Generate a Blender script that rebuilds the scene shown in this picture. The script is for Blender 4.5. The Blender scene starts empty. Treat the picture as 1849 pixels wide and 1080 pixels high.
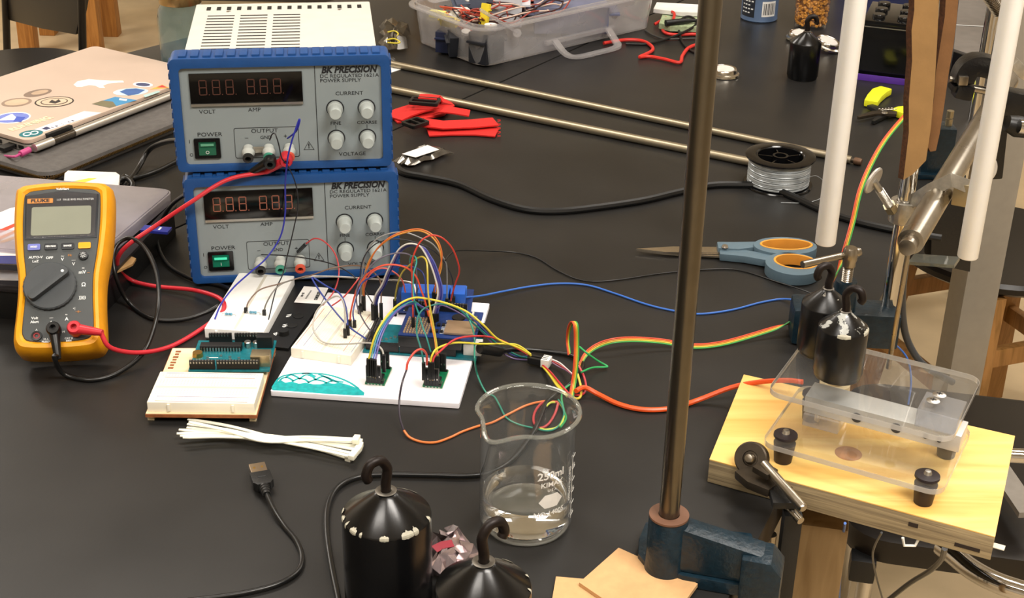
import bpy, bmesh, math, random
from mathutils import Vector as V, Matrix as M
random.seed(7)
PI = math.pi
R = math.radians
SC = bpy.context.scene
COL = SC.collection

# ------------------------------------------------------------------ camera
FPX, CXP, CYP, CAMH = 2600.0, 924.5, 540.0, 0.63      # heights are measured from the bench top (z = 0)
_th, _ro = R(27), R(1.1)
_f = V((0, math.cos(_th), -math.sin(_th)))
_r0 = V((1, 0, 0)); _u0 = _r0.cross(_f)
_r = _r0 * math.cos(_ro) + _u0 * math.sin(_ro)
_u = -_r0 * math.sin(_ro) + _u0 * math.cos(_ro)
CAMP = V((0, 0, CAMH))
cam = bpy.data.cameras.new('camera'); camo = bpy.data.objects.new('camera', cam); COL.objects.link(camo)
camo.matrix_world = M(((_r.x, _u.x, -_f.x, 0), (_r.y, _u.y, -_f.y, 0), (_r.z, _u.z, -_f.z, CAMH), (0, 0, 0, 1)))
cam.sensor_width = 36.0; cam.lens = FPX / 1849.0 * 36.0; cam.clip_start = 0.02; cam.clip_end = 60
SC.camera = camo

def ray(x, y): return _f * FPX + _r * (x - CXP) - _u * (y - CYP)
def P(x, y, z=0.0):                     # measured point of the photograph at height z
    d = ray(x, y); return CAMP + d * ((z - CAMH) / d.z)
def PY(x, y, Y):                        # measured point at depth Y
    d = ray(x, y); return CAMP + d * (Y / d.y)

# ------------------------------------------------------------------ light, world, exposure
SC.view_settings.view_transform = 'Standard'; SC.view_settings.look = 'None'
SC.view_settings.gamma = 1.0; SC.view_settings.use_curve_mapping = False
SC.view_settings.exposure = -0.07
W = bpy.data.worlds.new('world'); SC.world = W; W.use_nodes = True
W.node_tree.nodes['Background'].inputs[0].default_value = (1.0, 0.93, 0.84, 1)
W.node_tree.nodes['Background'].inputs[1].default_value = 0.25
LIGHTS = []
CEIL = 1.88
for (lx, ly, pw, sx, sy) in ((-0.75, -0.55, 40, 1.15, .55), (0.85, 0.10, 66, 1.15, .55), (-0.9, 1.75, 26, 1.15, .55), (1.1, 2.0, 26, 1.15, .55),
                     (-2.75, 3.9, 70, 1.15, .55), (2.75, 3.6, 34, 1.15, .55)):
    L = bpy.data.lights.new('ceiling_lamp_light', 'AREA'); L.shape = 'RECTANGLE'; L.size = sx; L.size_y = sy
    L.energy = pw; L.color = (1.0, 0.945, 0.875)
    lo = bpy.data.objects.new('ceiling_lamp_light', L); lo.location = (lx, ly, CEIL - .025); COL.objects.link(lo)
    LIGHTS.append((lx, ly, sx, sy))
SC.cycles.max_bounces = 10; SC.cycles.transmission_bounces = 10; SC.cycles.transparent_max_bounces = 16
SC.cycles.caustics_refractive = True; SC.cycles.caustics_reflective = False
SC.cycles.sample_clamp_indirect = 4.0
SC.cycles.use_denoising = True

# ------------------------------------------------------------------ materials
def rgb(h):
    h = h.lstrip('#'); c = [int(h[i:i + 2], 16) / 255 for i in (0, 2, 4)]
    return tuple((x / 12.92 if x <= .04045 else ((x + .055) / 1.055) ** 2.4) for x in c)
_mats = {}
def mat(name, col, rough=.5, metal=0.0, var=.08, scale=60, bump=0.0, bscale=300, trans=0.0, ior=1.45, coat=0.0, emit=0.0, alpha=1.0, sss=0.0, spec=.5, rvar=0.0, ecol=None):
    if name in _mats: return _mats[name]
    m = bpy.data.materials.new(name); m.use_nodes = True; nt = m.node_tree; N = nt.nodes; Lk = nt.links
    b = N['Principled BSDF']; c = rgb(col) if isinstance(col, str) else col
    tc = N.new('ShaderNodeTexCoord'); no = N.new('ShaderNodeTexNoise'); no.inputs['Scale'].default_value = scale; no.inputs['Detail'].default_value = 5
    Lk.new(tc.outputs['Object'], no.inputs['Vector'])
    cr = N.new('ShaderNodeValToRGB'); cr.color_ramp.elements[0].position = .3; cr.color_ramp.elements[1].position = .7
    cr.color_ramp.elements[0].color = tuple(max(0, x * (1 - var)) for x in c) + (1,)
    cr.color_ramp.elements[1].color = tuple(min(1, x * (1 + var)) for x in c) + (1,)
    Lk.new(no.outputs['Fac'], cr.inputs['Fac']); Lk.new(cr.outputs['Color'], b.inputs['Base Color'])
    b.inputs['Roughness'].default_value = rough; b.inputs['Metallic'].default_value = metal
    b.inputs['Transmission Weight'].default_value = trans; b.inputs['IOR'].default_value = ior
    b.inputs['Coat Weight'].default_value = coat; b.inputs['Alpha'].default_value = alpha
    b.inputs['Specular IOR Level'].default_value = spec
    if rvar:
        mr = N.new('ShaderNodeMapRange'); mr.inputs['To Min'].default_value = max(0, rough - rvar); mr.inputs['To Max'].default_value = min(1, rough + rvar)
        n3 = N.new('ShaderNodeTexNoise'); n3.inputs['Scale'].default_value = scale * .35; n3.inputs['Detail'].default_value = 6
        Lk.new(tc.outputs['Object'], n3.inputs['Vector']); Lk.new(n3.outputs['Fac'], mr.inputs['Value']); Lk.new(mr.outputs[0], b.inputs['Roughness'])
    if sss:
        b.inputs['Subsurface Weight'].default_value = sss; b.inputs['Subsurface Radius'].default_value = (.01, .009, .007); b.inputs['Subsurface Scale'].default_value = .5
    if emit:
        b.inputs['Emission Color'].default_value = (rgb(ecol) if ecol else c) + (1,); b.inputs['Emission Strength'].default_value = emit
    if bump:
        n2 = N.new('ShaderNodeTexNoise'); n2.inputs['Scale'].default_value = bscale; n2.inputs['Detail'].default_value = 4
        bp = N.new('ShaderNodeBump'); bp.inputs['Strength'].default_value = bump; bp.inputs['Distance'].default_value = .001
        Lk.new(tc.outputs['Object'], n2.inputs['Vector']); Lk.new(n2.outputs['Fac'], bp.inputs['Height']); Lk.new(bp.outputs['Normal'], b.inputs['Normal'])
    _mats[name] = m; return m
def wood(name, c1, c2, scale=6, rough=.5, stretch=(1, 14, 14), rot=0.0, coat=0.0):
    if name in _mats: return _mats[name]
    m = mat(name, c1, rough, coat=coat, bump=.15, bscale=120); nt = m.node_tree; N = nt.nodes; Lk = nt.links; b = N['Principled BSDF']
    tc = N.new('ShaderNodeTexCoord'); mp = N.new('ShaderNodeMapping'); mp.inputs['Scale'].default_value = stretch; mp.inputs['Rotation'].default_value = (0, 0, rot)
    no = N.new('ShaderNodeTexNoise'); no.inputs['Scale'].default_value = scale; no.inputs['Detail'].default_value = 8; no.inputs['Distortion'].default_value = 1.2
    Lk.new(tc.outputs['Object'], mp.inputs['Vector']); Lk.new(mp.outputs['Vector'], no.inputs['Vector'])
    cr = N.new('ShaderNodeValToRGB'); cr.color_ramp.elements[0].position = .32; cr.color_ramp.elements[1].position = .62
    cr.color_ramp.elements[0].color = rgb(c2) + (1,); cr.color_ramp.elements[1].color = rgb(c1) + (1,)
    Lk.new(no.outputs['Fac'], cr.inputs['Fac']); Lk.new(cr.outputs['Color'], b.inputs['Base Color'])
    return m
def chipped(name, c1, c2, thr=.6, scale=60, rough=.35, zlo=None, zhi=None, thr2=None):
    """paint c1 with chips showing c2; chips gather above local height zlo when given"""
    if name in _mats: return _mats[name]
    m = mat(name, c1, rough, bump=.1, bscale=200); nt = m.node_tree; N = nt.nodes; Lk = nt.links; b = N['Principled BSDF']
    tc = N.new('ShaderNodeTexCoord'); no = N.new('ShaderNodeTexNoise'); no.inputs['Scale'].default_value = scale; no.inputs['Detail'].default_value = 6; no.inputs['Roughness'].default_value = .65
    Lk.new(tc.outputs['Object'], no.inputs['Vector']); src = no.outputs['Fac']
    if zlo is not None:
        sp = N.new('ShaderNodeSeparateXYZ'); Lk.new(tc.outputs['Object'], sp.inputs[0])
        mr = N.new('ShaderNodeMapRange'); mr.inputs['From Min'].default_value = zlo; mr.inputs['From Max'].default_value = zhi
        mr.inputs['To Min'].default_value = -.2; mr.inputs['To Max'].default_value = .1
        Lk.new(sp.outputs['Z'], mr.inputs['Value']); ad = N.new('ShaderNodeMath'); ad.operation = 'ADD'
        Lk.new(src, ad.inputs[0]); Lk.new(mr.outputs[0], ad.inputs[1]); src = ad.outputs[0]
    cr = N.new('ShaderNodeValToRGB'); cr.color_ramp.elements[0].position = thr; cr.color_ramp.elements[1].position = thr + .015
    cr.color_ramp.elements[0].color = rgb(c1) + (1,); cr.color_ramp.elements[1].color = rgb(c2) + (1,)
    Lk.new(src, cr.inputs['Fac']); Lk.new(cr.outputs['Color'], b.inputs['Base Color']); return m

def thin(name, tint='#ffffff', fog=0.0, fogcol='#eeeaf0', rough=.03, ior=1.45, fogvar=.25, fscale=25):
    """thin clear plastic or glass sheet: mostly see-through, fresnel gloss, optional milky body"""
    if name in _mats: return _mats[name]
    m = bpy.data.materials.new(name); m.use_nodes = True; nt = m.node_tree; N = nt.nodes; Lk = nt.links
    N.remove(N['Principled BSDF']); out = [n for n in N if n.type == 'OUTPUT_MATERIAL'][0]
    tr = N.new('ShaderNodeBsdfTransparent'); tr.inputs[0].default_value = rgb(tint) + (1,)
    gl = N.new('ShaderNodeBsdfGlossy'); gl.inputs['Roughness'].default_value = rough
    lw = N.new('ShaderNodeLayerWeight'); pw = N.new('ShaderNodeMath'); pw.operation = 'POWER'; pw.inputs[1].default_value = 4.0; Lk.new(lw.outputs['Facing'], pw.inputs[0])
    lw.inputs['Blend'].default_value = .5
    fr = N.new('ShaderNodeMapRange'); fr.inputs['To Min'].default_value = ((ior - 1) / (ior + 1)) ** 2; fr.inputs['To Max'].default_value = 1.0; Lk.new(pw.outputs[0], fr.inputs['Value'])
    tc = N.new('ShaderNodeTexCoord'); no = N.new('ShaderNodeTexNoise'); no.inputs['Scale'].default_value = fscale; Lk.new(tc.outputs['Object'], no.inputs['Vector'])
    df = N.new('ShaderNodeBsdfDiffuse'); df.inputs[0].default_value = rgb(fogcol) + (1,); tl = N.new('ShaderNodeBsdfTranslucent'); tl.inputs[0].default_value = rgb(fogcol) + (1,)
    bd = N.new('ShaderNodeMixShader'); bd.inputs[0].default_value = .45; Lk.new(df.outputs[0], bd.inputs[1]); Lk.new(tl.outputs[0], bd.inputs[2])
    mr = N.new('ShaderNodeMapRange'); mr.inputs['To Min'].default_value = fog * (1 - fogvar); mr.inputs['To Max'].default_value = fog * (1 + fogvar); Lk.new(no.outputs['Fac'], mr.inputs['Value'])
    m1 = N.new('ShaderNodeMixShader'); Lk.new(mr.outputs[0], m1.inputs[0]); Lk.new(tr.outputs[0], m1.inputs[1]); Lk.new(bd.outputs[0], m1.inputs[2])
    m2 = N.new('ShaderNodeMixShader'); Lk.new(fr.outputs[0], m2.inputs[0]); Lk.new(m1.outputs[0], m2.inputs[1]); Lk.new(gl.outputs[0], m2.inputs[2]); Lk.new(m2.outputs[0], out.inputs[0])
    _mats[name] = m; return m

# ------------------------------------------------------------------ meshes
def catmull(p, sub=6, closed=False):
    p = [V(q) for q in p]; n = len(p)
    if n < 3: return p
    out = []
    rng = n if closed else n - 1
    for i in range(rng):
        a = p[(i - 1) % n] if (closed or i > 0) else p[0] * 2 - p[1]
        b = p[i]; c = p[(i + 1) % n]
        d = p[(i + 2) % n] if (closed or i + 2 < n) else c * 2 - b
        for k in range(sub):
            t = k / sub
            out.append(.5 * ((2 * b) + (c - a) * t + (2 * a - 5 * b + 4 * c - d) * t * t + (3 * b - a - 3 * c + d) * t ** 3))
    if not closed: out.append(p[-1])
    return out
def frame_mat(o, x, z=None, y=None):
    """matrix with origin o, x axis x and, as near as possible, z axis z"""
    x = V(x).normalized(); z = V(z or (0, 0, 1)); y = z.cross(x).normalized(); z = x.cross(y)
    return M(((x.x, y.x, z.x, o[0]), (x.y, y.y, z.y, o[1]), (x.z, y.z, z.z, o[2]), (0, 0, 0, 1)))
_WM = {}
class MB:
    def __init__(s, T=None): s.v = []; s.f = []; s.mi = []; s.T = T or M.Identity(4); s.cur = 0
    def add(s, vs, fs):
        o = len(s.v); s.v += [s.T @ V(q) for q in vs]; s.f += [tuple(i + o for i in f) for f in fs]; s.mi += [s.cur] * len(fs); return s
    def box(s, c, d, rz=0.0, T=None):
        c = V(c); h = V(d) / 2; rot = M.Rotation(rz, 3, 'Z')
        vs = [c + rot @ V((sx * h.x, sy * h.y, sz * h.z)) for sz in (-1, 1) for sx, sy in ((-1, -1), (1, -1), (1, 1), (-1, 1))]
        if T: vs = [T @ q for q in vs]
        return s.add(vs, [(3, 2, 1, 0), (4, 5, 6, 7), (0, 1, 5, 4), (1, 2, 6, 5), (2, 3, 7, 6), (3, 0, 4, 7)])
    def prism(s, poly, z0, z1, T=None):
        n = len(poly); vs = [V((x, y, z0)) for x, y in poly] + [V((x, y, z1)) for x, y in poly]
        if T: vs = [T @ q for q in vs]
        return s.add(vs, [tuple(range(n - 1, -1, -1)), tuple(range(n, 2 * n))] + [(i, (i + 1) % n, n + (i + 1) % n, n + i) for i in range(n)])
    def lathe(s, prof, n=32, c=(0, 0, 0), axis=None, a0=0.0, fn=None):
        """prof: (r, z) pairs; r == 0 closes the end"""
        A = M.Identity(3)
        if axis is not None: A = V((0, 0, 1)).rotation_difference(V(axis).normalized()).to_matrix()
        c = V(c); vs = []; idx = []
        for (r, z) in prof:
            if r < 1e-9: idx.append([len(vs)]); vs.append(c + A @ V((0, 0, z)))
            else:
                idx.append(list(range(len(vs), len(vs) + n)))
                for k in range(n):
                    a = a0 + 2 * PI * k / n; q = V((r * math.cos(a), r * math.sin(a), z))
                    if fn: q = fn(q, a, r, z)
                    vs.append(c + A @ q)
        fs = []
        for i in range(len(prof) - 1):
            a, b = idx[i], idx[i + 1]
            if len(a) == 1 and len(b) == 1: continue
            for k in range(n):
                k2 = (k + 1) % n
                if len(a) == 1: fs.append((a[0], b[k2], b[k]))
                elif len(b) == 1: fs.append((a[k], a[k2], b[0]))
                else: fs.append((a[k], a[k2], b[k2], b[k]))
        return s.add(vs, fs)
    def cyl(s, p0, p1, r0, r1=None, n=20):
        p0 = V(p0); p1 = V(p1); r1 = r0 if r1 is None else r1; h = (p1 - p0).length
        return s.lathe([(0, 0), (r0, 0), (r1, h), (0, h)], n, p0, p1 - p0)
    def tube(s, pts, r, n=8, closed=False, flat=1.0):
        pts = [V(q) for q in pts]; m = len(pts); vs = []; fs = []
        t = (pts[1] - pts[0]).normalized(); nn = V((0, 0, 1)) if abs(t.z) < .9 else V((1, 0, 0)); nn = (nn - t * nn.dot(t)).normalized()
        for i in range(m):
            t2 = (pts[(i + 1) % m] - pts[i - 1]) if (closed or 0 < i < m - 1) else (pts[1] - pts[0] if i == 0 else pts[-1] - pts[-2])
            if t2.length < 1e-9: t2 = t
            t2.normalize(); nn = (nn - t2 * nn.dot(t2)); nn = nn.normalized() if nn.length > 1e-6 else t2.orthogonal().normalized()
            bb = t2.cross(nn); t = t2; rr = r[i] if isinstance(r, (list, tuple)) else r
            for k in range(n):
                a = 2 * PI * k / n; vs.append(pts[i] + (nn * math.cos(a) * flat + bb * math.sin(a)) * rr)
        for i in range(m if closed else m - 1):
            j = (i + 1) % m
            for k in range(n): fs.append((i * n + k, i * n + (k + 1) % n, j * n + (k + 1) % n, j * n + k))
        if not closed: fs += [tuple(range(n - 1, -1, -1)), tuple((m - 1) * n + k for k in range(n))]
        return s.add(vs, fs)
    def strip(s, pts, w, t, side=None, n=None):
        """flat band along pts: width w across direction side, thickness t"""
        pts = [V(q) for q in pts]; m = len(pts); vs = []; fs = []
        for i in range(m):
            tg = (pts[min(i + 1, m - 1)] - pts[max(i - 1, 0)]).normalized()
            sd = side[i] if isinstance(side, list) else (side or V((0, 0, 1)).cross(tg))
            sd = V(sd); sd = (sd - tg * sd.dot(tg)).normalized(); nn = tg.cross(sd); ww = w[i] if isinstance(w, (list, tuple)) else w
            vs += [pts[i] + sd * a * ww / 2 + nn * b * t / 2 for a, b in ((-1, -1), (1, -1), (1, 1), (-1, 1))]
        for i in range(m - 1):
            for k in range(4): fs.append((i * 4 + k, i * 4 + (k + 1) % 4, i * 4 + 4 + (k + 1) % 4, i * 4 + 4 + k))
        fs += [(3, 2, 1, 0), tuple((m - 1) * 4 + k for k in range(4))]
        return s.add(vs, fs)
    def text(s, txt, size, T, ext=.0001, shear=0, align='CENTER', bold=0, sx=1.0, sp=1.0):
        """lettering as thin raised geometry, laid in the xy plane of T"""
        cu = bpy.data.curves.new('t', 'FONT'); cu.body = txt; cu.size = size; cu.extrude = ext; cu.shear = shear; cu.offset = bold
        cu.align_x = align; cu.align_y = 'CENTER'; cu.resolution_u = 2; cu.space_character = sp
        ob = bpy.data.objects.new('t', cu); me = bpy.data.meshes.new_from_object(ob)
        vs = [T @ V((v.co.x * sx, v.co.y, v.co.z)) for v in me.vertices]; fs = [tuple(p.vertices) for p in me.polygons]
        s.add(vs, fs); bpy.data.objects.remove(ob); bpy.data.curves.remove(cu); bpy.data.meshes.remove(me); return s
    def build(s, name, m, parent=None, bevel=0, seg=2, smooth=True, ang=38, world=False, label=None, origin=None):
        me = bpy.data.meshes.new(name)
        if world and parent is not None: inv = _WM[parent.name].inverted()
        elif parent is None and origin is None and s.v:
            zs = min(q.z for q in s.v); cx = sum(q.x for q in s.v) / len(s.v); cy = sum(q.y for q in s.v) / len(s.v); origin = V((cx, cy, zs)); inv = M.Translation(-origin)
        elif origin is not None and parent is None: inv = M.Translation(-V(origin))
        else: inv = M.Identity(4)
        me.from_pydata([inv @ q for q in s.v], [], s.f)
        ms = m if isinstance(m, (list, tuple)) else [m]
        for x in ms: me.materials.append(x)
        if len(ms) > 1: me.polygons.foreach_set('material_index', s.mi)
        bm = bmesh.new(); bm.from_mesh(me)
        bmesh.ops.recalc_face_normals(bm, faces=bm.faces)
        if bevel:
            es = [e for e in bm.edges if len(e.link_faces) == 2 and e.calc_face_angle(0) > R(32)]
            bmesh.ops.bevel(bm, geom=es, offset=bevel, segments=seg, profile=.7, affect='EDGES', clamp_overlap=True)
        bm.to_mesh(me); bm.free()
        if smooth: me.shade_smooth(); me.set_sharp_from_angle(angle=R(ang))
        o = bpy.data.objects.new(name, me); COL.objects.link(o)
        if parent is not None: o.parent = parent; _WM[o.name] = _WM[parent.name].copy()
        else:
            o.location = origin if origin is not None else (0, 0, 0); _WM[o.name] = M.Translation(origin) if origin is not None else M.Identity(4)
        if label: o['label'] = label
        return o
def tag(o, label, cat, group=None, kind=None):
    o['label'] = label; o['category'] = cat
    if group: o['group'] = group
    if kind: o['kind'] = kind
    return o
def thing(name, label, cat, T=None, group=None, kind=None):
    o = bpy.data.objects.new(name, None); COL.objects.link(o); o.empty_display_size = .02
    T = T if T is not None else M.Identity(4)
    if isinstance(T, (V, tuple)): T = M.Translation(V(T))
    o.matrix_world = T; _WM[o.name] = T.copy(); return tag(o, label, cat, group, kind)
def at(p, rz=0.0): return M.Translation(V(p)) @ M.Rotation(rz, 4, 'Z')
def rrect(w, h, r, n=5, cx=0.0, cy=0.0):
    out = []
    for (sx, sy, a0) in ((1, 1, 0), (-1, 1, 90), (-1, -1, 180), (1, -1, 270)):
        for k in range(n + 1):
            a = R(a0 + 90 * k / n); out.append((cx + sx * (w / 2 - r) + r * math.cos(a), cy + sy * (h / 2 - r) + r * math.sin(a)))
    return out
def ring_prism(mb, outer, inner, z0, z1, T=None):
    n = len(outer); vs = [V((x, y, z)) for z in (z0, z1) for x, y in outer] + [V((x, y, z)) for z in (z0, z1) for x, y in inner]
    if T: vs = [T @ q for q in vs]
    fs = []
    for i in range(n):
        j = (i + 1) % n
        fs += [(i, j, n + j, n + i), (2 * n + j, 2 * n + i, 3 * n + i, 3 * n + j), (n + i, n + j, 3 * n + j, 3 * n + i), (j, i, 2 * n + i, 2 * n + j)]
    return mb.add(vs, fs)
def ell(a, b, n=24, cx=0, cy=0): return [(cx + a * math.cos(2 * PI * k / n), cy + b * math.sin(2 * PI * k / n)) for k in range(n)]
def wpts(px, sub=5): return catmull([P(*q) for q in px], sub)
def copy_tree(o, T=None, label=None):
    c = o.copy(); COL.objects.link(c); kids = [x for x in list(COL.objects) if x.parent == o]
    for k in kids:
        d = k.copy(); COL.objects.link(d); d.parent = c
        for g in [x for x in list(COL.objects) if x.parent == k]:
            e = g.copy(); COL.objects.link(e); e.parent = d
    if T is not None: c.matrix_world = T
    if label: c['label'] = label
    return c
XZ = M.Rotation(R(90), 4, 'X')          # xy plane stood up: x right, y up, facing -y
def up(x, y, z): return M.Translation(V((x, y, z))) @ XZ

# common materials
BLACKP = mat('black_plastic', '#141414', .42, bump=.15, bscale=600)
BLACKG = mat('black_gloss', '#0c0c0d', .15)
WHITEP = mat('white_plastic', '#e4e2da', .45)
STEEL = mat('steel', '#a39b8e', .28, 1.0, rvar=.08)
CHROME = mat('chrome', '#cfcdca', .09, 1.0, var=.03)
SILV = mat('silver_metal', '#c9c6c0', .3, 1.0)
INK = mat('black_ink', '#17181c', .6)
WINK = mat('white_ink', '#dcdedd', .6)
GOLD = mat('gold_contacts', '#c9a45a', .3, 1.0)
# ------------------------------------------------------------------ the room
FLOORZ = -0.92
def struct(o): o['kind'] = 'structure'; return o
floor_m = mat('vinyl_floor', '#c2ac88', .45, var=.10, scale=9, bump=.05, bscale=60, rvar=.1)
wall_m = mat('wall_paint', '#cfc9bd', .85, var=.03, scale=8)
struct(MB().box((0, 1.6, FLOORZ - .02), (7.6, 8.0, .04)).build('floor', floor_m))
struct(MB().box((0, 1.6, CEIL + .02), (7.6, 8.0, .04)).build('ceiling', mat('ceiling_tile', '#e4dfd4', .9, var=.04, scale=20)))
struct(MB().box((0, 5.62, .48), (7.6, .04, 2.8)).build('wall_back', wall_m))
struct(MB().box((0, -2.42, .48), (7.6, .04, 2.8)).build('wall_front', wall_m))
struct(MB().box((-3.82, 1.6, .48), (.04, 8.0, 2.8)).build('wall_left', wall_m))
struct(MB().box((3.82, 1.6, .48), (.04, 8.0, 2.8)).build('wall_right', wall_m))
struct(MB().box((0, 5.59, FLOORZ + .05), (7.6, .016, .10)).build('baseboard_back', mat('baseboard', '#3a3530', .5)))
for (lx, ly, sx, sy), where in zip(LIGHTS, ('behind the camera to the left', 'over the right end of the bench', 'over the laptop side of the bench', 'over the far right end of the bench', 'at the far left of the room', 'at the far right of the room')):
    t = thing('ceiling_lamp', 'recessed ceiling light panel ' + where, 'lamp', (lx, ly, CEIL), group='ceiling light panels')
    mb = MB(); ring_prism(mb, rrect(sx + .05, sy + .05, .01), rrect(sx, sy, .01), -.02, -.0005); mb.build('frame', WHITEP, t)
    MB().box((0, 0, -.005), (sx, sy, .008)).build('diffuser', mat('lamp_diffuser', '#fff2dd', .6, emit=1.2), t)

# two black bench tops meeting in a narrow joint
def xr(y): return .1755 + (y - .8408) * .445
def xs(y): return -.1521 + (y - 1.694) * .667
def xl(y): return -.6894 + (y - 1.8381) * .871
bench_m = mat('bench_resin', '#222120', .36, var=.22, scale=10, bump=.04, bscale=350, rvar=.06, spec=.36)
metal_leg = mat('bench_leg_paint', '#7d7a74', .5)
def bench(name, label, poly, legs):
    t = thing(name, label, 'table', (poly[0][0], poly[0][1], FLOORZ)); Wm = _WM[t.name]
    MB().prism(poly, -.03, 0).build('tabletop', bench_m, t, bevel=.0025, world=True)
    c = V((sum(p[0] for p in poly) / len(poly), sum(p[1] for p in poly) / len(poly)))
    ins = [(p[0] + (c.x - p[0]) * .08, p[1] + (c.y - p[1]) * .08) for p in poly]
    mb = MB(); n = len(ins); ring_prism(mb, ins, [(p[0] + (c.x - p[0]) * .03, p[1] + (c.y - p[1]) * .03) for p in ins], -.10, -.0305)
    mb.build('apron', BLACKP, t, world=True)
    for (x, y) in legs: MB().box((x, y, (FLOORZ - .0305) / 2), (.05, .05, -FLOORZ - .032)).build('leg', metal_leg, t, bevel=.003, world=True)
Y0, Y1, G = .25, 3.3, .0012
bench('lab_bench', 'large black resin lab bench top carrying the circuit boards and beaker', [(xs(Y0) + G, Y0), (xr(Y0), Y0), (xr(Y1), Y1), (xs(Y1) + G, Y1)],
      [(xs(.45) + .12, .45), (xr(.45) - .13, .45), (xr(3.1) - .1, 3.1), (xs(3.1) + .06, 3.1)])
bench('lab_bench', 'black resin lab bench top behind, under the laptop and glass jar', [(xl(Y0), Y0), (xs(Y0) - G, Y0), (xs(Y1) - G, Y1), (xl(Y1), Y1)],
      [(xl(.45) + .12, .45), (xs(.45) - .12, .45), (xs(3.1) - .08, 3.1), (xl(3.1) + .1, 3.1)])

# grey post standing on the floor beyond the right edge
pb = P(1674, 985, FLOORZ)
t = thing('support_post', 'tall square grey painted post standing on the floor at right', 'post', at((pb.x, pb.y, FLOORZ), .12))
MB().box((0, 0, 1.39), (.060, .060, 2.78)).build('shaft', mat('post_paint', '#9d968a', .6, var=.04), t, bevel=.008)
MB().box((0, 0, .05), (.07, .07, .10)).build('foot_plate', mat('post_base', '#4b463f', .6), t, bevel=.004)

# stools and chairs around the bench
def stool(name, label, p, rz, seat_z, legs_m, seat_m, r=.17, square=False, back=None, splay=.04, lw=.042, group=None, cat='stool'):
    t = thing(name, label, cat, at((p[0], p[1], FLOORZ), rz), group)
    h = seat_z - FLOORZ
    MB().lathe([(0, h - .03), (r * .9, h - .03), (r, h - .018), (r, h - .008), (r * .97, h - .001), (r * .5, h - .006), (0, h - .008)], 40).build('seat', seat_m, t)
    d = r * .72
    for sx in (-1, 1):
        for sy in (-1, 1):
            mb = MB(); a = V((sx * (d + splay), sy * (d + splay), 0)); b = V((sx * d * .9, sy * d * .9, h - .03)); hw = lw / 2
            vs = [q + V((i * hw, j * hw, 0)) for q in (a, b) for i, j in ((-1, -1), (1, -1), (1, 1), (-1, 1))]
            mb.add(vs, [(3, 2, 1, 0), (4, 5, 6, 7), (0, 1, 5, 4), (1, 2, 6, 5), (2, 3, 7, 6), (3, 0, 4, 7)]).build('leg', legs_m, t, bevel=.003)
    for (zz, k) in ((.22, 0), (.30, 1)):
        e = d + splay * (1 - zz / h)
        for s_ in (-1, 1):
            if k: MB().box((0, s_ * e, zz), (2 * e, .018, .035)).build('stretcher', legs_m, t, bevel=.002)
            else: MB().box((s_ * e, 0, zz), (.018, 2 * e, .035)).build('stretcher', legs_m, t, bevel=.002)
    if back:
        for a in (-1, 1):
            q = V((a * r * .85, r * .55, 0)); MB().tube([q + V((0, 0, h - .05)), q + V((0, .02, h + .12)), q + V((0, .05, h + .42))], .016, 10).build('back_post', seat_m, t)
        pts = [V((r * 1.0 * math.cos(R(g)), -.03 + r * .9 * math.sin(R(g)) + .02, h + .27)) for g in range(20, 161, 10)]
        mb = MB(); vs = []; fs = []
        for i, q in enumerate(pts):
            o = V((q.x, q.y, 0)).normalized() * .012; dip = .03 * math.cos((i - 7) / 7 * PI / 2)
            vs += [q + V((0, 0, -.09 - dip)), q + o + V((0, 0, -.09 - dip)), q + o + V((0, 0, .12)), q + V((0, 0, .12))]
        for i in range(len(pts) - 1): fs += [(i * 4 + k, i * 4 + (k + 1) % 4, i * 4 + 4 + (k + 1) % 4, i * 4 + 4 + k) for k in range(4)]
        fs += [(3, 2, 1, 0), tuple(len(vs) - 4 + k for k in range(4))]
        mb.add(vs, fs).build('backrest', seat_m, t)
    return t
oak = wood('oak', '#b07a3d', '#8f5c28', 5, .45, (14, 14, 1.2))
darkw = wood('chestnut', '#a87a45', '#86602f', 5, .5, (14, 14, 1.2))
seatb = mat('black_seat', '#17120e', .35, var=.1, scale=20)
p = P(52, 128, -.33); st = stool('chair', 'black seated chair with black backrest and wooden legs at the top left', (p.x - .02, p.y, 0), R(8), -.33, oak, seatb, r=.17, splay=.02, cat='chair')
q = [PY(14, 36, 3.25), PY(75, 52, 3.12), PY(137, 63, 3.0), PY(150, -10, 3.0), PY(150, -60, 3.0), PY(70, -70, 3.12), PY(4, -70, 3.25)]; n = len(q); dv = V((.01, .02, 0))
MB().add(q + [a + dv for a in q], [tuple(range(n)), tuple(range(2 * n - 1, n - 1, -1))] + [(i, (i + 1) % n, n + (i + 1) % n, n + i) for i in range(n)]).build('backrest', seatb, st, world=True, bevel=.003)
for (xa, xb, yy) in ((146, 150, 3.0), (8, 14, 3.25)):
    a = PY(xa, -60, yy); b = PY(xb, 125, yy); MB().tube([a, b, V((b.x, b.y, b.z - .12))], .009, 10).build('back_post', seatb, st, world=True)
p = P(182, 100, FLOORZ); stool('stool', 'oak stool whose square leg shows between the chair and the jar', (p.x - .137, p.y + .13, 0), 0, -.2, oak, seatb, r=.16, lw=.055, splay=.0)
p = P(1835, 505, -.47); stool('stool', 'black round topped stool with brown wooden legs beyond the right edge', (p.x + .02, p.y + .16, 0), R(20), -.47, darkw, seatb, r=.19, lw=.06, splay=.03)
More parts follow.
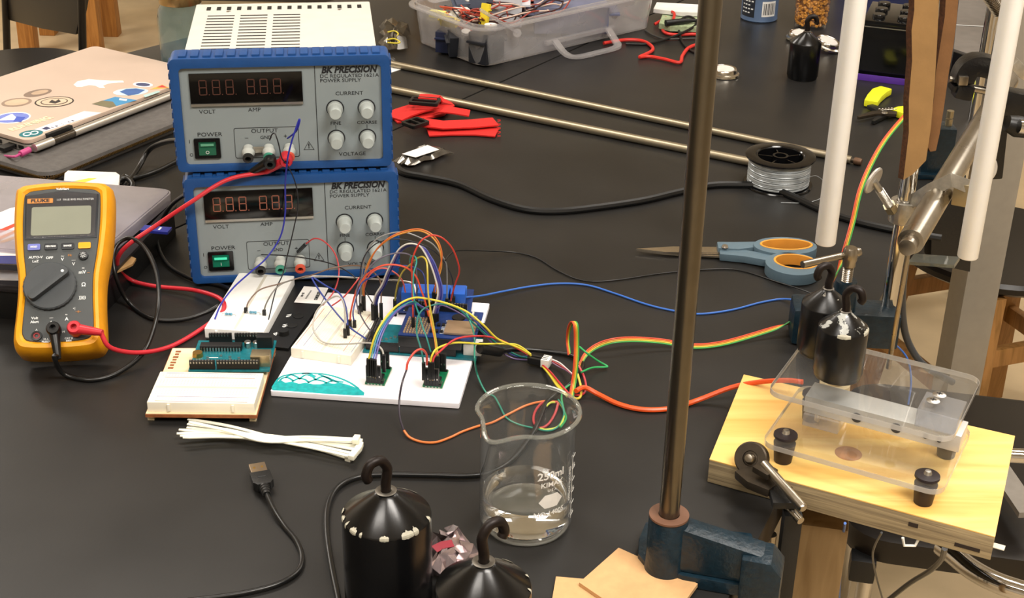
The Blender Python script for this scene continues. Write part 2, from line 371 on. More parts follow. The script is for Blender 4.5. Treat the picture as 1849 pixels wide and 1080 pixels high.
# ------------------------------------------------------------------ power supplies
blue_m = mat('blue_rubber', '#18457e', .42, var=.08, scale=50, bump=.12, bscale=500)
case_m = mat('beige_case', '#c9c5bc', .5, var=.03, bump=.05)
panel_m = mat('grey_panel', '#828b8d', .5, var=.03, scale=30)
knob_m = mat('knob_grey', '#a5aca9', .45)
disp_m = mat('display_glass', '#080605', .12, var=.3, scale=30)
SW, SH, SD = .1995, .1115, .215
def supply(label, T, digc, lit, upper):
    t = thing('power_supply', label, 'power supply', T, group='stacked lab power supplies')
    w, h = SW, SH - .002
    def X(u): return (u - .5) * w
    def Z(v): return v * h
    MB().box((0, .02 + (SD - .02) / 2, h / 2 - .001), (w * .90, SD - .02, h - .014)).build('case', case_m, t, bevel=.002)
    mb = MB(); ztop = h / 2 - .001 + (h - .014) / 2
    for c in range(3):
        for k in range(12): mb.box((X(.17 + .165 * c + .02), .052 + k * .0105, ztop + .0001), (.027, .0021, .0006))
    for k in range(16): mb.box((X(.12 + k * .0515), SD - .02, ztop + .0001), (.0042, .012, .0006))
    mb.build('vent_slots', mat('slot_dark', '#15120f', .8), t, label='dark vent slots cut in the case top')
    for k in (2, 13):
        MB().lathe([(0, .0008), (.002, .0006), (.0025, 0)], 12, (X(.12 + k * .0515), SD - .032, ztop)).build('case_screw', SILV, t)
    # ribbed bezel
    mb = MB(); ring_prism(mb, rrect(w, h, .005), rrect(w * .918, h * .855, .004, cy=-.012 * h), -.026, .0035, up(0, 0, h / 2)); mb.build('bezel', blue_m, t, bevel=.0012)
    mb = MB()
    for k in range(17): mb.box((X(.06 + k * .055), .010, h + .0008), (.0070, .020, .0022))
    for k in range(11):
        for s_ in (0, 1): mb.box((X(s_) + (-.0005 if s_ == 0 else .0005), .011, .008 + k * .0093), (.0022, .020, .0055))
    for k in range(9): mb.box((X(.10 + k * .1), .012, -.0006), (.012, .018, .0022))
    mb.build('bezel_ribs', blue_m, t, bevel=.0005)
    MB().box((0, .004, Z(.487)), (w * .925, .008, h * .86)).build('front_panel', panel_m, t)
    MB().box((X(.655), -.0001, Z(.487)), (.0006, .0006, h * .85)).build('panel_seam', INK, t)
    MB().box((X(.34), -.0010, Z(.735)), (w * .512, .0016, h * .262)).build('display_window', disp_m, t, bevel=.0004)
    MB().box((X(.34), -.0012, Z(.592)), (w * .510, .0020, h * .022)).build('display_trim', SILV, t)
    dm = mat('led_segments_' + digc, '#' + digc, .5, emit=.04 if lit else 0)
    for u in (.144, .204, .265, .361, .42, .481):
        mb = MB(); cx, cz, a, b, th = X(u), Z(.745), .0032, .0055, .0009
        for (x, z, sx, sz) in ((0, 2 * b - .0, 1, 0), (0, 0, 1, 0), (0, -2 * b, 1, 0), (-a, b, 0, 1), (a, b, 0, 1), (-a, -b, 0, 1), (a, -b, 0, 1)):
            mb.box((cx + x, -.0019, cz + z * .62), (2 * a - .0006 if sx else th, .0003, th if sx else 2 * b * .62 - .0006))
        mb.box((cx + a + .0022, -.0019, cz - 2 * b * .62), (.0009, .0003, .0009)); mb.build('digit', dm, t, smooth=False)
    # lettering
    mb = MB()
    def tx(s, u, v, size, **k): mb.text(s, size, up(X(u), -.0002, Z(v)), .00006, **k)
    tx('VOLT', .155, .528, .0052, sx=1.15); tx('AMP', .37, .535, .0052, sx=1.15); tx('POWER', .157, .325, .0055, sx=1.2)
    tx('I', .062, .265, .005); tx('O', .066, .145, .0045); tx('OUTPUT', .41, .345, .0055, sx=1.15); tx('GND', .415, .285, .0048)
    tx('–', .325, .287, .006); tx('+', .505, .29, .0062); tx('CURRENT', .81, .66, .0050, sx=1.15); tx('VOLTAGE', .815, .112, .0050, sx=1.15)
    tx('FINE', .742, .395, .0044, sx=1.15); tx('COARSE', .888, .395, .0044, sx=1.15)
    tx('DC REGULATED', .677, .815, .0048, align='LEFT', sx=1.12); tx('POWER SUPPLY', .677, .775, .0048, align='LEFT', sx=1.12); tx('1621A', .95, .815, .0048, align='RIGHT', sx=1.12)
    tx('!', .612, .195, .0065, bold=.0002)
    ol = rrect(w * .30, h * .275, .002, cx=X(.418), cy=Z(.24)); il = rrect(w * .30 - .0009, h * .275 - .0009, .0018, cx=X(.418), cy=Z(.24))
    m3 = MB(); ring_prism(m3, ol, il, .0001, .0003, XZ); m3.build('output_outline', INK, t, smooth=False)
    tri = [(X(.612) + .0058 * math.cos(R(90 + 120 * k)), Z(.188) + .0058 * math.sin(R(90 + 120 * k))) for k in range(3)]; tri2 = [(X(.612) + .0050 * math.cos(R(90 + 120 * k)), Z(.188) + .0050 * math.sin(R(90 + 120 * k))) for k in range(3)]
    m3 = MB(); ring_prism(m3, tri, tri2, .0001, .0003, XZ); m3.build('warning_triangle', INK, t, smooth=False)
    for u in (.742, .888): mb.box((X(u), -.0002, Z(.36)), (.0004, .0002, .004))
    mb.build('lettering', INK, t, smooth=False)
    mb = MB(); mb.text('BK PRECISION', .0086, up(X(.685), -.0003, Z(.868)), .0001, shear=.25, bold=.00035, align='LEFT', sx=.92)
    mb.build('brand_lettering', INK, t, smooth=False)
    # knobs
    for (u, v) in ((.742, .53), (.888, .53), (.742, .262), (.888, .262)):
        MB().lathe([(.0083, 0), (.0083, .0006), (.0074, .0006), (.0074, 0)], 28, (X(u), 0, Z(v)), (0, -1, 0)).build('knob_ring', INK, t)
        MB().lathe([(.0072, .0005), (.0072, .005), (.0062, .0062), (.0058, .0165), (.0050, .0175), (0, .0175)], 28, (X(u), 0, Z(v)), (0, -1, 0),
                   fn=lambda q, a, r, z: q if z > .0165 or z < .0055 else V((q.x * (1 + .02 * math.cos(a * 14)), q.y * (1 + .02 * math.cos(a * 14)), q.z))).build('knob', knob_m, t)
    # rocker switch
    sx, sz = X(.142), Z(.205)
    mb = MB(); ring_prism(mb, rrect(.0240, .0195, .001, cx=sx, cy=sz), rrect(.0165, .0135, .0005, cx=sx, cy=sz), 0, .002, XZ); mb.box((sx, .0006, sz), (.018, .001, .014)); mb.build('switch_frame', BLACKG, t)
    g = mat('green_rocker_lit' if lit else 'green_rocker', '#0f5a45' if lit else '#0b4a35', .25, emit=.25 if lit else .08, ecol='#0c6b4c')
    mb = MB(); mb.add([(sx + i * .0078, y, sz + z) for i in (-1, 1) for (y, z) in ((0, -.0063), (-.0028 if upper else -.001, -.0063), (-.0009, 0), (-.001 if upper else -.003, .0063), (0, .0063))],
                      [(0, 1, 2, 3, 4), (9, 8, 7, 6, 5)] + [(i, (i + 1) % 5, 5 + (i + 1) % 5, 5 + i) for i in range(5)])
    rk = mb.build('power_switch', g, t, smooth=False)
    MB().box((sx, -.0034 if not upper else -.0017, sz + .0035), (.012, .0005, .0023)).build('rocker_window', mat('green_window_lit' if lit else 'green_window', '#43c9a0' if lit else '#5f9d80', .3, emit=.6 if lit else .0), rk)
    mb = MB(); mb.text('O' if upper else 'I', .0045, up(sx, -.0032 if upper else -.0014, sz - .0035), .0001); mb.build('rocker_mark', WINK, rk, smooth=False)
    # binding posts
    cols = ('#1d1c1b', '#3f8f78', '#d0543c')
    for k, u in enumerate((.33, .425, .52)):
        c = (X(u), 0, Z(.19)); ax = (0, -1, -.30)
        pm = MB().lathe([(.0050, 0), (.0052, .004), (.0060, .006), (.0060, .008), (.0047, .010), (.0044, .0145), (.0030, .0150), (.0030, .008), (0, .008)], 24, c, ax).build('binding_post', mat('post_grey', '#b9bdb8', .4), t)
        rm = MB().lathe([(.0050, .0135), (.0050, .0162), (.0028, .0165), (.0028, .0120)], 24, c, ax).build('post_ring', mat('post_ring_%d' % k, cols[k] if not upper or k != 0 else '#b9bdb8', .4), pm)
        MB().cyl(V(c) + V(ax).normalized() * .009, V(c) + V(ax).normalized() * .0122, .0029, n=16).build('post_hole', BLACKP, pm)
    if upper: MB().box((X(.378), -.004, Z(.19)), (.010, .002, .006)).build('jumper_strap', SILV, t, bevel=.0005)
    for (x, y) in ((-.08, .02), (.08, .02), (-.08, SD - .03), (.08, SD - .03)):
        fz = -.0020 if upper else (-.0042 if y < .1 else -.0029)
        MB().lathe([(0, fz), (.006, fz), (.007, .008)], 16, (x, y, 0)).build('foot', BLACKP, t)
    return t
TP = M.Translation(V((-.2110, 1.264, .0045))) @ M.Rotation(.15, 4, 'Z') @ M.Rotation(-.008, 4, 'X')
TP1 = M.Translation(V((-.2160, 1.268, .0045))) @ M.Rotation(.135, 4, 'Z') @ M.Rotation(-.008, 4, 'X') @ M.Translation(V((0, 0, SH + .0020)))
supply('lower blue framed power supply of the stack, switched on with lit green rocker', TP, '8a5240', True, False)
supply('upper blue framed power supply of the stack, vent slots in its beige top', TP1, '4a2a20', False, True)
def on_supply(u, v, off=0.0, upper=True):
    return (TP1 if upper else TP) @ V(((u - .5) * SW, -off, v * (SH - .002)))

# ------------------------------------------------------------------ multimeter
MT = M.Translation(V((-.3875, 1.0760, .0310))) @ M.Rotation(.129, 4, 'Z') @ M.Rotation(-.83, 4, 'X') @ M.Scale(.955, 4, V((1, 0, 0))) @ M.Scale(.94, 4, V((0, 0, 1)))
t = thing('multimeter', 'yellow and grey handheld digital multimeter propped up at left', 'multimeter', MT)
orange = mat('orange_rubber', '#e39a12', .45, bump=.08, bscale=400)
mgrey = mat('meter_grey', '#3f4344', .5, var=.05, bump=.08, bscale=900)
def outline(hs, n=1):
    pts = [(-.0375, .1555), (-.030, .1585), (0, .1605), (.030, .1585), (.0375, .1555), (.0405, .150), (.0408, .120), (.0385, .090), (.0352, .065), (.0352, .040), (.0368, .012), (.0355, .002), (.028, -.0035), (0, -.0050),
           (-.028, -.0035), (-.0355, .002), (-.0368, .012), (-.0352, .040), (-.0352, .065), (-.0385, .090), (-.0408, .120), (-.0405, .150)]
    return [(x * (1 + hs / .037), .078 + (z - .078) * (1 + hs / .078)) for x, z in [(q.x, q.y) for q in catmull([(a, b, 0) for a, b in pts], 3, True)]]
# holster: loft of outlines from front lip to back
def loft(mb, rings, T=None, cap=(True, True)):
    n = len(rings[0]); vs = [V(q) for r_ in rings for q in r_]
    if T: vs = [T @ q for q in vs]
    fs = [(i * n + k, i * n + (k + 1) % n, (i + 1) * n + (k + 1) % n, (i + 1) * n + k) for i in range(len(rings) - 1) for k in range(n)]
    if cap[0]: fs.append(tuple(range(n - 1, -1, -1)))
    if cap[1]: fs.append(tuple((len(rings) - 1) * n + k for k in range(n)))
    return mb.add(vs, fs)
def R3(o, y): return [(a, y, b) for a, b in o]
mb = MB(); loft(mb, [R3(outline(-.0055), -.0005), R3(outline(-.0035), -.0022), R3(outline(-.0005), -.0015), R3(outline(.0022), .003), R3(outline(.0035), .012), R3(outline(.0030), .027), R3(outline(.0), .034), R3(outline(-.008), .036)], cap=(False, True))
mb.build('holster', orange, t)
mb = MB(); loft(mb, [R3(outline(-.0053), .0), R3(outline(-.0062), -.0012), R3(outline(-.0075), -.0014)], cap=(False, True)); mb.build('face', mgrey, t)
mb = MB(); loft(mb, [[(a, -.0012, b) for a, b in q] for q in ([(-.0315, .103), (.0315, .103), (.0325, .1475), (.027, .150), (-.027, .150), (-.0325, .1475)],)], cap=(False, True))
mb.prism([(-.0322, .1025), (.0322, .1025), (.0330, .1470), (.0, .1515), (-.0330, .1470)], .0010, .0024, XZ).build('lens_frame', mat('meter_dark', '#23262c', .3), t, bevel=.0005)
mb = MB(); mb.prism(rrect(.0535, .0290, .002, cx=0, cy=.1205), .0024, .0028, XZ).build('screen', mat('lcd', '#8d9180', .35, var=.03), t)
mb = MB(); mb.prism([(-.0305, .1035), (.0305, .1035), (.0318, .1462), (.0, .1500), (-.0318, .1462)], .0032, .0042, XZ).build('lens', thin('clear_lens', '#ffffff', .02, rough=.06), t, bevel=.0004)
MB().prism(rrect(.0230, .0048, .0006, cx=-.0195, cy=.1412), .0025, .0030, XZ).build('brand_plate', mat('orange_label', '#d98a34', .5), t)
mb = MB(); mb.text('FLUKE', .0044, up(-.0195, -.0031, .1412), .0001, bold=.00018, sx=1.35); mb.build('brand_lettering', INK, t, smooth=False)
mb = MB()
def tx(s, x, z, size, **k): mb.text(s, size, up(x, -.0016, z), .0001, **k)
mb.text('117  TRUE RMS MULTIMETER', .0028, up(.0120, -.0027, .1417), .0001, sx=.95)
tx('VoltAlert', 0, .1535, .0030, bold=.0001); tx('AUTO-V', -.0218, .0845, .0033, bold=.00008); tx('LoZ', -.0218, .0805, .0033, bold=.00008); tx('OFF', -.0095, .0835, .0036, bold=.0001)
tx('V', .0020, .0815, .0040, bold=.0001); tx('~', .0020, .0850, .0050); tx('V', .0120, .0765, .0040, bold=.0001); tx('═', .0120, .0800, .0035)
tx('mV', .0200, .0680, .0046, bold=.0001); tx('≂', .0208, .0718, .0045); tx('Ω', .0215, .0555, .0052, bold=.0001); tx(')))))', .0208, .0430, .0038, bold=.0001)
tx('▸|', .0138, .0325, .0034); tx('Volt', -.0205, .0245, .0034, bold=.0001); tx('Alert', -.0205, .0208, .0034, bold=.0001)
tx('A', -.0060, .0195, .0044, bold=.0001); tx('═', -.0060, .0238, .0034); tx('A', .0075, .0225, .0044, bold=.0001); tx('≂', .0070, .0265, .0040)
tx('A', -.0185, .0130, .0028)
tx('COM', .0030, .0100, .0028); tx('V Ω', .0200, .0132, .0030)
mb.build('lettering', WINK, t, smooth=False)
mb = MB()
tx('Hz', .0085, .0855, .0030); tx('Hz', .0118, .0190, .0030); tx('--', .0255, .0675, .0036); tx('⊣⊢', .0175, .0290, .0034)
mb.build('orange_lettering', mat('orange_ink', '#c9822a', .6), t, smooth=False)
for (x, m_, s_) in ((-.0235, '#6a72b8', 'HOLD'), (-.0085, '#24272b', 'MIN MAX'), (.0065, '#24272b', 'RANGE'), (.0215, '#e0a018', '')):
    b = MB().prism(rrect(.0112, .0062, .0012, cx=x, cy=.0945), .0012, .0030, XZ).build('button', mat('button_' + m_[1:], m_, .4), t, bevel=.0005)
    if s_: mb = MB(); mb.text(s_, .0024, up(x, -.0031, .0945), .0001, bold=.0001, sx=.9); mb.build('button_lettering', WINK, b, smooth=False)
b = MB().lathe([(.0044, 0), (.0042, .0026), (.0030, .0034), (0, .0036)], 24, (.0208, -.001, .0840), (0, -1, 0)).build('backlight_button', mat('button_24272b', '#24272b', .4), t)
mb = MB()
for k in range(8):
    a = R(45 * k); mb.box((.0208 + .0024 * math.cos(a), -.0048, .0840 + .0024 * math.sin(a)), (.0007, .0003, .0007))
ring_prism(mb, ell(.0014, .0014, 16, .0208, .0840), ell(.0010, .0010, 16, .0208, .0840), .0046, .0049, XZ); mb.build('sun_mark', WINK, b, smooth=False)
dc = (-.0078, -.001, .0545)
d = MB().lathe([(.0232, 0), (.0232, .0042), (.0222, .0052), (0, .0052)], 96, dc, (0, -1, 0), fn=lambda q, a, r, z: q * (1 + (.018 if math.cos(a * 32) > 0 and r > .022 else 0)) if z < .005 else q).build('dial', mat('dial_grey', '#3b3f42', .5, bump=.15, bscale=900), t)
T = M.Translation(V(dc)) @ XZ @ M.Rotation(R(40), 4, 'Z')
MB().prism(rrect(.0425, .0088, .0035, 4), .0050, .0125, T).build('dial_grip', mat('dial_grey', '#3b3f42', .5), d, bevel=.0018)
MB().lathe([(0, .0003), (.0014, .0002), (.0014, 0)], 14, T @ V((.0165, 0, .0125)), (0, -1, 0)).build('dial_dot', WINK, d)
jk = {}
for nm, x, z, c in (('a', -.0180, .0010, '#8c1f22'), ('com', -.0015, .0035, '#111111'), ('v', .0165, .0035, '#8c1f22')):
    z += .006; j = MB().lathe([(.0046, 0), (.0046, .0022), (.0030, .0024), (.0030, 0)], 24, (x, -.001, z), (0, -1, 0)).build('jack', mat('jack_black', '#111112', .4), t)
    MB().lathe([(.0030, .0002), (.0030, .0018), (.0018, .0018), (.0018, .0002)], 20, (x, -.001, z), (0, -1, 0)).build('jack_ring', mat('jack_' + c[1:], c, .4), j)
    jk[nm] = MT @ V((x, -.004, z))
mb = MB(); mb.text('10 A', .0024, up(-.0100, -.0018, .0036), .0001, bold=.0001); mb.text('FUSED', .0024, up(-.0100, -.0018, .0012), .0001, bold=.0001)
mb.text('CAT III', .0024, up(.0100, -.0018, .0036), .0001, bold=.0001); mb.text('600V', .0024, up(.0100, -.0018, .0012), .0001, bold=.0001); mb.build('jack_lettering', WINK, t, smooth=False)
# tilt stand behind, from the back to the bench
a0 = MT @ V((-.016, .0355, .110)); a1 = MT @ V((.016, .0355, .110)); g0 = V((a0.x, a0.y + .020, .0025)); g1 = V((a1.x - .006, a1.y + .020, .0025))
mb = MB(); mb.tube([a0, g0, g1, a1], .0022, 8); mb.build('tilt_stand', orange, t, world=True)

# ------------------------------------------------------------------ test leads
RED = mat('red_rubber', '#c32a35', .38, var=.05); BLK = mat('black_rubber', '#121212', .32, var=.1)
def lead(name, label, m_, ends, pts, r=.0021, group=None):
    t = thing(name, label, 'test lead', pts[len(pts) // 2].copy(), group)
    MB().tube(catmull(pts, 7), r, 10).build('wire', m_, t, world=True)
    for (p, d) in ends:          # stackable banana plug seen end on, boot along d
        mb = MB(); ax = (MT.to_3x3() @ V((0, -1, 0))) if p[1] < 1.2 else (TP1.to_3x3() @ V((0, -1, -.25)))
        ax.normalize(); mb.lathe([(0, 0), (.0056, 0), (.0060, .003), (.0060, .010), (.0050, .0115), (.0027, .0115), (.0027, .006), (0, .006)], 20, p, ax).build('plug', m_, t, world=True)
        d = V(d).normalized(); q = V(p) + ax * .006
        MB().tube([q + d * .004, q + d * .012, q + d * .020, q + d * .026], [.0046, .0040, .0034, .0026], 12).build('strain_relief', m_, t, world=True)
    return t
T2 = MT.to_3x3()
axm = (T2 @ V((0, -1, 0))).normalized()
jr = jk['v']; jb = jk['com']; q1 = on_supply(.505, .155, .012); q2 = on_supply(.43, .14, .012)
dr = (P(160, 610, .035) - P(125, 605, .035)); db = V((.010, -.028, -.035))
axs = (TP1.to_3x3() @ V((0, -1, -.25))).normalized()
dl = (PY(400, 335, 1.245) - PY(480, 285, 1.235))
lead('test_lead', 'red test lead from the multimeter jack to the upper power supply plus terminal', RED, [(jr, dr), (q1, dl)],
     [jr + axm * .006 + dr.normalized() * .024, P(200, 628, .030), P(250, 637, .012), P(310, 625, .003), P(370, 590, .0035), P(402, 562, .012), P(398, 540, .016), P(350, 524, .008), P(280, 517, .004), P(235, 505, .008), P(212, 480, .032), P(225, 448, .053),
      P(285, 405, .072), PY(345, 365, 1.235), PY(410, 325, 1.245), q1 + axs * .006 + dl.normalized() * .026])
dl2 = (PY(410, 322, 1.255) - PY(475, 285, 1.245))
lead('test_lead', 'black test lead from the multimeter jack looping to the upper power supply', BLK, [(jb, db), (q2, dl2)],
     [jb + axm * .006 + db.normalized() * .024, P(98, 645, .030), P(115, 675, .006), P(165, 686, .0025), P(215, 672, .003), P(262, 632, .010), P(285, 560, .035), P(283, 495, .050), P(262, 448, .058), P(232, 430, .060), P(207, 450, .052), P(208, 495, .034),
      P(232, 545, .006), P(275, 575, .0025), P(330, 577, .0025), P(375, 563, .006), P(400, 548, .010), P(420, 530, .006), P(400, 516, .003), P(350, 505, .003), P(305, 480, .004), P(284, 440, .012), P(290, 405, .030), P(315, 365, .060), PY(370, 335, 1.262), q2 + axs * .006 + dl2.normalized() * .026])

# ------------------------------------------------------------------ laptop on its sleeve
felt = mat('grey_felt', '#5a5653', .85, var=.12, scale=120, bump=.3, bscale=500)
h0 = P(62, 268, .0235); h1 = P(310, 172, .0235); hd = (h1 - h0); hd.z = 0; hd.normalize()
LT = frame_mat((h0.x, h0.y, 0), hd)                       # x along hinge, +y away from the camera
t = thing('laptop_sleeve', 'dark grey felt laptop sleeve with brass zipper under the laptop', 'laptop sleeve', LT @ M.Translation(V((-.025, -.035, 0))))
mb = MB(); poly = rrect(.355, .250, .022, 6, cx=.170, cy=.105)
mb2 = [[(x, y, z) for x, y in [( .170 + (a - .170) * k, .105 + (b - .105) * k) for a, b in poly]] for z, k in ((.0, .975), (.003, .995), (.007, 1.0))]
loft(mb, mb2); mb.build('lower_panel', felt, t)
mb = MB(); loft(mb, [[(x, y, z) for x, y in [(.170 + (a - .170) * k, .105 + (b - .105) * k) for a, b in poly]] for z, k in ((.0095, 1.0), (.0135, .993), (.0155, .97))]); mb.build('upper_panel', felt, t)
mb = MB(); loft(mb, [[(x, y, z) for x, y in [(.170 + (a - .170) * .992, .105 + (b - .105) * .992) for a, b in poly]] for z in (.0069, .0096)]); mb.build('zipper_tape', mat('tape', '#1a1816', .8), t)
mb = MB()
zp = catmull([(.170 + (a - .170) * 1.006, .105 + (b - .105) * 1.006, .0086) for a, b in poly], 2, True)
dd = 0
for i in range(len(zp)):
    a, b = zp[i], zp[(i + 1) % len(zp)]; L_ = (b - a).length; k = int(L_ / .0022) or 1
    for j in range(k):
        q = a.lerp(b, j / k)
        if q.y < .0 or q.x < .03: mb.box(q, (.0014, .0022, .0024), math.atan2((b - a).y, (b - a).x))
mb.build('zipper_teeth', mat('brass', '#b5925a', .3, 1.0), t)
LZ = .0165
t = thing('laptop', 'closed champagne laptop covered in stickers lying on the grey sleeve', 'laptop', LT @ M.Translation(V((0, 0, LZ))))
lid_m = mat('champagne_lid', '#cbb5a5', .38, .15, var=.03, scale=20); alu = mat('aluminium', '#d3cec6', .3, .8, var=.03)
LW, LD = .305, .212
MB().prism(rrect(LW, LD, .010, 5, LW / 2, LD / 2 + .004), .0, .0075).build('base', alu, t, bevel=.0012)
MB().prism(rrect(LW, LD - .004, .010, 5, LW / 2, LD / 2 + .007), .0092, .0142).build('lid', lid_m, t, bevel=.0010)
MB().prism(rrect(LW - .006, LD - .010, .009, 5, LW / 2, LD / 2 + .004), .0075, .0093).build('screen_gasket', BLACKP, t)
MB().cyl((.060, .0, .0075), (.262, .0, .0075), .0048, n=16).build('hinge_bar', alu, t)
for (a, b) in ((.0, .027), (.282, .305)): MB().cyl((a, .0, .0075), (b, .0, .0075), .0050, n=16).build('hinge_end', alu, t)
for (a, b) in ((.027, .0598), (.2622, .282)): MB().cyl((a, .0, .0075), (b, .0, .0075), .0042, n=16).build('hinge_barrel', mat('dark_chrome', '#6a645c', .2, .9), t)
MB().box((.045, .0075, .0118), (.038, .006, .006)).build('hinge_block', BLACKP, t, bevel=.001)
MB().box((LW / 2, .006, -.0005), (LW * .94, .004, .0008)).build('rubber_foot', BLACKP, t)
for (y, w_) in ((.022, .008), (.036, .013), (.058, .007), (.075, .013)): MB().box((-.0002, y, .0038), (.0012, w_, .0045)).build('port', BLACKP, t, bevel=.0003)
LX = LT @ M.Translation(V((0, 0, LZ)))
ZL = LZ + .0142
def stick(name, polys, cols, label=None):
    """a printed sticker: layers of thin coloured shapes, given as photo outlines on the lid plane"""
    base = None
    for k, (poly, c) in enumerate(zip(polys, cols)):
        pts = [P(x, y, ZL) for x, y in poly]; z0 = ZL + .0001 + .00012 * k; z1 = z0 + .0001; n = len(pts)
        # keep on the lid
        mb = MB().add([V((q.x, q.y, z0)) for q in pts] + [V((q.x, q.y, z1)) for q in pts], [tuple(range(n)), tuple(range(2 * n - 1, n - 1, -1))] + [(i, (i + 1) % n, n + (i + 1) % n, n + i) for i in range(n)])
        o = mb.build('sticker' if base is None else name, mat('sticker_' + c[1:], c, .45), t if base is None else base, world=True, smooth=False, label=label if base is None else None)
        if base is None: base = o
    return base
def pe(cx, cy, a, b, th=-12, n=20, a0=0, a1=360):
    th = R(th); return [(cx + a * math.cos(R(a0 + (a1 - a0) * k / n)) * math.cos(th) - b * math.sin(R(a0 + (a1 - a0) * k / n)) * math.sin(th), cy + a * math.cos(R(a0 + (a1 - a0) * k / n)) * math.sin(th) + b * math.sin(R(a0 + (a1 - a0) * k / n)) * math.cos(th)) for k in range(n)]
stick('print', [[(133, 153), (140, 147), (152, 145), (160, 143), (180, 145), (200, 146), (222, 146), (224, 149), (205, 150), (196, 151), (186, 155), (190, 159), (180, 159), (172, 155), (160, 154), (148, 157), (138, 157)]], ['#f3efe8'], 'white bear shaped sticker')
stick('print', [pe(98, 184, 36, 9.5, -4), pe(98, 184, 33, 8.2, -4), pe(98, 184, 25, 6.2, -4), pe(98, 184, 23, 5.2, -4), [(88, 186), (94, 181), (100, 184), (106, 180), (110, 184), (100, 188)]], ['#2e2a28', '#cdb49c', '#2e2a28', '#cdb49c', '#2e2a28'], 'round black and tan emblem sticker')
stick('print', [pe(30, 185, 28, 7.5, -6), pe(30, 185, 22, 5.4, -6)], ['#8e7a6b', '#c3a98f'], 'brown rosette sticker')
stick('print', [pe(68, 168, 26, 6, -10), pe(72, 167, 16, 3.4, -10)], ['#7d6b5f', '#b59c84'], 'brown crest sticker')
stick('print', [pe(22, 213, 34, 10, -6), pe(22, 213, 31, 8.6, -6), [(-4, 218), (22, 206), (34, 217)], [(24, 220), (30, 211), (46, 212), (38, 221)]], ['#eceaf0', '#6f7fc8', '#f4f2f4', '#3c55b4'], 'blue and white oval mountain sticker')
stick('print', [[(62, 234), (152, 201), (183, 204), (80, 238)], [(75, 233), (84, 229), (92, 232), (84, 235)]], ['#efe8ea', '#2b3158'], 'long white lettered sticker')
stick('print', [pe(56, 241.5, 22, 6.2, -7), pe(49, 242.5, 8, 3.4, -7), pe(49, 242.5, 5.5, 2.0, -7), pe(62, 240.5, 8, 3.4, -7), pe(62, 240.5, 5.5, 2.0, -7)], ['#0f6a72', '#e6efee', '#0f6a72', '#e6efee', '#0f6a72'], 'teal oval sticker with white infinity loop')
stick('print', [[(166, 188), (208, 175), (248, 181), (198, 195)], [(166, 188), (185, 182), (204, 184), (210, 192), (198, 195)], [(216, 178), (230, 180), (228, 183), (215, 181)]], ['#3f86b4', '#6f6a52', '#dfeaf0'], 'blue seaside picture sticker')
stick('print', [pe(236, 166, 32, 6.5, -3), [(216, 166), (228, 161), (246, 160), (262, 163), (250, 170), (232, 173)]], ['#b9d6dc', '#3b5f9a'], 'pale blue splash sticker with dark blue animal')
stick('print', [pe(258, 153, 18, 4.4, 3), pe(258, 153, 13, 3.0, 3)], ['#eeeceb', '#3c4468'], 'small white oval sticker with dark print')
stick('print', [[(270, 162), (293, 153), (306, 159)], [(283, 158), (293, 154), (302, 158.5)]], ['#d9a54e', '#b8393f'], 'yellow and red triangle sticker')
stick('print', [[(258, 172), (285, 164), (290, 166), (262, 176)]], ['#a9c4c2'], 'faded teal strip sticker')
def lidtext(s, x0, y0, x1, y1, size, m_, **k):
    a = P(x0, y0, ZL); b = P(x1, y1, ZL); T = frame_mat((a.x, a.y, ZL + .0004), b - a)
    mb = MB(); mb.text(s, size, T, .00008, align='LEFT', **k); return mb.build('lettering', m_, t, world=True, smooth=False)
lidtext('RUNNING.', 18, 236, 110, 206, .0150, mat('cream_ink', '#f2e2b8', .5), bold=.0004, sx=.82)
lidtext('c a · : · c s', 92, 231, 168, 206, .0080, mat('navy_ink', '#30365a', .5))
# pink charging cable and black plug
a = LX @ V((-.001, .0045, .0055)); pk = mat('pink_rubber', '#b8477e', .4)
t = thing('usb_cable', 'pink charging cable plugged into the laptop corner', 'cable', a)
MB().cyl(a + hd * -.002, a + hd * -.016 + V((0, 0, -.001)), .0038, n=14).build('plug', pk, t, world=True, bevel=.001)
b = a + hd * -.016 + V((0, 0, -.001))
MB().tube(catmull([b, b + hd * -.01, P(0, 282, .012), P(-60, 290, .004)], 6), .0016, 8).build('wire', pk, t, world=True)
a = LX @ V((-.002, .036, .0038))
t = thing('usb_dongle', 'small black usb dongle in the side of the laptop', 'usb dongle', a)
MB(frame_mat(a, hd)).box((-.008, 0, 0), (.016, .012, .0045)).build('body', BLACKP, t, world=True, bevel=.0006)

# ------------------------------------------------------------------ blue glass jar
p = P(332, 148, 0)
t = thing('mason_jar', 'blue tinted glass canning jar with brass lid behind the power supplies', 'jar', (p.x, p.y + .02, 0))
jg = thin('blue_glass', '#eaf3f5', .09, '#a5bfc8', .05)
MB().lathe([(0, .001), (.026, .0), (.031, .004), (.0325, .012), (.0325, .083), (.030, .096), (.026, .103), (.0255, .112), (.0240, .112), (.0242, .102), (.0285, .094), (.0308, .082), (.0308, .012), (.028, .006), (0, .005)], 48,
           fn=lambda q, a, r, z: V((q.x, q.y, q.z)) * 1.0 if z < .02 or z > .088 else V((q.x * (1 + .006 * math.cos(8 * a)), q.y * (1 + .006 * math.cos(8 * a)), q.z))).build('glass', jg, t)
MB().lathe([(0, .1165), (.0245, .1165), (.0255, .1180), (.0275, .1175), (.0280, .1140), (.0280, .1045), (.0270, .1040), (.0268, .1135), (0, .1135)], 48).build('lid', mat('brass_lid', '#b79a6a', .25, 1.0), t)
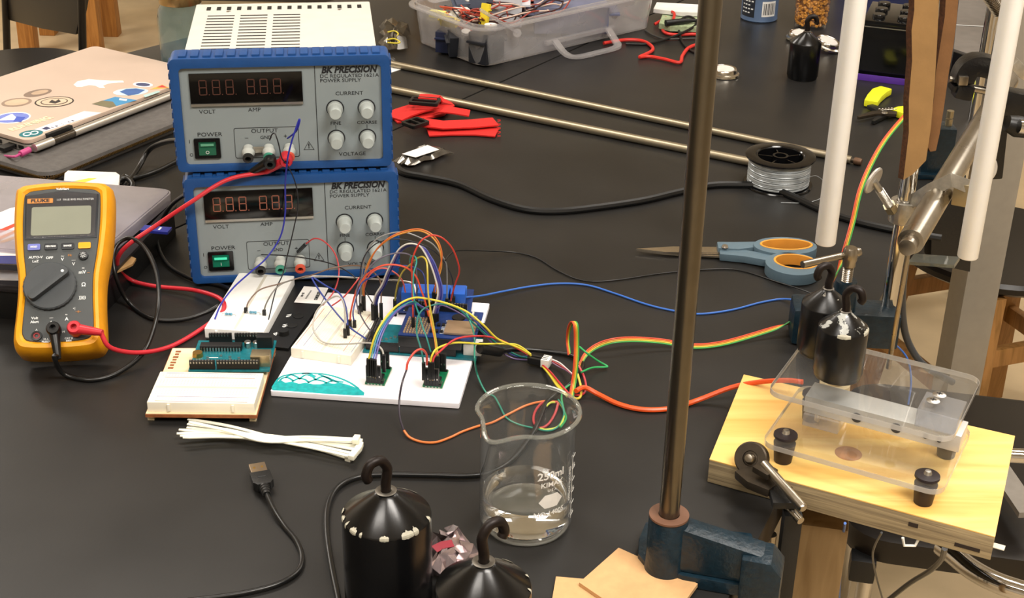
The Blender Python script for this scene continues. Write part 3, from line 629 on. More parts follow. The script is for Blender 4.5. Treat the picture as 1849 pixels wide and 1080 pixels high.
# ------------------------------------------------------------------ tray, papers and card behind the multimeter
a = P(232, 520, 0); bq = P(322, 420, 0); dx = (bq - a); dx.z = 0; dx.normalize()
BX = frame_mat((bq.x, bq.y, 0), dx)
t = thing('equipment_tray', 'black open equipment tray under the clear plastic lid at left', 'tray', BX)
mb = MB(); ring_prism(mb, rrect(.215, .26, .008, 4, -.1075, .13), rrect(.207, .252, .006, 4, -.1075, .13), 0, .030); mb.prism(rrect(.209, .254, .006, 4, -.1075, .13), .001, .004); mb.build('shell', BLACKP, t, bevel=.001)
mb = MB(); ring_prism(mb, rrect(.221, .266, .010, 4, -.1075, .13), rrect(.205, .25, .006, 4, -.1075, .13), .0301, .0335); mb.build('rim', mat('tray_rim', '#2a2728', .3), t, bevel=.0008)
clear = thin('clear_plastic', '#f4f2f6', .50, '#d6d1db', .12)
t = thing('plastic_lid', 'clear plastic organizer lid lying on the black tray', 'lid', BX @ M.Translation(V((.006, .0, .0345))) @ M.Rotation(R(4), 4, 'Y'))
mb = MB(); mb.prism(rrect(.195, .225, .014, 5, -.0975, .1175), .0095, .0112); mb.build('top', clear, t, bevel=.0006)
mb = MB(); ring_prism(mb, rrect(.200, .230, .016, 5, -.0975, .1175), rrect(.196, .226, .014, 5, -.0975, .1175), .0, .0105); mb.build('rim', clear, t, bevel=.0006)
p = P(282, 415, .047)
t = thing('blue_clip', 'dark blue plastic latch with white marks on the clear lid corner', 'latch', p)
MB(frame_mat(p, dx)).box((0, 0, 0), (.012, .028, .003)).build('body', mat('navy_plastic', '#232d86', .4), t, world=True, bevel=.0006)
mb = MB(frame_mat(p + V((0, 0, .0016)), dx)); mb.box((0, .006, 0), (.006, .002, .0003)); mb.box((0, -.004, 0), (.006, .002, .0003)); mb.build('marks', WINK, t, world=True)
def sheet(name, label, cat, quad, z, th, m_, parts=()):
    q = [P(x, y, z) for x, y in quad]; c = sum(q, V()) / len(q)
    t = thing(name, label, cat, (c.x, c.y, z)); n = len(q)
    MB().add([V((a.x, a.y, z)) for a in q] + [V((a.x, a.y, z + th)) for a in q], [tuple(range(n)), tuple(range(2 * n - 1, n - 1, -1))] + [(i, (i + 1) % n, n + (i + 1) % n, n + i) for i in range(n)]).build('sheet', m_, t, world=True, smooth=False)
    for k, (poly, c_, nm) in enumerate(parts):
        s_ = [P(x, y, z + th) for x, y in poly]; n = len(s_); z0 = z + th + .00008 * (k + 1)
        MB().add([V((a.x, a.y, z0)) for a in s_] + [V((a.x, a.y, z0 + .00006)) for a in s_], [tuple(range(n)), tuple(range(2 * n - 1, n - 1, -1))] + [(i, (i + 1) % n, n + (i + 1) % n, n + i) for i in range(n)]).build(nm, mat('print_' + c_[1:], c_, .45), t, world=True, smooth=False)
    return t
sheet('printed_box', 'white glossy printed sheet with orange stripes and navy band behind the multimeter', 'paper', [(-60, 475), (60, 480), (60, 378), (20, 386), (-60, 420)], .050, .006, mat('gloss_paper', '#ece8e6', .3),
      [([(-60, 462), (60, 462), (60, 478), (-60, 474)], '#2a2f78', 'navy_band'), ([(-60, 440), (30, 402), (30, 408), (-60, 448)], '#c8402c', 'stripe'), ([(-40, 445), (32, 414), (32, 419), (-40, 452)], '#e0852e', 'stripe'), ([(-50, 454), (34, 425), (34, 430), (-50, 458)], '#e6a94c', 'stripe')])
sheet('paper_card', 'white card edge under the printed sheet on the black tray', 'card', [(-60, 505), (48, 507), (48, 494), (-60, 486)], .0345, .0020, mat('plain_card', '#dcd9dc', .5))
sheet('rounded_card', 'white rounded card with yellow stripe behind the multimeter', 'card', [(116, 345), (118, 322), (124, 317), (210, 320), (217, 325), (215, 346)], .012, .006, mat('plain_card2', '#e2ddd6', .45),
      [([(120, 330), (160, 322), (175, 322), (140, 334)], '#d9cf4a', 'yellow_stripe'), ([(178, 345), (200, 334), (212, 336), (210, 345)], '#3b3a63', 'dark_stripe')])
sheet('cardboard_flap', 'torn brown cardboard flap sticking out of the black tray', 'cardboard', [(188, 500), (190, 478), (236, 466), (246, 470), (240, 480), (215, 492)], .028, .0022, mat('kraft', '#b08a58', .8, var=.1, scale=90, bump=.2))
p = P(225, 515, .02)
# loose cable knots behind the lid
t = thing('power_cable', 'black power cord curling behind the clear lid toward the supplies', 'cable', P(225, 335, 0))
MB().tube(wpts([(330, 253, .06), (300, 256, .045), (270, 270, .020), (252, 300, .006), (235, 325, .005), (218, 345, .005), (205, 352, .008), (212, 330, .010), (228, 322, .012), (240, 335, .010), (225, 352, .005), (190, 368, .004)]), .0030, 10).build('sheath', BLK, t, world=True)
t = thing('power_cable', 'second black cord crossing behind the clear lid to the lower supply', 'cable', P(270, 315, 0))
MB().tube(wpts([(345, 278, .004), (310, 295, .004), (275, 312, .004), (240, 322, .004), (225, 318, .004), (215, 335, .0035)]), .0030, 10).build('sheath', BLK, t, world=True)
# ------------------------------------------------------------------ circuit boards
def quadframe(a, b, z, third=None):
    """frame with origin at photo point a, x towards photo point b, both at height z"""
    A = P(a[0], a[1], z); B = P(b[0], b[1], z); return frame_mat(A, B - A), (B - A).length
ivory = mat('ivory_plastic', '#e9e2cf', .5, var=.02); whiteb = mat('breadboard_white', '#efefec', .5, var=.01)
hole_m = mat('hole_dark', '#3a3734', .8)
redl = mat('red_line', '#b5483f', .5); bluel = mat('blue_line', '#3f4f8e', .5)
pcb_t = mat('pcb_teal', '#0f6670', .35, var=.2, scale=300); pcb_b = mat('pcb_blue', '#163066', .35, var=.2, scale=300); pcb_g = mat('pcb_green', '#0f6b45', .35, var=.2, scale=300)
def breadboard(name, label, T, w, d, h, m_, rails=True, ends=True, holes=True, seen='x'):
    """w across, d along; rails along the long side"""
    t = thing(name, label, 'breadboard', T, group=None)
    MB().box((w / 2, d / 2, h / 2), (w, d, h)).build('body', m_, t, bevel=.0007)
    nx, ny = int((w - .006) / .00254), int((d - .006) / .00254); mb = MB()
    along = d > w
    L_, S_ = (d, w) if along else (w, d)
    def pt(l, s_): return (s_, l, h) if along else (l, s_, h)
    rows = [.0045, .0070, .0140 + .0, .0165, .0190, .0216, .0241] + [S_ - v for v in (.0045, .0070, .0140, .0165, .0190, .0216, .0241)]
    for s_ in rows:
        if not rails and (s_ < .009 or s_ > S_ - .009): continue
        k = .004
        while k < L_ - .003: mb.box(pt(k, s_), (.0007, .0007, .0002)); k += .00254
    if holes: o = mb.build('tie_holes', mat('tie_hole', '#c9c4b4', .8), t, smooth=False); o['kind'] = 'stuff'
    mb = MB(); c = pt(L_ / 2, S_ / 2); mb.box(c, (.0026, L_ - .004, .0003) if along else (L_ - .004, .0026, .0003)); mb.build('centre_groove', mat('groove', '#c9c4b6', .7), t)
    if rails:
        for s_, m2 in ((.0022, redl), (.0094, bluel), (S_ - .0094, redl), (S_ - .0022, bluel)):
            c = pt(L_ / 2, s_); MB().box((c[0], c[1], h), (.0004, L_ - .012, .0002) if along else (L_ - .012, .0004, .0002)).build('rail_line', m2, t)
    for k in (.2, .8):
        c = pt(0, 0)
        MB().box((w * k, -.0005, h * .5), (.0022, .0016, h * .7)).build('side_lug', m_, t, bevel=.0003)
    return t
# black mounting plate with label and three terminal holes
T, L_ = quadframe((372, 612), (521, 629), .003)
t = thing('mounting_plate', 'black breadboard mounting plate with white label and terminal holes', 'plate', T @ M.Translation(V((0, 0, -.003))))
q = [P(372, 612, .003), P(521, 629, .003), P(603, 513, .003), P(458, 497, .003)]
MB().add([V((a.x, a.y, z)) for z in (.0, .003) for a in q], [(3, 2, 1, 0), (4, 5, 6, 7), (0, 1, 5, 4), (1, 2, 6, 5), (2, 3, 7, 6), (3, 0, 4, 7)]).build('plate', mat('plate_black', '#0f0f10', .4), t, world=True, bevel=.0006)
lq = [P(x, y, .0031) for x, y in ((531, 546), (549, 517), (593, 520), (579, 549))]
MB().add([V((a.x, a.y, z)) for z in (.0030, .0032) for a in lq], [(3, 2, 1, 0), (4, 5, 6, 7), (0, 1, 5, 4), (1, 2, 6, 5), (2, 3, 7, 6), (3, 0, 4, 7)]).build('label', mat('label_paper', '#e8e6e2', .5), t, world=True)
def ttext(mb, s, x, y, z, size, dirpx, **k):
    a = P(x, y, z); b = P(x + dirpx[0], y + dirpx[1], z); mb.text(s, size, frame_mat(a, b - a), .00006, **k)
mb = MB(); ttext(mb, 'ELECTRONICS', 573, 534, .0034, .0044, (-9, 18), bold=.0002, sx=.62); ttext(mb, 'BB-400', 546, 532, .0034, .0036, (-9, 18), sx=.8)
for k in range(9): mb.box(P(557 - k * 0 + .0, 532, .0033) + V((-.001 * (k - 4) * .35, -.0020 * (k - 4), 0)), (.0016, .0009, .0002))
mb.build('label_lettering', INK, t, world=True, smooth=False)
mb = MB(); ttext(mb, 'Va', 521, 570, .0033, .0062, (-5, 20), bold=.0001); ttext(mb, 'Vb', 514, 588, .0033, .0062, (-5, 20), bold=.0001)
g0 = P(499, 603, .0032)
for k, w_ in enumerate((.0062, .0040, .0018)): mb.box(g0 + V((-.0014 * k, 0, 0)), (.0008, w_, .0002))
mb.box(g0 + V((.003, 0, 0)), (.0045, .0008, .0002)); mb.build('terminal_lettering', WINK, t, world=True, smooth=False)
for (x, y) in ((539, 571), (527, 588)): MB().lathe([(0, .0003), (.0044, .0003), (.0050, .0005), (.0050, 0)], 24, P(x, y, .0030)).build('terminal_hole', mat('hole_black', '#050505', .9), t, world=True)
MB().lathe([(0, .004), (.0048, .004), (.0052, .0), (.0052, 0)], 20, P(512, 603, .0030)).build('ground_post', BLACKP, t, world=True)
T, L_ = quadframe((369, 593), (476, 600), .0125); BB1 = T @ M.Translation(V((0, 0, -.0095)))
breadboard('breadboard', 'long white breadboard with two blue resistors on the black plate', BB1, L_, .116, .0095, whiteb, rails=False, holes=False)
BBZ = .0125
for (x, y, lab) in ((413, 567, 'left of the two small blue resistors on the long white breadboard'), (457, 564, 'right of the two small blue resistors on the long white breadboard')):
    c = P(x, y, BBZ + .002); t = thing('resistor', lab, 'resistor', c); d = V((1, -.08, 0)).normalized()
    MB().lathe([(0, -.0034), (.0010, -.0033), (.0013, -.0028), (.0012, -.0018), (.0010, -.001), (.0010, .001), (.0012, .0018), (.0013, .0028), (.0010, .0033), (0, .0034)], 14, c, d).build('body', mat('resistor_blue', '#5f9fb8', .35), t, world=True)
    mb = MB()
    for k in (-.0022, -.0009, .0009, .0022): mb.lathe([(.00125 if abs(k) > .002 else .00105, k - .0002), (.00137 if abs(k) > .002 else .0011, k), (.00125 if abs(k) > .002 else .00105, k + .0002)], 12, c, d)
    mb.build('colour_bands', mat('band', '#2c3f58', .5), t, world=True)
    MB().tube([c + d * -.0065 + V((0, 0, -.002)), c + d * -.0060, c + d * .0060, c + d * .0065 + V((0, 0, -.002))], .0003, 6).build('leads', SILV, t, world=True)
# wooden holder with small board and breadboard
T, L_ = quadframe((262, 748), (464, 750), .0085)
t = thing('wooden_holder', 'laser cut plywood holder carrying the small teal board and ivory breadboard', 'holder', T @ M.Translation(V((0, 0, -.0085))))
ply = wood('pale_plywood', '#e6d6b2', '#d8c39a', 4, .5, (1, 10, 4)); burnt = mat('burnt_edge', '#8a4f2b', .7, var=.25, scale=200)
q = [P(262, 748, .0085), P(464, 750, .0085), P(498, 628, .0085), P(311, 628, .0085)]
mb = MB(); mb.add([V((a.x, a.y, z)) for z in (.0055, .0082) for a in q], [(3, 2, 1, 0), (0, 1, 5, 4), (1, 2, 6, 5), (2, 3, 7, 6), (3, 0, 4, 7), (4, 5, 6, 7)]); mb.build('board', burnt, t, world=True)
qi = [P(x, y, .0085) for x, y in ((263, 747), (463, 749), (497, 629), (312, 629))]
mb = MB(); mb.add([V((a.x, a.y, z)) for z in (.0080, .0086) for a in qi], [(3, 2, 1, 0), (4, 5, 6, 7), (0, 1, 5, 4), (1, 2, 6, 5), (2, 3, 7, 6), (3, 0, 4, 7)]).build('top_veneer', ply, t, world=True)
for (x, y) in ((272, 748), (456, 750), (490, 634), (318, 634)):
    c = P(x, y, .0055); MB().box((c.x, c.y + .002, .00275), (.0055, .0055, .0055)).build('foot', ply, t, world=True, bevel=.0004)
mb = MB()
for k in range(7):
    y = 635 + k * 4.9; a = P(322 - k * 2.3, y, .0087)
    mb.box(a, (.0046 - .0012 * (k % 2), .0026, .0004), T=None)
mb.build('burnt_lettering', burnt, t, world=True)
T, L_ = quadframe((265, 726), (459, 729), .0180)
breadboard('breadboard', 'ivory half size breadboard at the front of the plywood holder', T @ M.Translation(V((0, 0, -.0094))), L_, .050, .0093, ivory)
def header(t, T, x0, x1, y, z, rows=1, h=.0085, w=.0025, dots=True, name='pin_header'):
    mb = MB(T); mb.box(((x0 + x1) / 2, y, z + h / 2), (x1 - x0, w * rows, h)); o = mb.build(name, BLACKP, t, bevel=.0002)
    if dots:
        mb = MB(T); n = int((x1 - x0) / .00254)
        for r_ in range(rows):
            for k in range(n): mb.box((x0 + .0013 + k * .00254, y + (r_ - (rows - 1) / 2) * .0025, z + h + .0001), (.0012, .0012, .0002)); mb.box((x0 + .0013 + k * .00254, y - w * rows / 2 - .0001, z + h * .8), (.0011, .0003, h * .22))
        d = mb.build('contacts', SILV, o, smooth=False); d['kind'] = 'stuff'
    return o
T, L_ = quadframe((340, 669), (485, 669), .0145)
t = thing('microcontroller_board', 'small teal microcontroller board on the plywood holder behind the breadboard', 'circuit board', T @ M.Translation(V((0, 0, -.0016))))
w, d = .0686, .0534
MB().box((w / 2, d / 2, .0008), (w, d, .0016)).build('pcb', pcb_t, t)
I = M.Identity(4)
header(t, I, .001, .0225, .0025, .0016); header(t, I, .0240, .0600, .0025, .0016); header(t, I, .010, .0300, d - .0025, .0016); header(t, I, .0325, .0575, d - .0025, .0016)
ic = MB().box((.0225, d - .0160, .0042), (.0360, .0080, .0048)).build('chip', BLACKP, t, bevel=.0005)
mb = MB()
for k in range(14):
    for s_ in (-1, 1): mb.box((.0060 + k * .00254, d - .0160 + s_ * .0045, .0034), (.0013, .0010, .0036))
o = mb.build('chip_pins', SILV, ic, smooth=False); o['kind'] = 'stuff'
for x in (.0450, .0525): MB().lathe([(0, .0070), (.0026, .0070), (.0031, .0064), (.0031, .0016)], 20, (x, d - .0115, 0)).build('capacitor', SILV, t)
MB().box((.0605, .0120, .0070), (.0165, .0120, .0108)).build('usb_port', mat('tin', '#b9a988', .3, .9), t, bevel=.0005)
MB().box((.0600, d - .0100, .0070), (.0140, .0090, .0108)).build('power_jack', BLACKP, t, bevel=.0006)
MB().lathe([(0, .0055), (.0042, .0055), (.0048, .0016)], 16, (.0040, .0250, 0)).build('reset_button', GOLD, t)
mb = MB(); mb.box((.018, .022, .0018), (.008, .0008, .0001)); mb.box((.036, .012, .0018), (.014, .0010, .0001)); mb.build('lettering', WINK, t, smooth=False)
mb = MB()
for k in range(16): mb.box((.012 + (k * 37 % 46) * .001, .0085 + (k * 23 % 17) * .001, .0022), (.0022, .0012, .0012))
o = mb.build('components', SILV, t, smooth=False); o['kind'] = 'stuff'

# foam board with drawing
FZ = .0055
q = [P(488, 706, FZ), P(829, 729, FZ), P(884, 548, FZ), P(592, 528, FZ)]
t = thing('foam_board', 'white foam board with a cyan marker scribble carrying the large circuit', 'foam board', (q[0].x, q[0].y, 0))
rp = []
for i, a in enumerate(q):
    b = q[(i + 1) % 4]; p_ = q[i - 1]
    for s in (0, 1, 2, 3): u_ = s / 3; rp.append(((a + (p_ - a).normalized() * .0015 * (1 - u_) ** 2 + (b - a).normalized() * .0015 * u_ ** 2)))
n = len(rp)
mb = MB(); mb.add([V((a.x, a.y, z)) for z in (.0006, FZ) for a in rp], [tuple(range(n - 1, -1, -1)), tuple(range(n, 2 * n))] + [(i, (i + 1) % n, n + (i + 1) % n, n + i) for i in range(n)]).build('board', mat('foam_white', '#ece9ee', .6, var=.01), t, world=True, bevel=.0003)
cy = mat('cyan_marker', '#0b9a9c', .5, var=.22, scale=260)
fill = [P(x, y, FZ + .0001) for x, y in ((490, 703), (500, 690), (506, 686), (515, 691), (527, 689), (540, 693), (552, 691), (566, 694), (578, 694), (590, 691), (602, 693), (614, 691), (632, 696), (650, 703), (658, 709), (657, 714), (640, 714), (600, 712), (560, 709), (520, 706), (494, 705))]
n = len(fill); MB().add([V((a.x, a.y, z)) for z in (FZ, FZ + .00012) for a in fill], [tuple(range(n - 1, -1, -1)), tuple(range(n, 2 * n))] + [(i, (i + 1) % n, n + (i + 1) % n, n + i) for i in range(n)]).build('marker_fill', cy, t, world=True, smooth=False)
mb = MB()
for pts in ([(492, 700), (505, 682), (525, 676), (550, 674), (580, 675), (605, 680), (630, 690), (648, 702)], [(503, 690), (510, 683), (520, 682), (530, 688)], [(528, 689), (538, 684), (550, 685), (558, 691)], [(556, 691), (568, 686), (582, 688), (590, 692)],
            [(588, 692), (600, 688), (612, 691)], [(515, 682), (525, 677), (535, 680), (542, 685)], [(541, 684), (552, 677), (564, 680), (570, 686)], [(569, 686), (582, 680), (594, 684), (600, 689)], [(545, 675), (556, 674), (570, 680)], [(575, 676), (592, 682), (606, 688), (620, 690)]):
    mb.strip(catmull([P(x, y, FZ + .0002) for x, y in pts], 4), .0019, .0001)
mb.build('marker_lines', cy, t, world=True, smooth=False)
T, L_ = quadframe((525, 628), (634, 643), .0150)
BB2 = T @ M.Translation(V((0, 0, -.0094)))
breadboard('breadboard', 'ivory half size breadboard on the left of the white foam board', BB2, L_, .084, .0094, ivory)

# large controller board with shield
T, L_ = quadframe((655, 634), (846, 648), .0075); MEGA = T @ M.Translation(V((0, 0, -.0016)))
t = thing('microcontroller_board', 'large teal microcontroller board on the white foam board beneath the shield', 'circuit board', MEGA)
w, d = .1016, .0533
MB().box((w / 2, d / 2, .0008), (w, d, .0016)).build('pcb', pcb_t, t)
mb = MB()
for (x, y) in ((.004, .004), (w - .004, .004), (w - .004, d - .004), (.004, d - .004)): mb.box((x, y, -.0002), (.004, .004, .0003))
mb.build('spacers', WHITEP, t)
header(t, M.Translation(V((.0045, .003, 0))) @ M.Rotation(R(90), 4, 'Z'), 0, .046, 0, .0016, rows=2)
header(t, I, .0120, .0320, .0025, .0016, dots=False); header(t, I, .0330, .0830, .0025, .0016, dots=False); header(t, I, .030, .078, d - .0025, .0016)
MB().box((w - .0045, .012, .0070), (.016, .012, .0108)).build('usb_port', WHITEP, t, bevel=.0005)
MB().box((w - .0060, .0440, .0070), (.0140, .0090, .0108)).build('power_jack', BLACKP, t, bevel=.0006)
MB().box((.0250, .0150, .0019), (.012, .006, .0004)).build('white_patch', WINK, t)
mb = MB()
for k in range(22): mb.box((.010 + (k * 37 % 24) * .001, .0065 + (k * 23 % 30) * .001, .0022), (.0020, .0012, .0012))
o = mb.build('components', SILV, t, smooth=False); o['kind'] = 'stuff'
mb = MB()
for k in range(17): mb.box((.0345 + k * .0028, .0010, .0103), (.0012, .0006, .0010))
o = mb.build('header_pins', SILV, t, smooth=False); o['kind'] = 'stuff'
SHZ = .0190; SH_T = MEGA @ M.Translation(V((.0320, .000, SHZ)))
t = thing('data_logging_shield', 'blue shield with gold pad grid and memory card stacked on the large teal board', 'circuit board', SH_T)
MB().box((.0343, .0267, .0008), (.0686, .0534, .0016)).build('pcb', pcb_b, t)
header(t, I, .0005, .0560, .0015, -.0086, h=.0094, w=.0066, dots=False, name='stacking_header'); header(t, I, .006, .054, .0505, .0016, h=.0085)
mb = MB()
for j in range(9):
    for k in range(9): mb.lathe([(0, .0014), (.0009, .0012), (.0012, 0)], 6, (.0045 + k * .00254, .0055 + j * .0034, .0016))
o = mb.build('gold_pads', mat('old_gold', '#b39c7c', .4, .4), t); o['kind'] = 'stuff'
MB().box((.0530, .0180, .0030), (.0270, .0240, .0020)).build('memory_card', mat('copper_card', '#b49a7e', .35, .6), t, bevel=.0005)
MB().box((.0620, .0370, .0030), (.0060, .0070, .0026)).build('card_slot', mat('tin', '#b9a988', .3, .9), t, bevel=.0004)
MB().lathe([(0, .0028), (.0060, .0028), (.0062, .0016)], 24, (.0480, .0390, 0)).build('coin_cell', BLACKP, t)
for k in range(6):
    MB().box((.0285 + (k % 3) * .0042, .0100 + (k // 3) * .012, .0026), (.0026, .0036, .0020)).build('chip', BLACKP, t)
mb = MB(); mb.text('*', .010, at((.0400, .0285, .0018)), .0001, bold=.0003); mb.text('+', .006, at((.0430, .0205, .0018)), .0001)
for k in range(8): mb.box((.0375, .0080 + k * .0024, .0018), (.0035, .0009, .0001))
mb.build('lettering', WINK, t, smooth=False)
for k in range(4): MB().box((.0600, .0435 + k * .0022, .0030), (.0016, .0009, .0026)).build('led', WHITEP, t)
# relay module
RZ = .0105
RT, L_ = quadframe((722, 562), (844, 566), RZ)
t = thing('relay_module', 'blue relay module with four blue relays behind the large board', 'relay module', RT @ M.Translation(V((0, 0, -.0016))))
MB().box((.0300, .0250, .0008), (.0720, .0500, .0016)).build('pcb', pcb_b, t)
relay = mat('relay_blue', '#2457b0', .3)
for k in range(4):
    o = MB().box((.0075 + k * .0152, .0175, .0094), (.0138, .0190, .0155)).build('relay', relay, t, bevel=.0004)
for k in range(4): MB().box((.0075 + k * .0152, .0330, .0066), (.0140, .0085, .0100)).build('screw_terminal', mat('terminal_blue', '#3b74c9', .4), t, bevel=.0003)
for k in range(4): MB().box((.0075 + k * .0152, .0040, .0040), (.0060, .0080, .0050)).build('optocoupler', BLACKP, t, bevel=.0003)
mb = MB()
for k in range(10): mb.box((-.003 + k * .0072, .0012, .0020), (.0020, .0008, .0004))
mb.text('K1', .004, at((-.0030, .012, .0017)), .0001); mb.build('lettering', WINK, t, smooth=False)
for x in (-.003, .063):
    for y in (.003, .047): MB().cyl((x, y, -.0048), (x, y, .0), .0016, n=12).build('standoff', WHITEP, t)
# two little amplifier boards
BRK = []
for i, (a, b, lab) in enumerate((((659, 691), (693, 694), 'left of the two small green breakout boards on the foam board'), ((763, 696), (797, 699), 'right small green breakout board on the foam board with red wires'))):
    T, L_ = quadframe(a, b, .0072); T = T @ M.Translation(V((0, 0, -.0016)))
    t = thing('breakout_board', lab, 'circuit board', T)
    MB().box((.0085, .0150, .0008), (.0170, .0300, .0016)).build('pcb', pcb_g, t)
    MB().box((.0085, .0145, -.0002), (.0190, .0310, .0003)).build('tape', WHITEP, t)
    MB().box((.0085, .0013, .0023), (.0150, .0025, .0014)).build('pin_header', BLACKP, t); MB().box((.0110, .0270, .0023), (.0110, .0025, .0014)).build('pin_header', BLACKP, t)
    MB().box((.0120, .0100, .0026), (.0040, .0090, .0018)).build('chip', BLACKP, t)
    mb = MB()
    for k in range(5): mb.box((.0095 + k * .0015, .0060, .0022), (.0007, .0050, .0012))
    for k in range(5): mb.box((.0030 + k * .0028, -.0002, .0008), (.0014, .0006, .0008))
    mb.build('solder_pads', SILV, t)
    BRK.append(T); sd = ('left', 'right')[i]
    for (x, y, w_, h_, wh) in ((.0075, .0012, .0120, .0150, 'front'), (.0115, .0270, .0075, .0160, 'rear')):
        k_ = thing('wire_plug', 'black ganged wire plug standing on the %s pins of the %s breakout board' % (wh, sd), 'plug', T @ M.Translation(V((x, y, .0032))))
        n_ = round(w_ / .0026)
        for j in range(n_): MB().box(((j - (n_ - 1) / 2) * .0026, 0, h_ / 2), (.0025, .0028, h_)).build('housing', BLACKP, k_, bevel=.0002)
        mb = MB()
        for j in range(n_): mb.box(((j - (n_ - 1) / 2) * .0026, -.0015, h_ * .36), (.0009, .0003, .0014))
        mb.build('crimp_windows', SILV, k_)

# ------------------------------------------------------------------ jumper wires
WC = {}
def wc(h): return mat('wire_' + h.lstrip('#'), h, .38, var=.04)
def jumper(label, h, pts, Ya, Yb, plugs=(1, 1), r=.00068, name='jumper_wire', group=None, cat='wire', h2=None):
    """pts are measured in the photo; depth runs from Ya to Yb along the wire"""
    n = len(pts); W3 = []
    for k, p in enumerate(pts):
        if len(p) == 3: W3.append(PY(p[0], p[1], p[2]))
        else: W3.append(PY(p[0], p[1], Ya + (Yb - Ya) * k / (n - 1)))
        if W3[-1].z < .0014: W3[-1] = P(p[0], p[1], .0014)
    c = catmull(W3, 6); t = thing(name, label, cat, c[0], group)
    MB().tube(c, r, 7).build('sheath', wc(h), t, world=True)
    for e, on in ((0, plugs[0]), (-1, plugs[1])):
        if not on: continue
        p = c[e]; mb = MB(); mb.box((p.x, p.y, p.z - .0060), (.0031, .0031, .0165)); mb.build('plug', BLACKP, t, world=True, bevel=.0003)
        if e == 0: mb = MB(); mb.cyl((p.x, p.y, p.z - .0130), (p.x, p.y, p.z - .0155), .0003, n=6); mb.build('pin', GOLD, t, world=True)
    return t
jumper('orange jumper wire making the tallest arch over the circuit boards', '#c8682f', [(657, 538), (658, 507), (667, 475), (682, 448), (707, 427), (733, 417), (757, 414), (778, 422), (792, 438), (798, 460), (795, 480), (789, 500), (783, 532)], 1.180, 1.150)
jumper('light amber jumper wire running just beside the tallest orange arch', '#cf8f3e', [(655, 540), (656, 508), (664, 477), (680, 451), (706, 430), (733, 420), (757, 417), (776, 425), (790, 441), (796, 462), (797, 482), (792, 502), (787, 534)], 1.184, 1.154)
jumper('pale grey jumper wire arching widest behind the orange arch', '#7d7c7a', [(652, 552), (652, 520), (655, 485), (662, 455), (680, 432), (707, 421), (733, 420), (760, 430), (780, 440), (793, 455), (803, 470), (807, 487), (807, 543)], 1.176, 1.185)
jumper('thin black jumper wire arching behind the boards to the right', '#26262a', [(649, 557), (650, 505), (653, 477), (663, 455), (683, 438), (713, 432), (740, 435), (770, 445), (793, 462), (808, 483), (817, 505), (819, 540)], 1.172, 1.190, r=.00055)
jumper('mauve grey jumper wire looping left from the long header', '#5f5966', [(672, 602), (657, 580), (645, 553), (645, 520), (657, 497), (677, 473), (697, 462), (720, 457), (743, 463), (752, 490), (752, 545)], 1.125, 1.150)
bund = [(673, 553), (678, 533), (690, 513), (697, 495), (707, 473), (718, 453), (730, 443), (743, 440), (757, 444), (767, 457), (777, 477), (785, 500), (790, 520), (790, 535), (785, 552), (781, 570)]
for k, (h, lab) in enumerate((('#c9c5bd', 'white jumper wire at the front edge of the tall ribbon arch'), ('#6a5f86', 'violet jumper wire second in the tall ribbon arch'), ('#3f3d80', 'indigo jumper wire in the middle of the tall ribbon arch'), ('#2b2f7a', 'navy jumper wire fourth in the tall ribbon arch'), ('#555a9a', 'slate blue jumper wire at the back edge of the tall ribbon arch'))):
    jumper(lab, h, [(x + (k * 2.1 if i > 7 else k * 1.6 if i < 5 else k * 1.1), y + (k * .8 if 5 <= i <= 9 else (k % 2) * 3)) for i, (x, y) in enumerate(bund)], 1.160 + .001 * k, 1.135 + .001 * k, r=.00075)
jumper('red orange jumper wire in a low arch from the small breadboard to the shield', '#d2482b', [(632, 582), (634, 560), (645, 520), (657, 503), (670, 490), (690, 480), (710, 478), (730, 482), (743, 490), (753, 503), (760, 523), (767, 543), (775, 575)], 1.145, 1.135, r=.0008)
jumper('red jumper wire arching high to the right over the relays', '#b8392c', [(746, 577), (745, 540), (744, 500), (743, 480), (748, 458), (758, 438), (770, 428), (783, 425), (797, 429), (810, 440), (820, 455), (828, 478), (829, 493), (823, 510), (817, 530), (813, 547)], 1.125, 1.160, r=.0008)
jumper('teal jumper wire with a tight top loop above the relays', '#1f7f78', [(741, 480), (740, 470), (743, 463), (750, 464), (752, 475), (747, 493), (746, 520), (748, 542), (757, 570), (764, 593), (771, 612), (779, 640)], 1.150, 1.082, plugs=(0, 1))
jumper('mustard jumper wire looping over the relays down to the right breakout board', '#b5a136', [(713, 545), (715, 527), (720, 507), (728, 490), (742, 477), (753, 467), (763, 464), (770, 472), (772, 493), (773, 527), (777, 558), (783, 590), (788, 620), (791, 647)], 1.165, 1.078, r=.0008)
jumper('amber jumper wire dropping straight to the right breakout board', '#c9822d', [(774, 560), (779, 585), (785, 612), (787, 630), (787, 648)], 1.125, 1.078, r=.0008, plugs=(0, 1))
yl = [(665, 652), (677, 607), (697, 573), (720, 550), (747, 538), (773, 540), (807, 548), (843, 563), (873, 587), (900, 613), (940, 630), (968, 650), (990, 674), (1006, 697), (1024, 716)]
YL = [1.053, 1.06, 1.075, 1.09, 1.10, 1.105, 1.105, 1.10, 1.095, 1.10, 1.105, 1.11, 1.085, 1.056, 1.042]
jumper('long bright yellow wire arching from the left breakout board to the cable knot', '#cdbb3a', [(x, y, Y) for (x, y), Y in zip(yl, YL)], 0, 0, plugs=(1, 0), r=.0009)
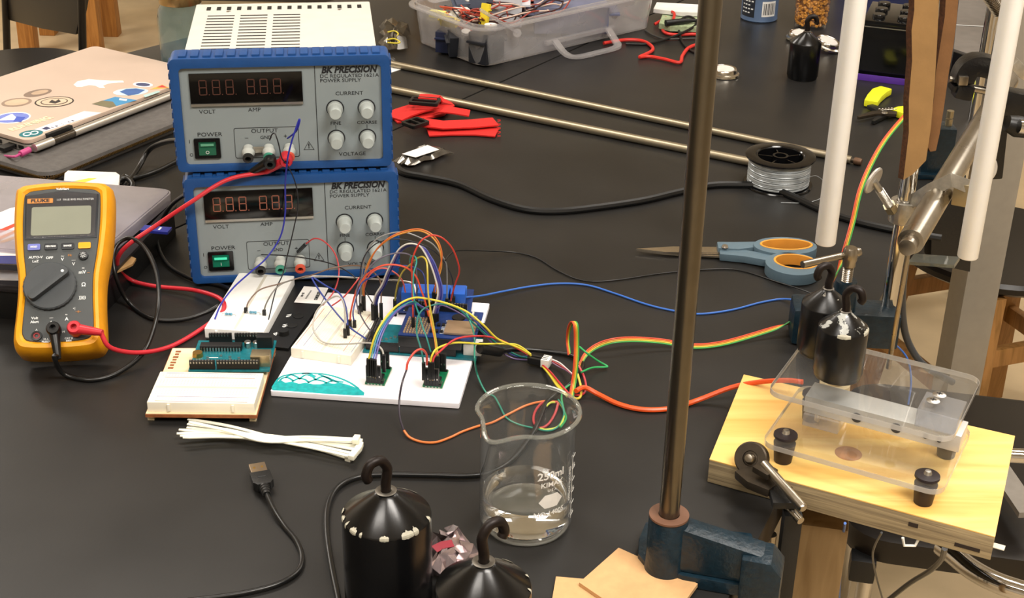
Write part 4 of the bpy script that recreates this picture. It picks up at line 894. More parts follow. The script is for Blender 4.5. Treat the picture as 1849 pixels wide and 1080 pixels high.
for k, (h, lab) in enumerate((('#1f7f78', 'teal wire beside the yellow wire at the left breakout board'), ('#3a5fae', 'blue wire at the left breakout board third from the yellow wire'), ('#5b4d8a', 'purple wire at the left breakout board furthest from the yellow wire'))):
    jumper(lab, h, [(669 + k * 4, 652 + k), (680 + k * 4, 610), (698 + k * 3, 578), (721 + k * 2, 556), (748, 545 + k * 2), (764 + 5 * k, 560)], 1.053, 1.125, plugs=(1, 0), r=.0008)
jumper('yellow wire from the right breakout board to the cable knot', '#cfc03a', [(776, 658, 1.052), (781, 640, 1.055), (792, 628, 1.062), (822, 619, 1.08), (868, 621, 1.095), (914, 621, 1.11), (938, 625, 1.118), (966, 647, 1.115), (990, 671, 1.09), (1007, 694, 1.06), (1026, 714, 1.045)], 0, 0, plugs=(1, 0), r=.0009)
jumper('crimson wire from the right breakout board to the cable knot', '#b83236', [(781, 658, 1.052), (784, 645, 1.055), (795, 634, 1.06), (822, 613, 1.08), (859, 607, 1.095), (895, 611, 1.11), (932, 628, 1.118), (963, 647, 1.112), (990, 668, 1.09), (1009, 690, 1.06), (1028, 712, 1.045)], 0, 0, plugs=(1, 0), r=.0009)
jumper('dark teal wire rising from the right breakout board and running to the white connector', '#14685f', [(765, 659, 1.052), (761, 633, 1.058), (753, 605, 1.07), (753, 583, 1.09), (757, 567, 1.10), (770, 555, 1.11), (798, 549, 1.115), (828, 558, 1.12), (853, 582, 1.118), (880, 606, 1.118), (908, 628, 1.12), (938, 643, 1.12), (952, 646, 1.12)], 0, 0, plugs=(1, 0), r=.0008)
jumper('purple wire running from the shield to the white connector', '#58456e', [(790, 556, 1.13), (801, 552, 1.13), (837, 570, 1.125), (871, 600, 1.12), (899, 631, 1.118), (926, 647, 1.12), (952, 650, 1.118)], 0, 0, plugs=(0, 0))
jumper('navy wire running from the shield to the white connector', '#26346f', [(795, 553, 1.135), (810, 550, 1.132), (842, 566, 1.128), (874, 596, 1.122), (902, 626, 1.12), (930, 643, 1.12), (952, 643, 1.122)], 0, 0, plugs=(0, 0))
jumper('green teal wire hanging off the foam board and coiling behind the beaker', '#237a66', [(840, 560, 1.13), (853, 592, 1.11), (857, 616, 1.10), (857, 647, 1.07), (862, 677, 1.075), (877, 708, 1.06), (892, 716, 1.055), (902, 732, 1.04), (914, 754, 1.022), (935, 766, 1.012), (963, 773, 1.006), (990, 778, 1.002), (1008, 770, 1.008), (1018, 750, 1.024), (1015, 732, 1.034), (1008, 722, 1.042)], 0, 0, plugs=(0, 0), r=.0008)
jumper('thin brown jumper wire from the long white breadboard to the relays', '#6a5140', [(444, 560, 1.174), (450, 543, 1.18), (470, 523, 1.19), (507, 512, 1.195), (547, 500, 1.20), (563, 497, 1.2), (597, 485, 1.2), (630, 480, 1.2), (657, 482, 1.19), (680, 497, 1.18), (688, 515, 1.175), (688, 552, 1.165)], 0, 0)
jumper('grey jumper wire rising from the right plug of the long white breadboard', '#6e6a64', [(477, 564, 1.17), (480, 550, 1.172), (493, 527, 1.18), (510, 512, 1.19), (540, 503, 1.2), (590, 500, 1.2), (640, 502, 1.2), (700, 505, 1.19), (742, 512, 1.18), (746, 530, 1.175)], 0, 0, plugs=(1, 0))
jumper('white jumper wire crossing level behind the small breadboard', '#d8d3cc', [(545, 501, 1.205), (563, 499, 1.205), (613, 500, 1.205), (680, 504, 1.20), (722, 507, 1.195), (745, 512, 1.19), (752, 530, 1.18)], 0, 0, plugs=(0, 0), r=.0008)
jumper('navy jumper wire folded to a sharp point left of the small breadboard', '#2c3d86', [(661, 612, 1.122), (630, 590, 1.13), (603, 560, 1.15), (580, 530, 1.165), (565, 506, 1.175), (564, 501, 1.178), (570, 504, 1.178), (590, 517, 1.17), (613, 530, 1.155), (625, 557, 1.14), (628, 592, 1.13)], 0, 0, plugs=(0, 1), r=.0008)
jumper('grey white jumper wire lying in a long loop on the small breadboard', '#a8a49c', [(623, 598, 1.125), (622, 555, 1.135), (613, 536, 1.14), (597, 539, 1.145), (573, 560, 1.145), (565, 590, 1.13), (577, 613, 1.115), (597, 621, 1.108), (630, 621, 1.10), (663, 619, 1.095), (680, 623, 1.085), (690, 632, 1.078), (693, 645, 1.072)], 0, 0, r=.0008)
jumper('navy jumper wire rising beside the red orange one and crossing over the relays', '#25357a', [(640, 583, 1.145), (638, 560, 1.15), (653, 513, 1.17), (680, 497, 1.17), (713, 483, 1.165), (733, 480, 1.16), (757, 487, 1.155), (767, 503, 1.15), (770, 545, 1.142)], 0, 0)
jumper('salmon jumper wire in a short arch left of the relays', '#c4564a', [(657, 522), (665, 500), (680, 487), (697, 485), (715, 494), (727, 508), (732, 528)], 1.18, 1.175, plugs=(0, 0))
jumper('short red wire slanting up from the back of the small breadboard', '#b5403c', [(598, 553), (620, 537), (640, 513), (650, 500)], 1.155, 1.175, plugs=(0, 0))
jumper('red wire with black plug arching from the lower supply plus terminal', '#b23a3c', [(553, 440, 1.245), (567, 431, 1.242), (582, 434, 1.24), (598, 448, 1.235), (608, 466, 1.23), (612, 489, 1.22), (609, 511, 1.205), (600, 531, 1.185), (583, 551, 1.168)], 0, 0, plugs=(0, 0))
a, b = PY(553, 440, 1.245), PY(538, 455, 1.262)
t = thing('wire_plug', 'slanted black plug stuck in the lower supply plus terminal', 'plug', b); MB().strip([a, b], .0027, .0027).build('housing', BLACKP, t, world=True)
jumper('thin black wire from the lower supply minus terminal toward the boards', '#1c1c1f', [(472, 460, 1.255), (506, 461, 1.24), (544, 465, 1.235), (582, 472, 1.23), (610, 481, 1.22), (640, 500, 1.20), (662, 530, 1.185), (676, 553, 1.172)], 0, 0, plugs=(0, 1), r=.0006)
jumper('thin black wire hooked on the upper supply terminal and dropping to the long breadboard', '#1c1c20', [(487, 253, 1.232), (491, 243, 1.228), (496, 241, 1.224), (500, 250, 1.222), (504, 264, 1.222), (509, 286, 1.224), (520, 300, 1.23), (534, 333, 1.235), (538, 372, 1.24), (531, 410, 1.24), (519, 461, 1.235), (511, 494, 1.22), (498, 524, 1.195), (485, 577, 1.155)], 0, 0, plugs=(0, 0), r=.0006)
jumper('thin blue wire looped above the upper supply plus terminal and dropping to the long breadboard', '#2a2f9a', [(519, 250, 1.235), (528, 243, 1.225), (536, 235, 1.22), (541, 220, 1.218), (540, 216, 1.218), (534, 233, 1.218), (526, 258, 1.218), (519, 289, 1.22), (515, 334, 1.235), (515, 384, 1.24), (506, 428, 1.24), (481, 466, 1.232), (453, 491, 1.222), (422, 519, 1.20), (400, 548, 1.18), (388, 576, 1.158)], 0, 0, plugs=(0, 0), r=.0008)
# spliced wire red - dark - orange
t = thing('spliced_wire', 'wire spliced from red to dark purple to orange hanging over the foam board edge', 'wire', P(740, 780, 0))
sec = [('red_length', '#cf4a3c', [(771, 659, 1.052), (770, 640, 1.05), (761, 631, 1.045), (749, 636, 1.04), (737, 653, 1.035), (734, 668, 1.032)], .0010), ('dark_length', '#2c2530', [(734, 668, 1.032), (726, 692, 1.02), (721, 723, 1.012), (722, 754, 1.00), (729, 777, .990)], .0009)]
for nm, h, pts, r_ in sec: MB().tube(catmull([PY(*p) for p in pts], 6), r_, 8).build(nm, wc(h), t, world=True)
MB().tube(catmull([P(729, 777, .004), P(740, 790, .002), P(761, 798, .0014), P(786, 799, .0014), P(813, 790, .0014), P(834, 780, .0014), P(862, 770, .0014), P(889, 763, .0014), P(920, 747, .0014), P(951, 732, .0014), P(981, 725, .0014), P(1008, 726, .0014)], 6), .0010, 8).build('orange_length', wc('#cf6f35'), t, world=True)
# connectors at the right of the circuit
c = P(966, 650, .006); dx = (P(981, 653, .006) - P(950, 647, .006)).normalized(); Tn = frame_mat(c, dx)
t = thing('wire_connector', 'black wire housings joined to a white connector on the bench', 'connector', Tn)
MB().box((.0, .0025, 0), (.0135, .0030, .0060)).build('housing', BLACKP, t, bevel=.0003); MB().box((.001, -.0022, 0), (.0135, .0030, .0060)).build('housing', BLACKP, t, bevel=.0003)
MB().box((.0105, 0, .0005), (.0075, .0100, .0075)).build('white_shell', WHITEP, t, bevel=.0004)
mb = MB()
for k in (-1, 0, 1): mb.box((.0095, k * .0028, .0043), (.0050, .0007, .0003))
mb.build('slots', INK, t)
for k, (h, lab) in enumerate((('#cdc9c6', 'thin white wire from the white connector to the cable knot'), ('#a33b3e', 'thin red wire from the white connector to the cable knot'), ('#6c4a63', 'thin plum wire from the white connector to the cable knot'))):
    t = thing('connector_wire', lab, 'wire', P(1000, 655, 0)); MB().tube(catmull([P(997, 649 + 3 * k, .006), P(1010, 655 + 4 * k, .005), P(1022, 665 + 2 * k, .006), P(1034, 676 + k, .010)], 5), .0007, 7).build('sheath', wc(h), t, world=True)
# power plug and black cable to the knot, behind the beaker and out to the left
t = thing('barrel_plug_cable', 'black cable with barrel plug from the large board, bending round behind the beaker', 'cable', P(885, 630, 0))
a, b = PY(866, 628, 1.098) , P(903, 634, .012)
MB().cyl(a, b, .0052, n=16).build('plug', BLACKP, t, world=True, bevel=.0008)
MB().tube(catmull([b, P(935, 631, .006), P(985, 634, .003), P(1028, 641, .003), P(1048, 652, .003), P(1051, 664, .003), P(1040, 680, .006), P(1020, 700, .006), P(1000, 715, .004), P(985, 730, .003), P(975, 755, .003), P(962, 782, .003), P(930, 825, .003), P(895, 850, .003), P(850, 859, .003), P(780, 858, .003), P(700, 857, .003), P(645, 862, .003), P(608, 882, .003), P(592, 915, .003), P(590, 960, .003), P(598, 1020, .003), P(612, 1090, .003), P(620, 1150, .003)], 6), [.0024] * 0 or .0022, 10).build('cable', BLK, t, world=True)
# rainbow ribbon cable
RB = ('#c9462b', '#cf7a30', '#c9b53a', '#3f9a4a')
def ribbon(name, label, pts, sides, pitch=.00115, r=.00062):
    """four bonded strands; sides give the across direction at each control point"""
    t = thing(name, label, 'ribbon cable', pts[0].copy()); c = catmull(pts, 6); s_ = catmull([V(q) for q in sides], 6)
    for k, h in enumerate(RB):
        o = k - 1.5; mb = MB(); mb.tube([c[i] + s_[i].normalized() * pitch * o for i in range(len(c))], r, 7); mb.build('strand', wc(h), t, world=True, label=('red', 'orange', 'yellow', 'green')[k] + ' strand')
    return t
X_ = V((1, 0, 0)); Z_ = V((0, 0, 1))
ribbon('ribbon_cable', 'four colour ribbon cable standing in a tall upright loop behind the beaker',
       [P(1028, 640, .030), PY(1025, 615, 1.085), PY(1028, 592, 1.082), PY(1035, 581, 1.076), PY(1040, 590, 1.070), PY(1041, 620, 1.068), PY(1040, 655, 1.062), PY(1036, 690, 1.056), P(1031, 718, .004)], [V((.5, .8, 0))] * 2 + [V((.8, .5, 0))] + [X_] * 6)
ribbon('ribbon_cable', 'four colour ribbon cable crossing the bench right toward the weights',
       [P(1046, 662, .004), P(1058, 640, .006), P(1080, 624, .010), P(1110, 615, .014), P(1150, 613, .012), P(1200, 617, .008), P(1245, 625, .004), P(1300, 621, .003), P(1370, 602, .006), P(1425, 583, .012), P(1460, 560, .03), PY(1490, 528, 1.20), PY(1512, 492, 1.215), PY(1526, 450, 1.23), PY(1540, 400, 1.25), PY(1553, 345, 1.27), PY(1572, 298, 1.29), PY(1600, 250, 1.31), PY(1640, 203, 1.33), PY(1665, 180, 1.35)],
       [V((.3, -.3, -1))] * 4 + [V((0, -.7, -.7))] * 5 + [V((0, -.2, .3))] * 4 + [V((.8, 0, -.1))] * 7, pitch=.0013, r=.0007)
def bwire(label, h, pts, r=.0009, name='loose_wire'):
    t = thing(name, label, 'wire', P(*pts[0])); MB().tube(wpts(pts, 6), r, 8).build('sheath', wc(h), t, world=True); return t
bwire('green wire poking out right in a sharp point from the ribbon loop', '#2f9a56', [(1046, 626, .022), (1060, 638, .018), (1080, 652, .008), (1096, 661, .003), (1092, 663, .003), (1070, 664, .005), (1050, 672, .010)])
bwire('crimson wire curling right of the ribbon loop', '#b5333b', [(1045, 660, .010), (1055, 682, .006), (1058, 703, .003), (1050, 713, .003), (1036, 713, .005)], .0010)
bwire('yellow wire curling at the foot of the ribbon loop', '#cdb43a', [(1043, 676, .010), (1049, 700, .005), (1048, 716, .003), (1040, 720, .003), (1030, 714, .005)], .0011)
bwire('red wire ring on the bench seen through the beaker', '#a8393c', [(1007, 727, .004), (981, 727, .0012), (966, 744, .0012), (964, 763, .0012), (975, 773, .0012), (990, 766, .0012), (1002, 747, .0012), (1008, 728, .005)], .0011)
bwire('yellow green wire ring on the bench seen through the beaker', '#b7c24a', [(985, 735, .003), (995, 727, .004), (1010, 729, .003), (1018, 742, .0012), (1016, 760, .0012), (1005, 772, .0012), (987, 776, .0012), (975, 774, .0012)], .0009)
bwire('green wire curving from the knot toward the beaker rim', '#2f8f57', [(1040, 690, .010), (1022, 700, .010), (1014, 716, .006), (1018, 740, .002), (1022, 756, .0012), (1012, 772, .0012)])
bwire('thick orange cable from the knot across the bench to the clear plate', '#d8501f', [(1040, 706, .010), (1056, 700, .008), (1080, 712, .004), (1120, 731, .0025), (1165, 740, .0025), (1215, 737, .0025), (1262, 722, .004), (1320, 700, .015), (1370, 690, .025), (1420, 687, .034), (1450, 690, .036)], .0022, 'orange_cable')
bwire('thin blue wire from the relays across the bench to the weights', '#3566b8', [(840, 537, .014), (870, 534, .006), (910, 526, .003), (960, 517, .002), (1010, 512, .0012), (1060, 515, .0012), (1110, 530, .0012), (1165, 549, .0012), (1210, 560, .0012), (1260, 567, .0012), (1320, 560, .0012), (1375, 546, .0012), (1415, 540, .002), (1450, 545, .01)], .0010)
bwire('thin black wire from the boards across the bench behind the orange handled scissors', '#141414', [(804, 470, .07), (812, 460, .055), (823, 453, .040), (845, 452, .02), (880, 453, .008), (930, 456, .002), (970, 466, .0012), (1010, 490, .0012), (1055, 507, .0012), (1110, 506, .0012), (1200, 493, .0012), (1290, 486, .0012), (1340, 489, .0012), (1400, 508, .0012), (1450, 524, .005), (1485, 538, .012)], .0008)
bwire('heavy black power cable sweeping from the supplies past the wire spool', '#101010', [(712, 297, .004), (730, 312, .004), (770, 320, .004), (830, 333, .004), (890, 360, .004), (950, 378, .004), (1010, 381, .004), (1080, 374, .004), (1160, 362, .004), (1220, 348, .004), (1280, 335, .004), (1330, 333, .004), (1380, 336, .004), (1430, 354, .004), (1480, 377, .004), (1530, 395, .004), (1580, 408, .004), (1640, 420, .004), (1700, 430, .004)], .0040, 'power_cable')
# ------------------------------------------------------------------ beaker, water, weights and the things in the foreground
glass = thin('clear_glass', '#fdfefe', .02, '#e8ecec', .01, 1.5)
bc = P(949, 943, 0); BC = V((bc.x, bc.y, 0))
t = thing('beaker', '250 millilitre glass beaker with white print, a third full of water', 'beaker', BC)
prof = [(0, .0012), (.028, .0008), (.0325, .0026), (.0342, .0075), (.0342, .076), (.0346, .082), (.0362, .0865), (.0378, .0885), (.0376, .0900), (.0362, .0898), (.0346, .0868), (.0330, .0820), (.0325, .076), (.0325, .0085), (.0310, .0048), (.0275, .0032), (0, .0032)]
sa = math.atan2(-.80, -.60)
def spout(q, a, r, z):
    if z < .071: return q
    d = (a - sa + PI) % (2 * PI) - PI; k = math.exp(-(d / .26) ** 2) * min(1, (z - .071) / .024) ** 1.3
    ex = 1 + .22 * k - .06 * (math.exp(-((abs(d) - .62) / .22) ** 2)) * min(1, (z - .071) / .024)
    return V((q.x * ex, q.y * ex, q.z - .0035 * k))
prof = [(r_, z_ if z_ < .01 else .01 + (z_ - .01) * 1.085) for r_, z_ in prof]
MB().lathe(prof, 96, fn=spout).build('glass', glass, t, ang=80)
rr_ = [spout(V((.0366 * math.cos(2 * PI * k / 96), .0366 * math.sin(2 * PI * k / 96), .0963)), 2 * PI * k / 96, .0366, .0963) for k in range(96)]
MB().tube(rr_, .0016, 8, closed=True).build('rim_bead', thin('brightened_rim_glass', '#f4f6f4', .20, '#cfd0c8', .02, 1.6), t)  # bead's milky tint stands in for light caught along the rim
MB().lathe([(0, .0), (.0285, .0), (.0318, .0018), (.0300, .0026), (0, .0028)], 64).build('brightening_disc', thin('brightening_glass', '#ffffff', .35, '#e9e4d6', .1), t)  # milky disc added; its paleness stands in for light through the water
wp = MB()
def cyltext(s, zc, ac, size, rad=.03455, vertical=False, **k):
    m2 = MB(); m2.text(s, size, M.Identity(4), .00004, **k)
    for i, q in enumerate(m2.v):
        x, y = (q.x, q.y) if not vertical else (-q.y, q.x)
        a = ac + x / rad; r_ = rad + q.z; m2.v[i] = V((r_ * math.cos(a), r_ * math.sin(a), zc + y))
    wp.add(m2.v, m2.f)
A0 = R(-90 + 30)
cyltext('250ml', .0620, A0, .0088, bold=.00018); cyltext('KIMAX', .0545, A0 + .02, .0054, bold=.0001, sx=1.1); cyltext('U S A', .0495, A0 + .02, .0032); cyltext('NO 14005', .0300, A0 - .02, .0052, bold=.00012, sx=1.1)
hx = [(.0098 * math.cos(R(60 * k)) * 1.0, .0062 * math.sin(R(60 * k)) + .0405) for k in range(6)]
def cylpoly(poly):
    wp.add([V(((.0346 + e) * math.cos(A0 + x / .0346), (.0346 + e) * math.sin(A0 + x / .0346), y)) for e in (0, .00008) for x, y in poly], [tuple(range(len(poly))), tuple(range(2 * len(poly) - 1, len(poly) - 1, -1))])
for (x0, x1) in ((-.0098, -.005), (-.005, 0), (0, .005), (.005, .0098)):
    f = lambda x: .0056 if abs(x) <= .0051 else .0056 * (.0098 - abs(x)) / .0047
    cylpoly([(x0, .0405 - f(x0)), (x1, .0405 - f(x1)), (x1, .0405 + f(x1) + 1e-5), (x0, .0405 + f(x0) + 1e-5)])
cyltext('APPROX VOLUMES', .046, R(-90 + 62), .0035, vertical=True)
for k, z in enumerate((.016, .026, .036, .046, .056, .066)):
    wp.tube([V((.0347 * math.cos(a), .0347 * math.sin(a), z)) for a in (R(-22), R(-16), R(-10))], .00018, 5)
    cyltext(str(50 + 25 * k) if k % 2 == 0 else '', z + .002, R(-16), .0032) if k % 2 == 0 else None
wp.tube([V((.0347 * math.cos(R(-22)), .0347 * math.sin(R(-22)), z)) for z in (.014, .04, .068)], .00018, 5)
wp.build('printed_marks', mat('enamel_white', '#dcdbd6', .5), t, smooth=False)
MB().lathe([(0, .0034), (.0273, .0034), (.0308, .0050), (.0323, .0087), (.0323, .0290), (.0318, .0286), (0, .0284)], 96, BC).build('water', mat('water', '#ffffff', .0, trans=1.0, var=0, ior=1.33), None, ang=60)
tag([o for o in COL.objects if o.name == 'water'][0], 'clear water in the bottom third of the glass beaker', 'water')

blk_paint = chipped('chipped_black', '#0b0b0c', '#b9b3a0', .665, 90, .22)
blk_paint2 = chipped('worn_black', '#0b0b0c', '#a9aba6', .56, 75, .3, .030, .056)
blk_paint3 = chipped('speckled_black', '#0b0b0c', '#8f8a80', .64, 160, .3, .030, .056)
hook_m = mat('rusty_hook', '#1b1310', .45, .4, var=.3, scale=200)
def weight(label, p, r, hc, hcone, m_, rot, hs=1.0, group='hooked iron weights', chips=(), hr=None):
    t = thing('hooked_weight', label, 'weight', at(p, rot), group)
    MB().lathe([(0, 0), (r * .93, 0), (r * .95, .001), (r * .95, .003), (r, .0042), (r, hc - .0012), (r * .985, hc), (r * .28, hc + hcone * .86), (r * .20, hc + hcone), (0, hc + hcone)], 64).build('body', m_, t, ang=50)
    z = hc + hcone; hr = hr or r * .16
    pts = catmull([V((0, 0, z - .003)), V((0, 0, z + .006 * hs)), V((.001, 0, z + .012 * hs)), V((.001, 0, z + .018 * hs)), V((-.004 * hs, 0, z + .0245 * hs)), V((-.011 * hs, 0, z + .0235 * hs)), V((-.014 * hs, 0, z + .0165 * hs)), V((-.0125 * hs, 0, z + .0125 * hs))], 5)
    MB().tube(pts, hr, 12).build('hook', hook_m, t)
    MB().lathe([(r * .20, z - .0008), (r * .24, z + .0003), (r * .20, z + .0008), (r * .12, z + .0003)], 24).build('collar', mat('worn_metal', '#6a655d', .4, .7), t)
    chip = mat('bare_primer', '#a8a493', .6, var=.15, scale=300); mb = MB()
    for (a, w_, h_) in chips:
        a = R(a) - rot; n = 9; vs = []
        for k in range(n):
            u = (k / (n - 1) - .5) * w_; e = (.35 + .65 * math.cos((k / (n - 1) - .5) * PI)) * (1 + .25 * math.sin(k * 2.3 + a))
            rr = r * 1.0015
            vs += [V((rr * math.cos(a + u / r), rr * math.sin(a + u / r), hc - .0011 - h_ * .5 * e)), V((rr * 1.0 * math.cos(a + u / r), rr * math.sin(a + u / r), hc - .0008)),
                   V((r * .987 * math.cos(a + u / r), r * .987 * math.sin(a + u / r), hc + .0004)), V(((r * .987 - h_ * e) * math.cos(a + u / r), (r * .987 - h_ * e) * math.sin(a + u / r), hc + .0005 + h_ * e * hcone / r))]
        mb = MB(); mb.add(vs, [(4 * i + k, 4 * i + k + 1, 4 * i + 5 + k, 4 * i + 4 + k) for i in range(n - 1) for k in range(3)]); mb.build('paint_chip', chip, t, smooth=False)
    return t
p = P(698, 926, .072); weight('large black hooked weight with chipped rim, left foreground by the black cable', (p.x, p.y, 0), .0297, .072, .0175, BLACKG if False else mat('gloss_black_paint', '#0a0a0b', .24, var=.2, scale=40, bump=.06, bscale=120), R(35), 1.02, 'large hooked iron weights',
       ((-165, .005, .0018), (-150, .002, .0028), (-133, .006, .0024), (-120, .002, .0015), (-88, .006, .0016), (-57, .009, .0026), (-44, .004, .0030), (-12, .003, .0022), (178, .006, .0012), (75, .026, .0015)), .0034)
p = P(873, 1058, .072); weight('large black hooked weight cut off by the bottom edge below the beaker', (p.x, p.y, 0), .0297, .072, .0185, mat('gloss_black_paint', '#0a0a0b', .24), R(215), 1.05, 'large hooked iron weights',
       ((-8, .002, .002), (20, .003, .002), (60, .008, .0015)), .0034)
p = P(1448, 140, 0); weight('small black hooked weight far back beside the corn jar', (p.x, p.y, 0), .0215, .052, .014, mat('gloss_black_paint', '#0a0a0b', .24), R(180), .85, None, ())
# cable ties
tips = ((339, 757), (338, 766), (337, 772), (323, 776), (319, 783), (325, 787), (330, 790), (341, 762)); heads = ((627, 827), (640, 793), (644, 800), (645, 806), (642, 812), (636, 819), (632, 824), (638, 796))
nyl = mat('nylon', '#e9e6d2', .4, var=.03, sss=.15)
for k, (a, b) in enumerate(zip(tips, heads)):
    z = .0012 + .0011 * k; my = 786 + (k % 4) * 3.6; mx = 478
    pts = catmull([P(a[0], a[1], z + .002), P((a[0] + mx) / 2, (a[1] + my) / 2 - 3 + k % 3, z), P(mx, my, z), P((b[0] + mx) / 2, (b[1] + my) / 2 - 2, z), P(b[0], b[1], z)], 6); n = len(pts)
    labs = ('cable tie whose tip fans highest on the left of the bundle', 'cable tie ending at the top head on the right', 'cable tie lying in the middle of the pale bundle near the top', 'cable tie with tip far left, upper one', 'cable tie with the leftmost tip of the bundle', 'cable tie forming the lower left edge of the bundle', 'cable tie on top of the bundle toward the front', 'uppermost layered cable tie with tip just below the highest')
    t = thing('cable_tie', 'white nylon ' + labs[k], 'cable tie', pts[0].copy(), 'bundle of white cable ties')
    MB().strip(pts, [.0018] + [.0032] * (n - 1), .0009).build('strap', nyl, t, world=True)
    d = (pts[-1] - pts[-2]).normalized(); MB(frame_mat(pts[-1] + d * .002, d)).box((0, 0, .0006), (.0052, .0062, .0042)).build('head', nyl, t, world=True, bevel=.0008)
# usb plug and cable
a = P(467, 850, .007); b = P(479, 885, .007); d = (b - a).normalized(); T = frame_mat(a, d)
t = thing('usb_cable', 'black usb cable with bare metal plug lying in the left foreground', 'cable', T)
mb = MB(); ring_prism(mb, rrect(.0124, .0046, .0004), rrect(.0116, .0038, .0003), -.0075, .006, M.Rotation(R(90), 4, 'Y') @ M.Rotation(R(90), 4, 'Z')); mb.build('metal_shell', mat('tin_warm', '#a9957c', .3, .9), t)
MB().box((.0, 0, -.0006), (.010, .0112, .0018)).build('contact_tongue', WHITEP, t)
mb = MB(); mb.box((-.0015, -.003, .0023), (.0022, .0018, .0003)); mb.box((-.0015, .003, .0023), (.0022, .0018, .0003)); mb.build('shell_slots', GOLD, t)
MB().prism([(.0058, -.0078), (.020, -.0078), (.0215, -.0062), (.0235, -.0050), (.0235, .0050), (.0215, .0062), (.020, .0078), (.0058, .0078)], -.0036, .0036).build('housing', BLACKP, t, bevel=.0009)
mb = MB(); mb.lathe([(0, 0), (.0042, 0), (.0042, .0015), (.0033, .002), (.0040, .0028), (.0040, .0042), (.0031, .0047), (.0037, .0055), (.0036, .007), (.0028, .0075), (.0032, .0085), (.0028, .010), (0, .010)], 16, (.0235, 0, 0), (1, 0, 0)).build('strain_relief', BLACKP, t)
mb = MB(); mb.tube([T @ V((.014, -.003, .0037)) * 1.0, T @ V((.014, .003, .0037))], .0003, 5); mb.build('usb_mark', mat('dark_mark', '#050505', .3), t, world=True)
MB().tube(catmull([T @ V((.033, 0, 0)), P(497, 925, .005), P(515, 952, .0025), P(534, 975, .0025), P(545, 1002, .0025), P(541, 1027, .0025), P(522, 1045, .0025), P(490, 1059, .0025), P(445, 1070, .0025), P(395, 1078, .0025), P(330, 1086, .0025), P(260, 1098, .0025)], 6), .0019, 10).build('cable', BLK, t, world=True)
# crumpled foil bag
def crumple(name, label, cat, poly, z, m_, amp=.004, n=9, seed=1, parts=(), group=None):
    rnd = random.Random(seed); q = [P(x, y, z) for x, y in poly]          # 4 corners
    t = thing(name, label, cat, q[0].copy(), group); vs = []; fs = []
    for i in range(n + 1):
        for j in range(n + 1):
            u, v = i / n, j / n; p = (q[0] * (1 - u) + q[1] * u) * (1 - v) + (q[3] * (1 - u) + q[2] * u) * v
            e = min(u, 1 - u, v, 1 - v); vs.append(p + V((rnd.uniform(-1, 1) * amp * .5, rnd.uniform(-1, 1) * amp * .5, amp * (.3 + rnd.random()) * (1.2 if e > .05 else .2))))
    for i in range(n):
        for j in range(n): a = i * (n + 1) + j; fs.append((a, a + 1, a + n + 2, a + n + 1))
    k = len(vs); vs += [V((v.x, v.y, v.z - .0004)) for v in vs]; fs += [tuple(k + i for i in reversed(f)) for f in fs[:]]
    MB().add(vs, fs).build('film', m_, t, world=True, ang=25); return t
foil = mat('foil_bag', '#b9a7a8', .18, .75, var=.35, scale=90)
crumple('foil_bag', 'crumpled silvery plastic bag with red print between the two large weights', 'bag', [(772, 990), (812, 966), (872, 1012), (800, 1110)], .012, foil, .010, 10, 4)
t = [o for o in COL.objects if o.name == 'foil_bag'][0]; mb = MB()
mb.strip([P(784, 992, .026), P(800, 984, .027), P(818, 981, .027)], .008, .0004); mb.build('red_print', mat('bag_red', '#8f3340', .3), t, world=True)
# cardboard offcuts in front of the stand
kraft = mat('kraft_board', '#c49b6c', .75, var=.06, scale=120, bump=.15, bscale=300)
def flat(name, label, cat, poly, z, th, m_, group=None, bevel=0, part='sheet'):
    q = [P(x, y, z + th) for x, y in poly]; t = thing(name, label, cat, V((sum(a.x for a in q) / len(q), sum(a.y for a in q) / len(q), z)), group); n = len(q)
    MB().add([V((a.x, a.y, z)) for a in q] + [V((a.x, a.y, z + th)) for a in q], [tuple(range(n)), tuple(range(2 * n - 1, n - 1, -1))] + [(i, (i + 1) % n, n + (i + 1) % n, n + i) for i in range(n)]).build(part, m_, t, world=True, smooth=False, bevel=bevel)
    return t
flat('cardboard_piece', 'tan cardboard offcut cut off by the bottom edge, lower one', 'cardboard', [(1004, 1041), (1075, 1047), (1180, 1085), (1170, 1180), (980, 1180)], .0, .0030, kraft, 'cardboard offcuts')
flat('cardboard_piece', 'tan cardboard offcut with a raised corner in front of the blue clamp', 'cardboard', [(1117, 989), (1260, 1054), (1190, 1150), (1046, 1052)], .0032, .0030, kraft, 'cardboard offcuts')

# ------------------------------------------------------------------ ring stands: clamp bases and rods
cast_m = mat('blue_hammertone', '#0c212c', .32, var=.25, scale=220, bump=.5, bscale=260, rvar=.1)
rod_m = mat('stand_rod', '#6f695e', .30, 1.0, var=.06, rvar=.06)
sc_ = P(1208, 931, .050)
t = thing('stand_clamp', 'dark blue cast bench clamp holding the near upright rod', 'clamp', (sc_.x, sc_.y, 0))
fl = [P(x, y, .010) for x, y in ((1166, 941), (1250, 950), (1358, 962), (1366, 1000), (1362, 1062), (1235, 1040), (1165, 1016), (1152, 1000), (1154, 970))]; n = len(fl)
MB().add([V((a.x, a.y, z)) for z in (.0004, .010) for a in fl], [tuple(range(n - 1, -1, -1)), tuple(range(n, 2 * n))] + [(i, (i + 1) % n, n + (i + 1) % n, n + i) for i in range(n)]).build('flange', cast_m, t, world=True, bevel=.0022)
MB().lathe([(0, .0), (.0150, .0), (.0140, .014), (.0138, .0480), (.0125, .0500), (0, .0500)], 40, (sc_.x, sc_.y, 0)).build('socket', cast_m, t, world=True)
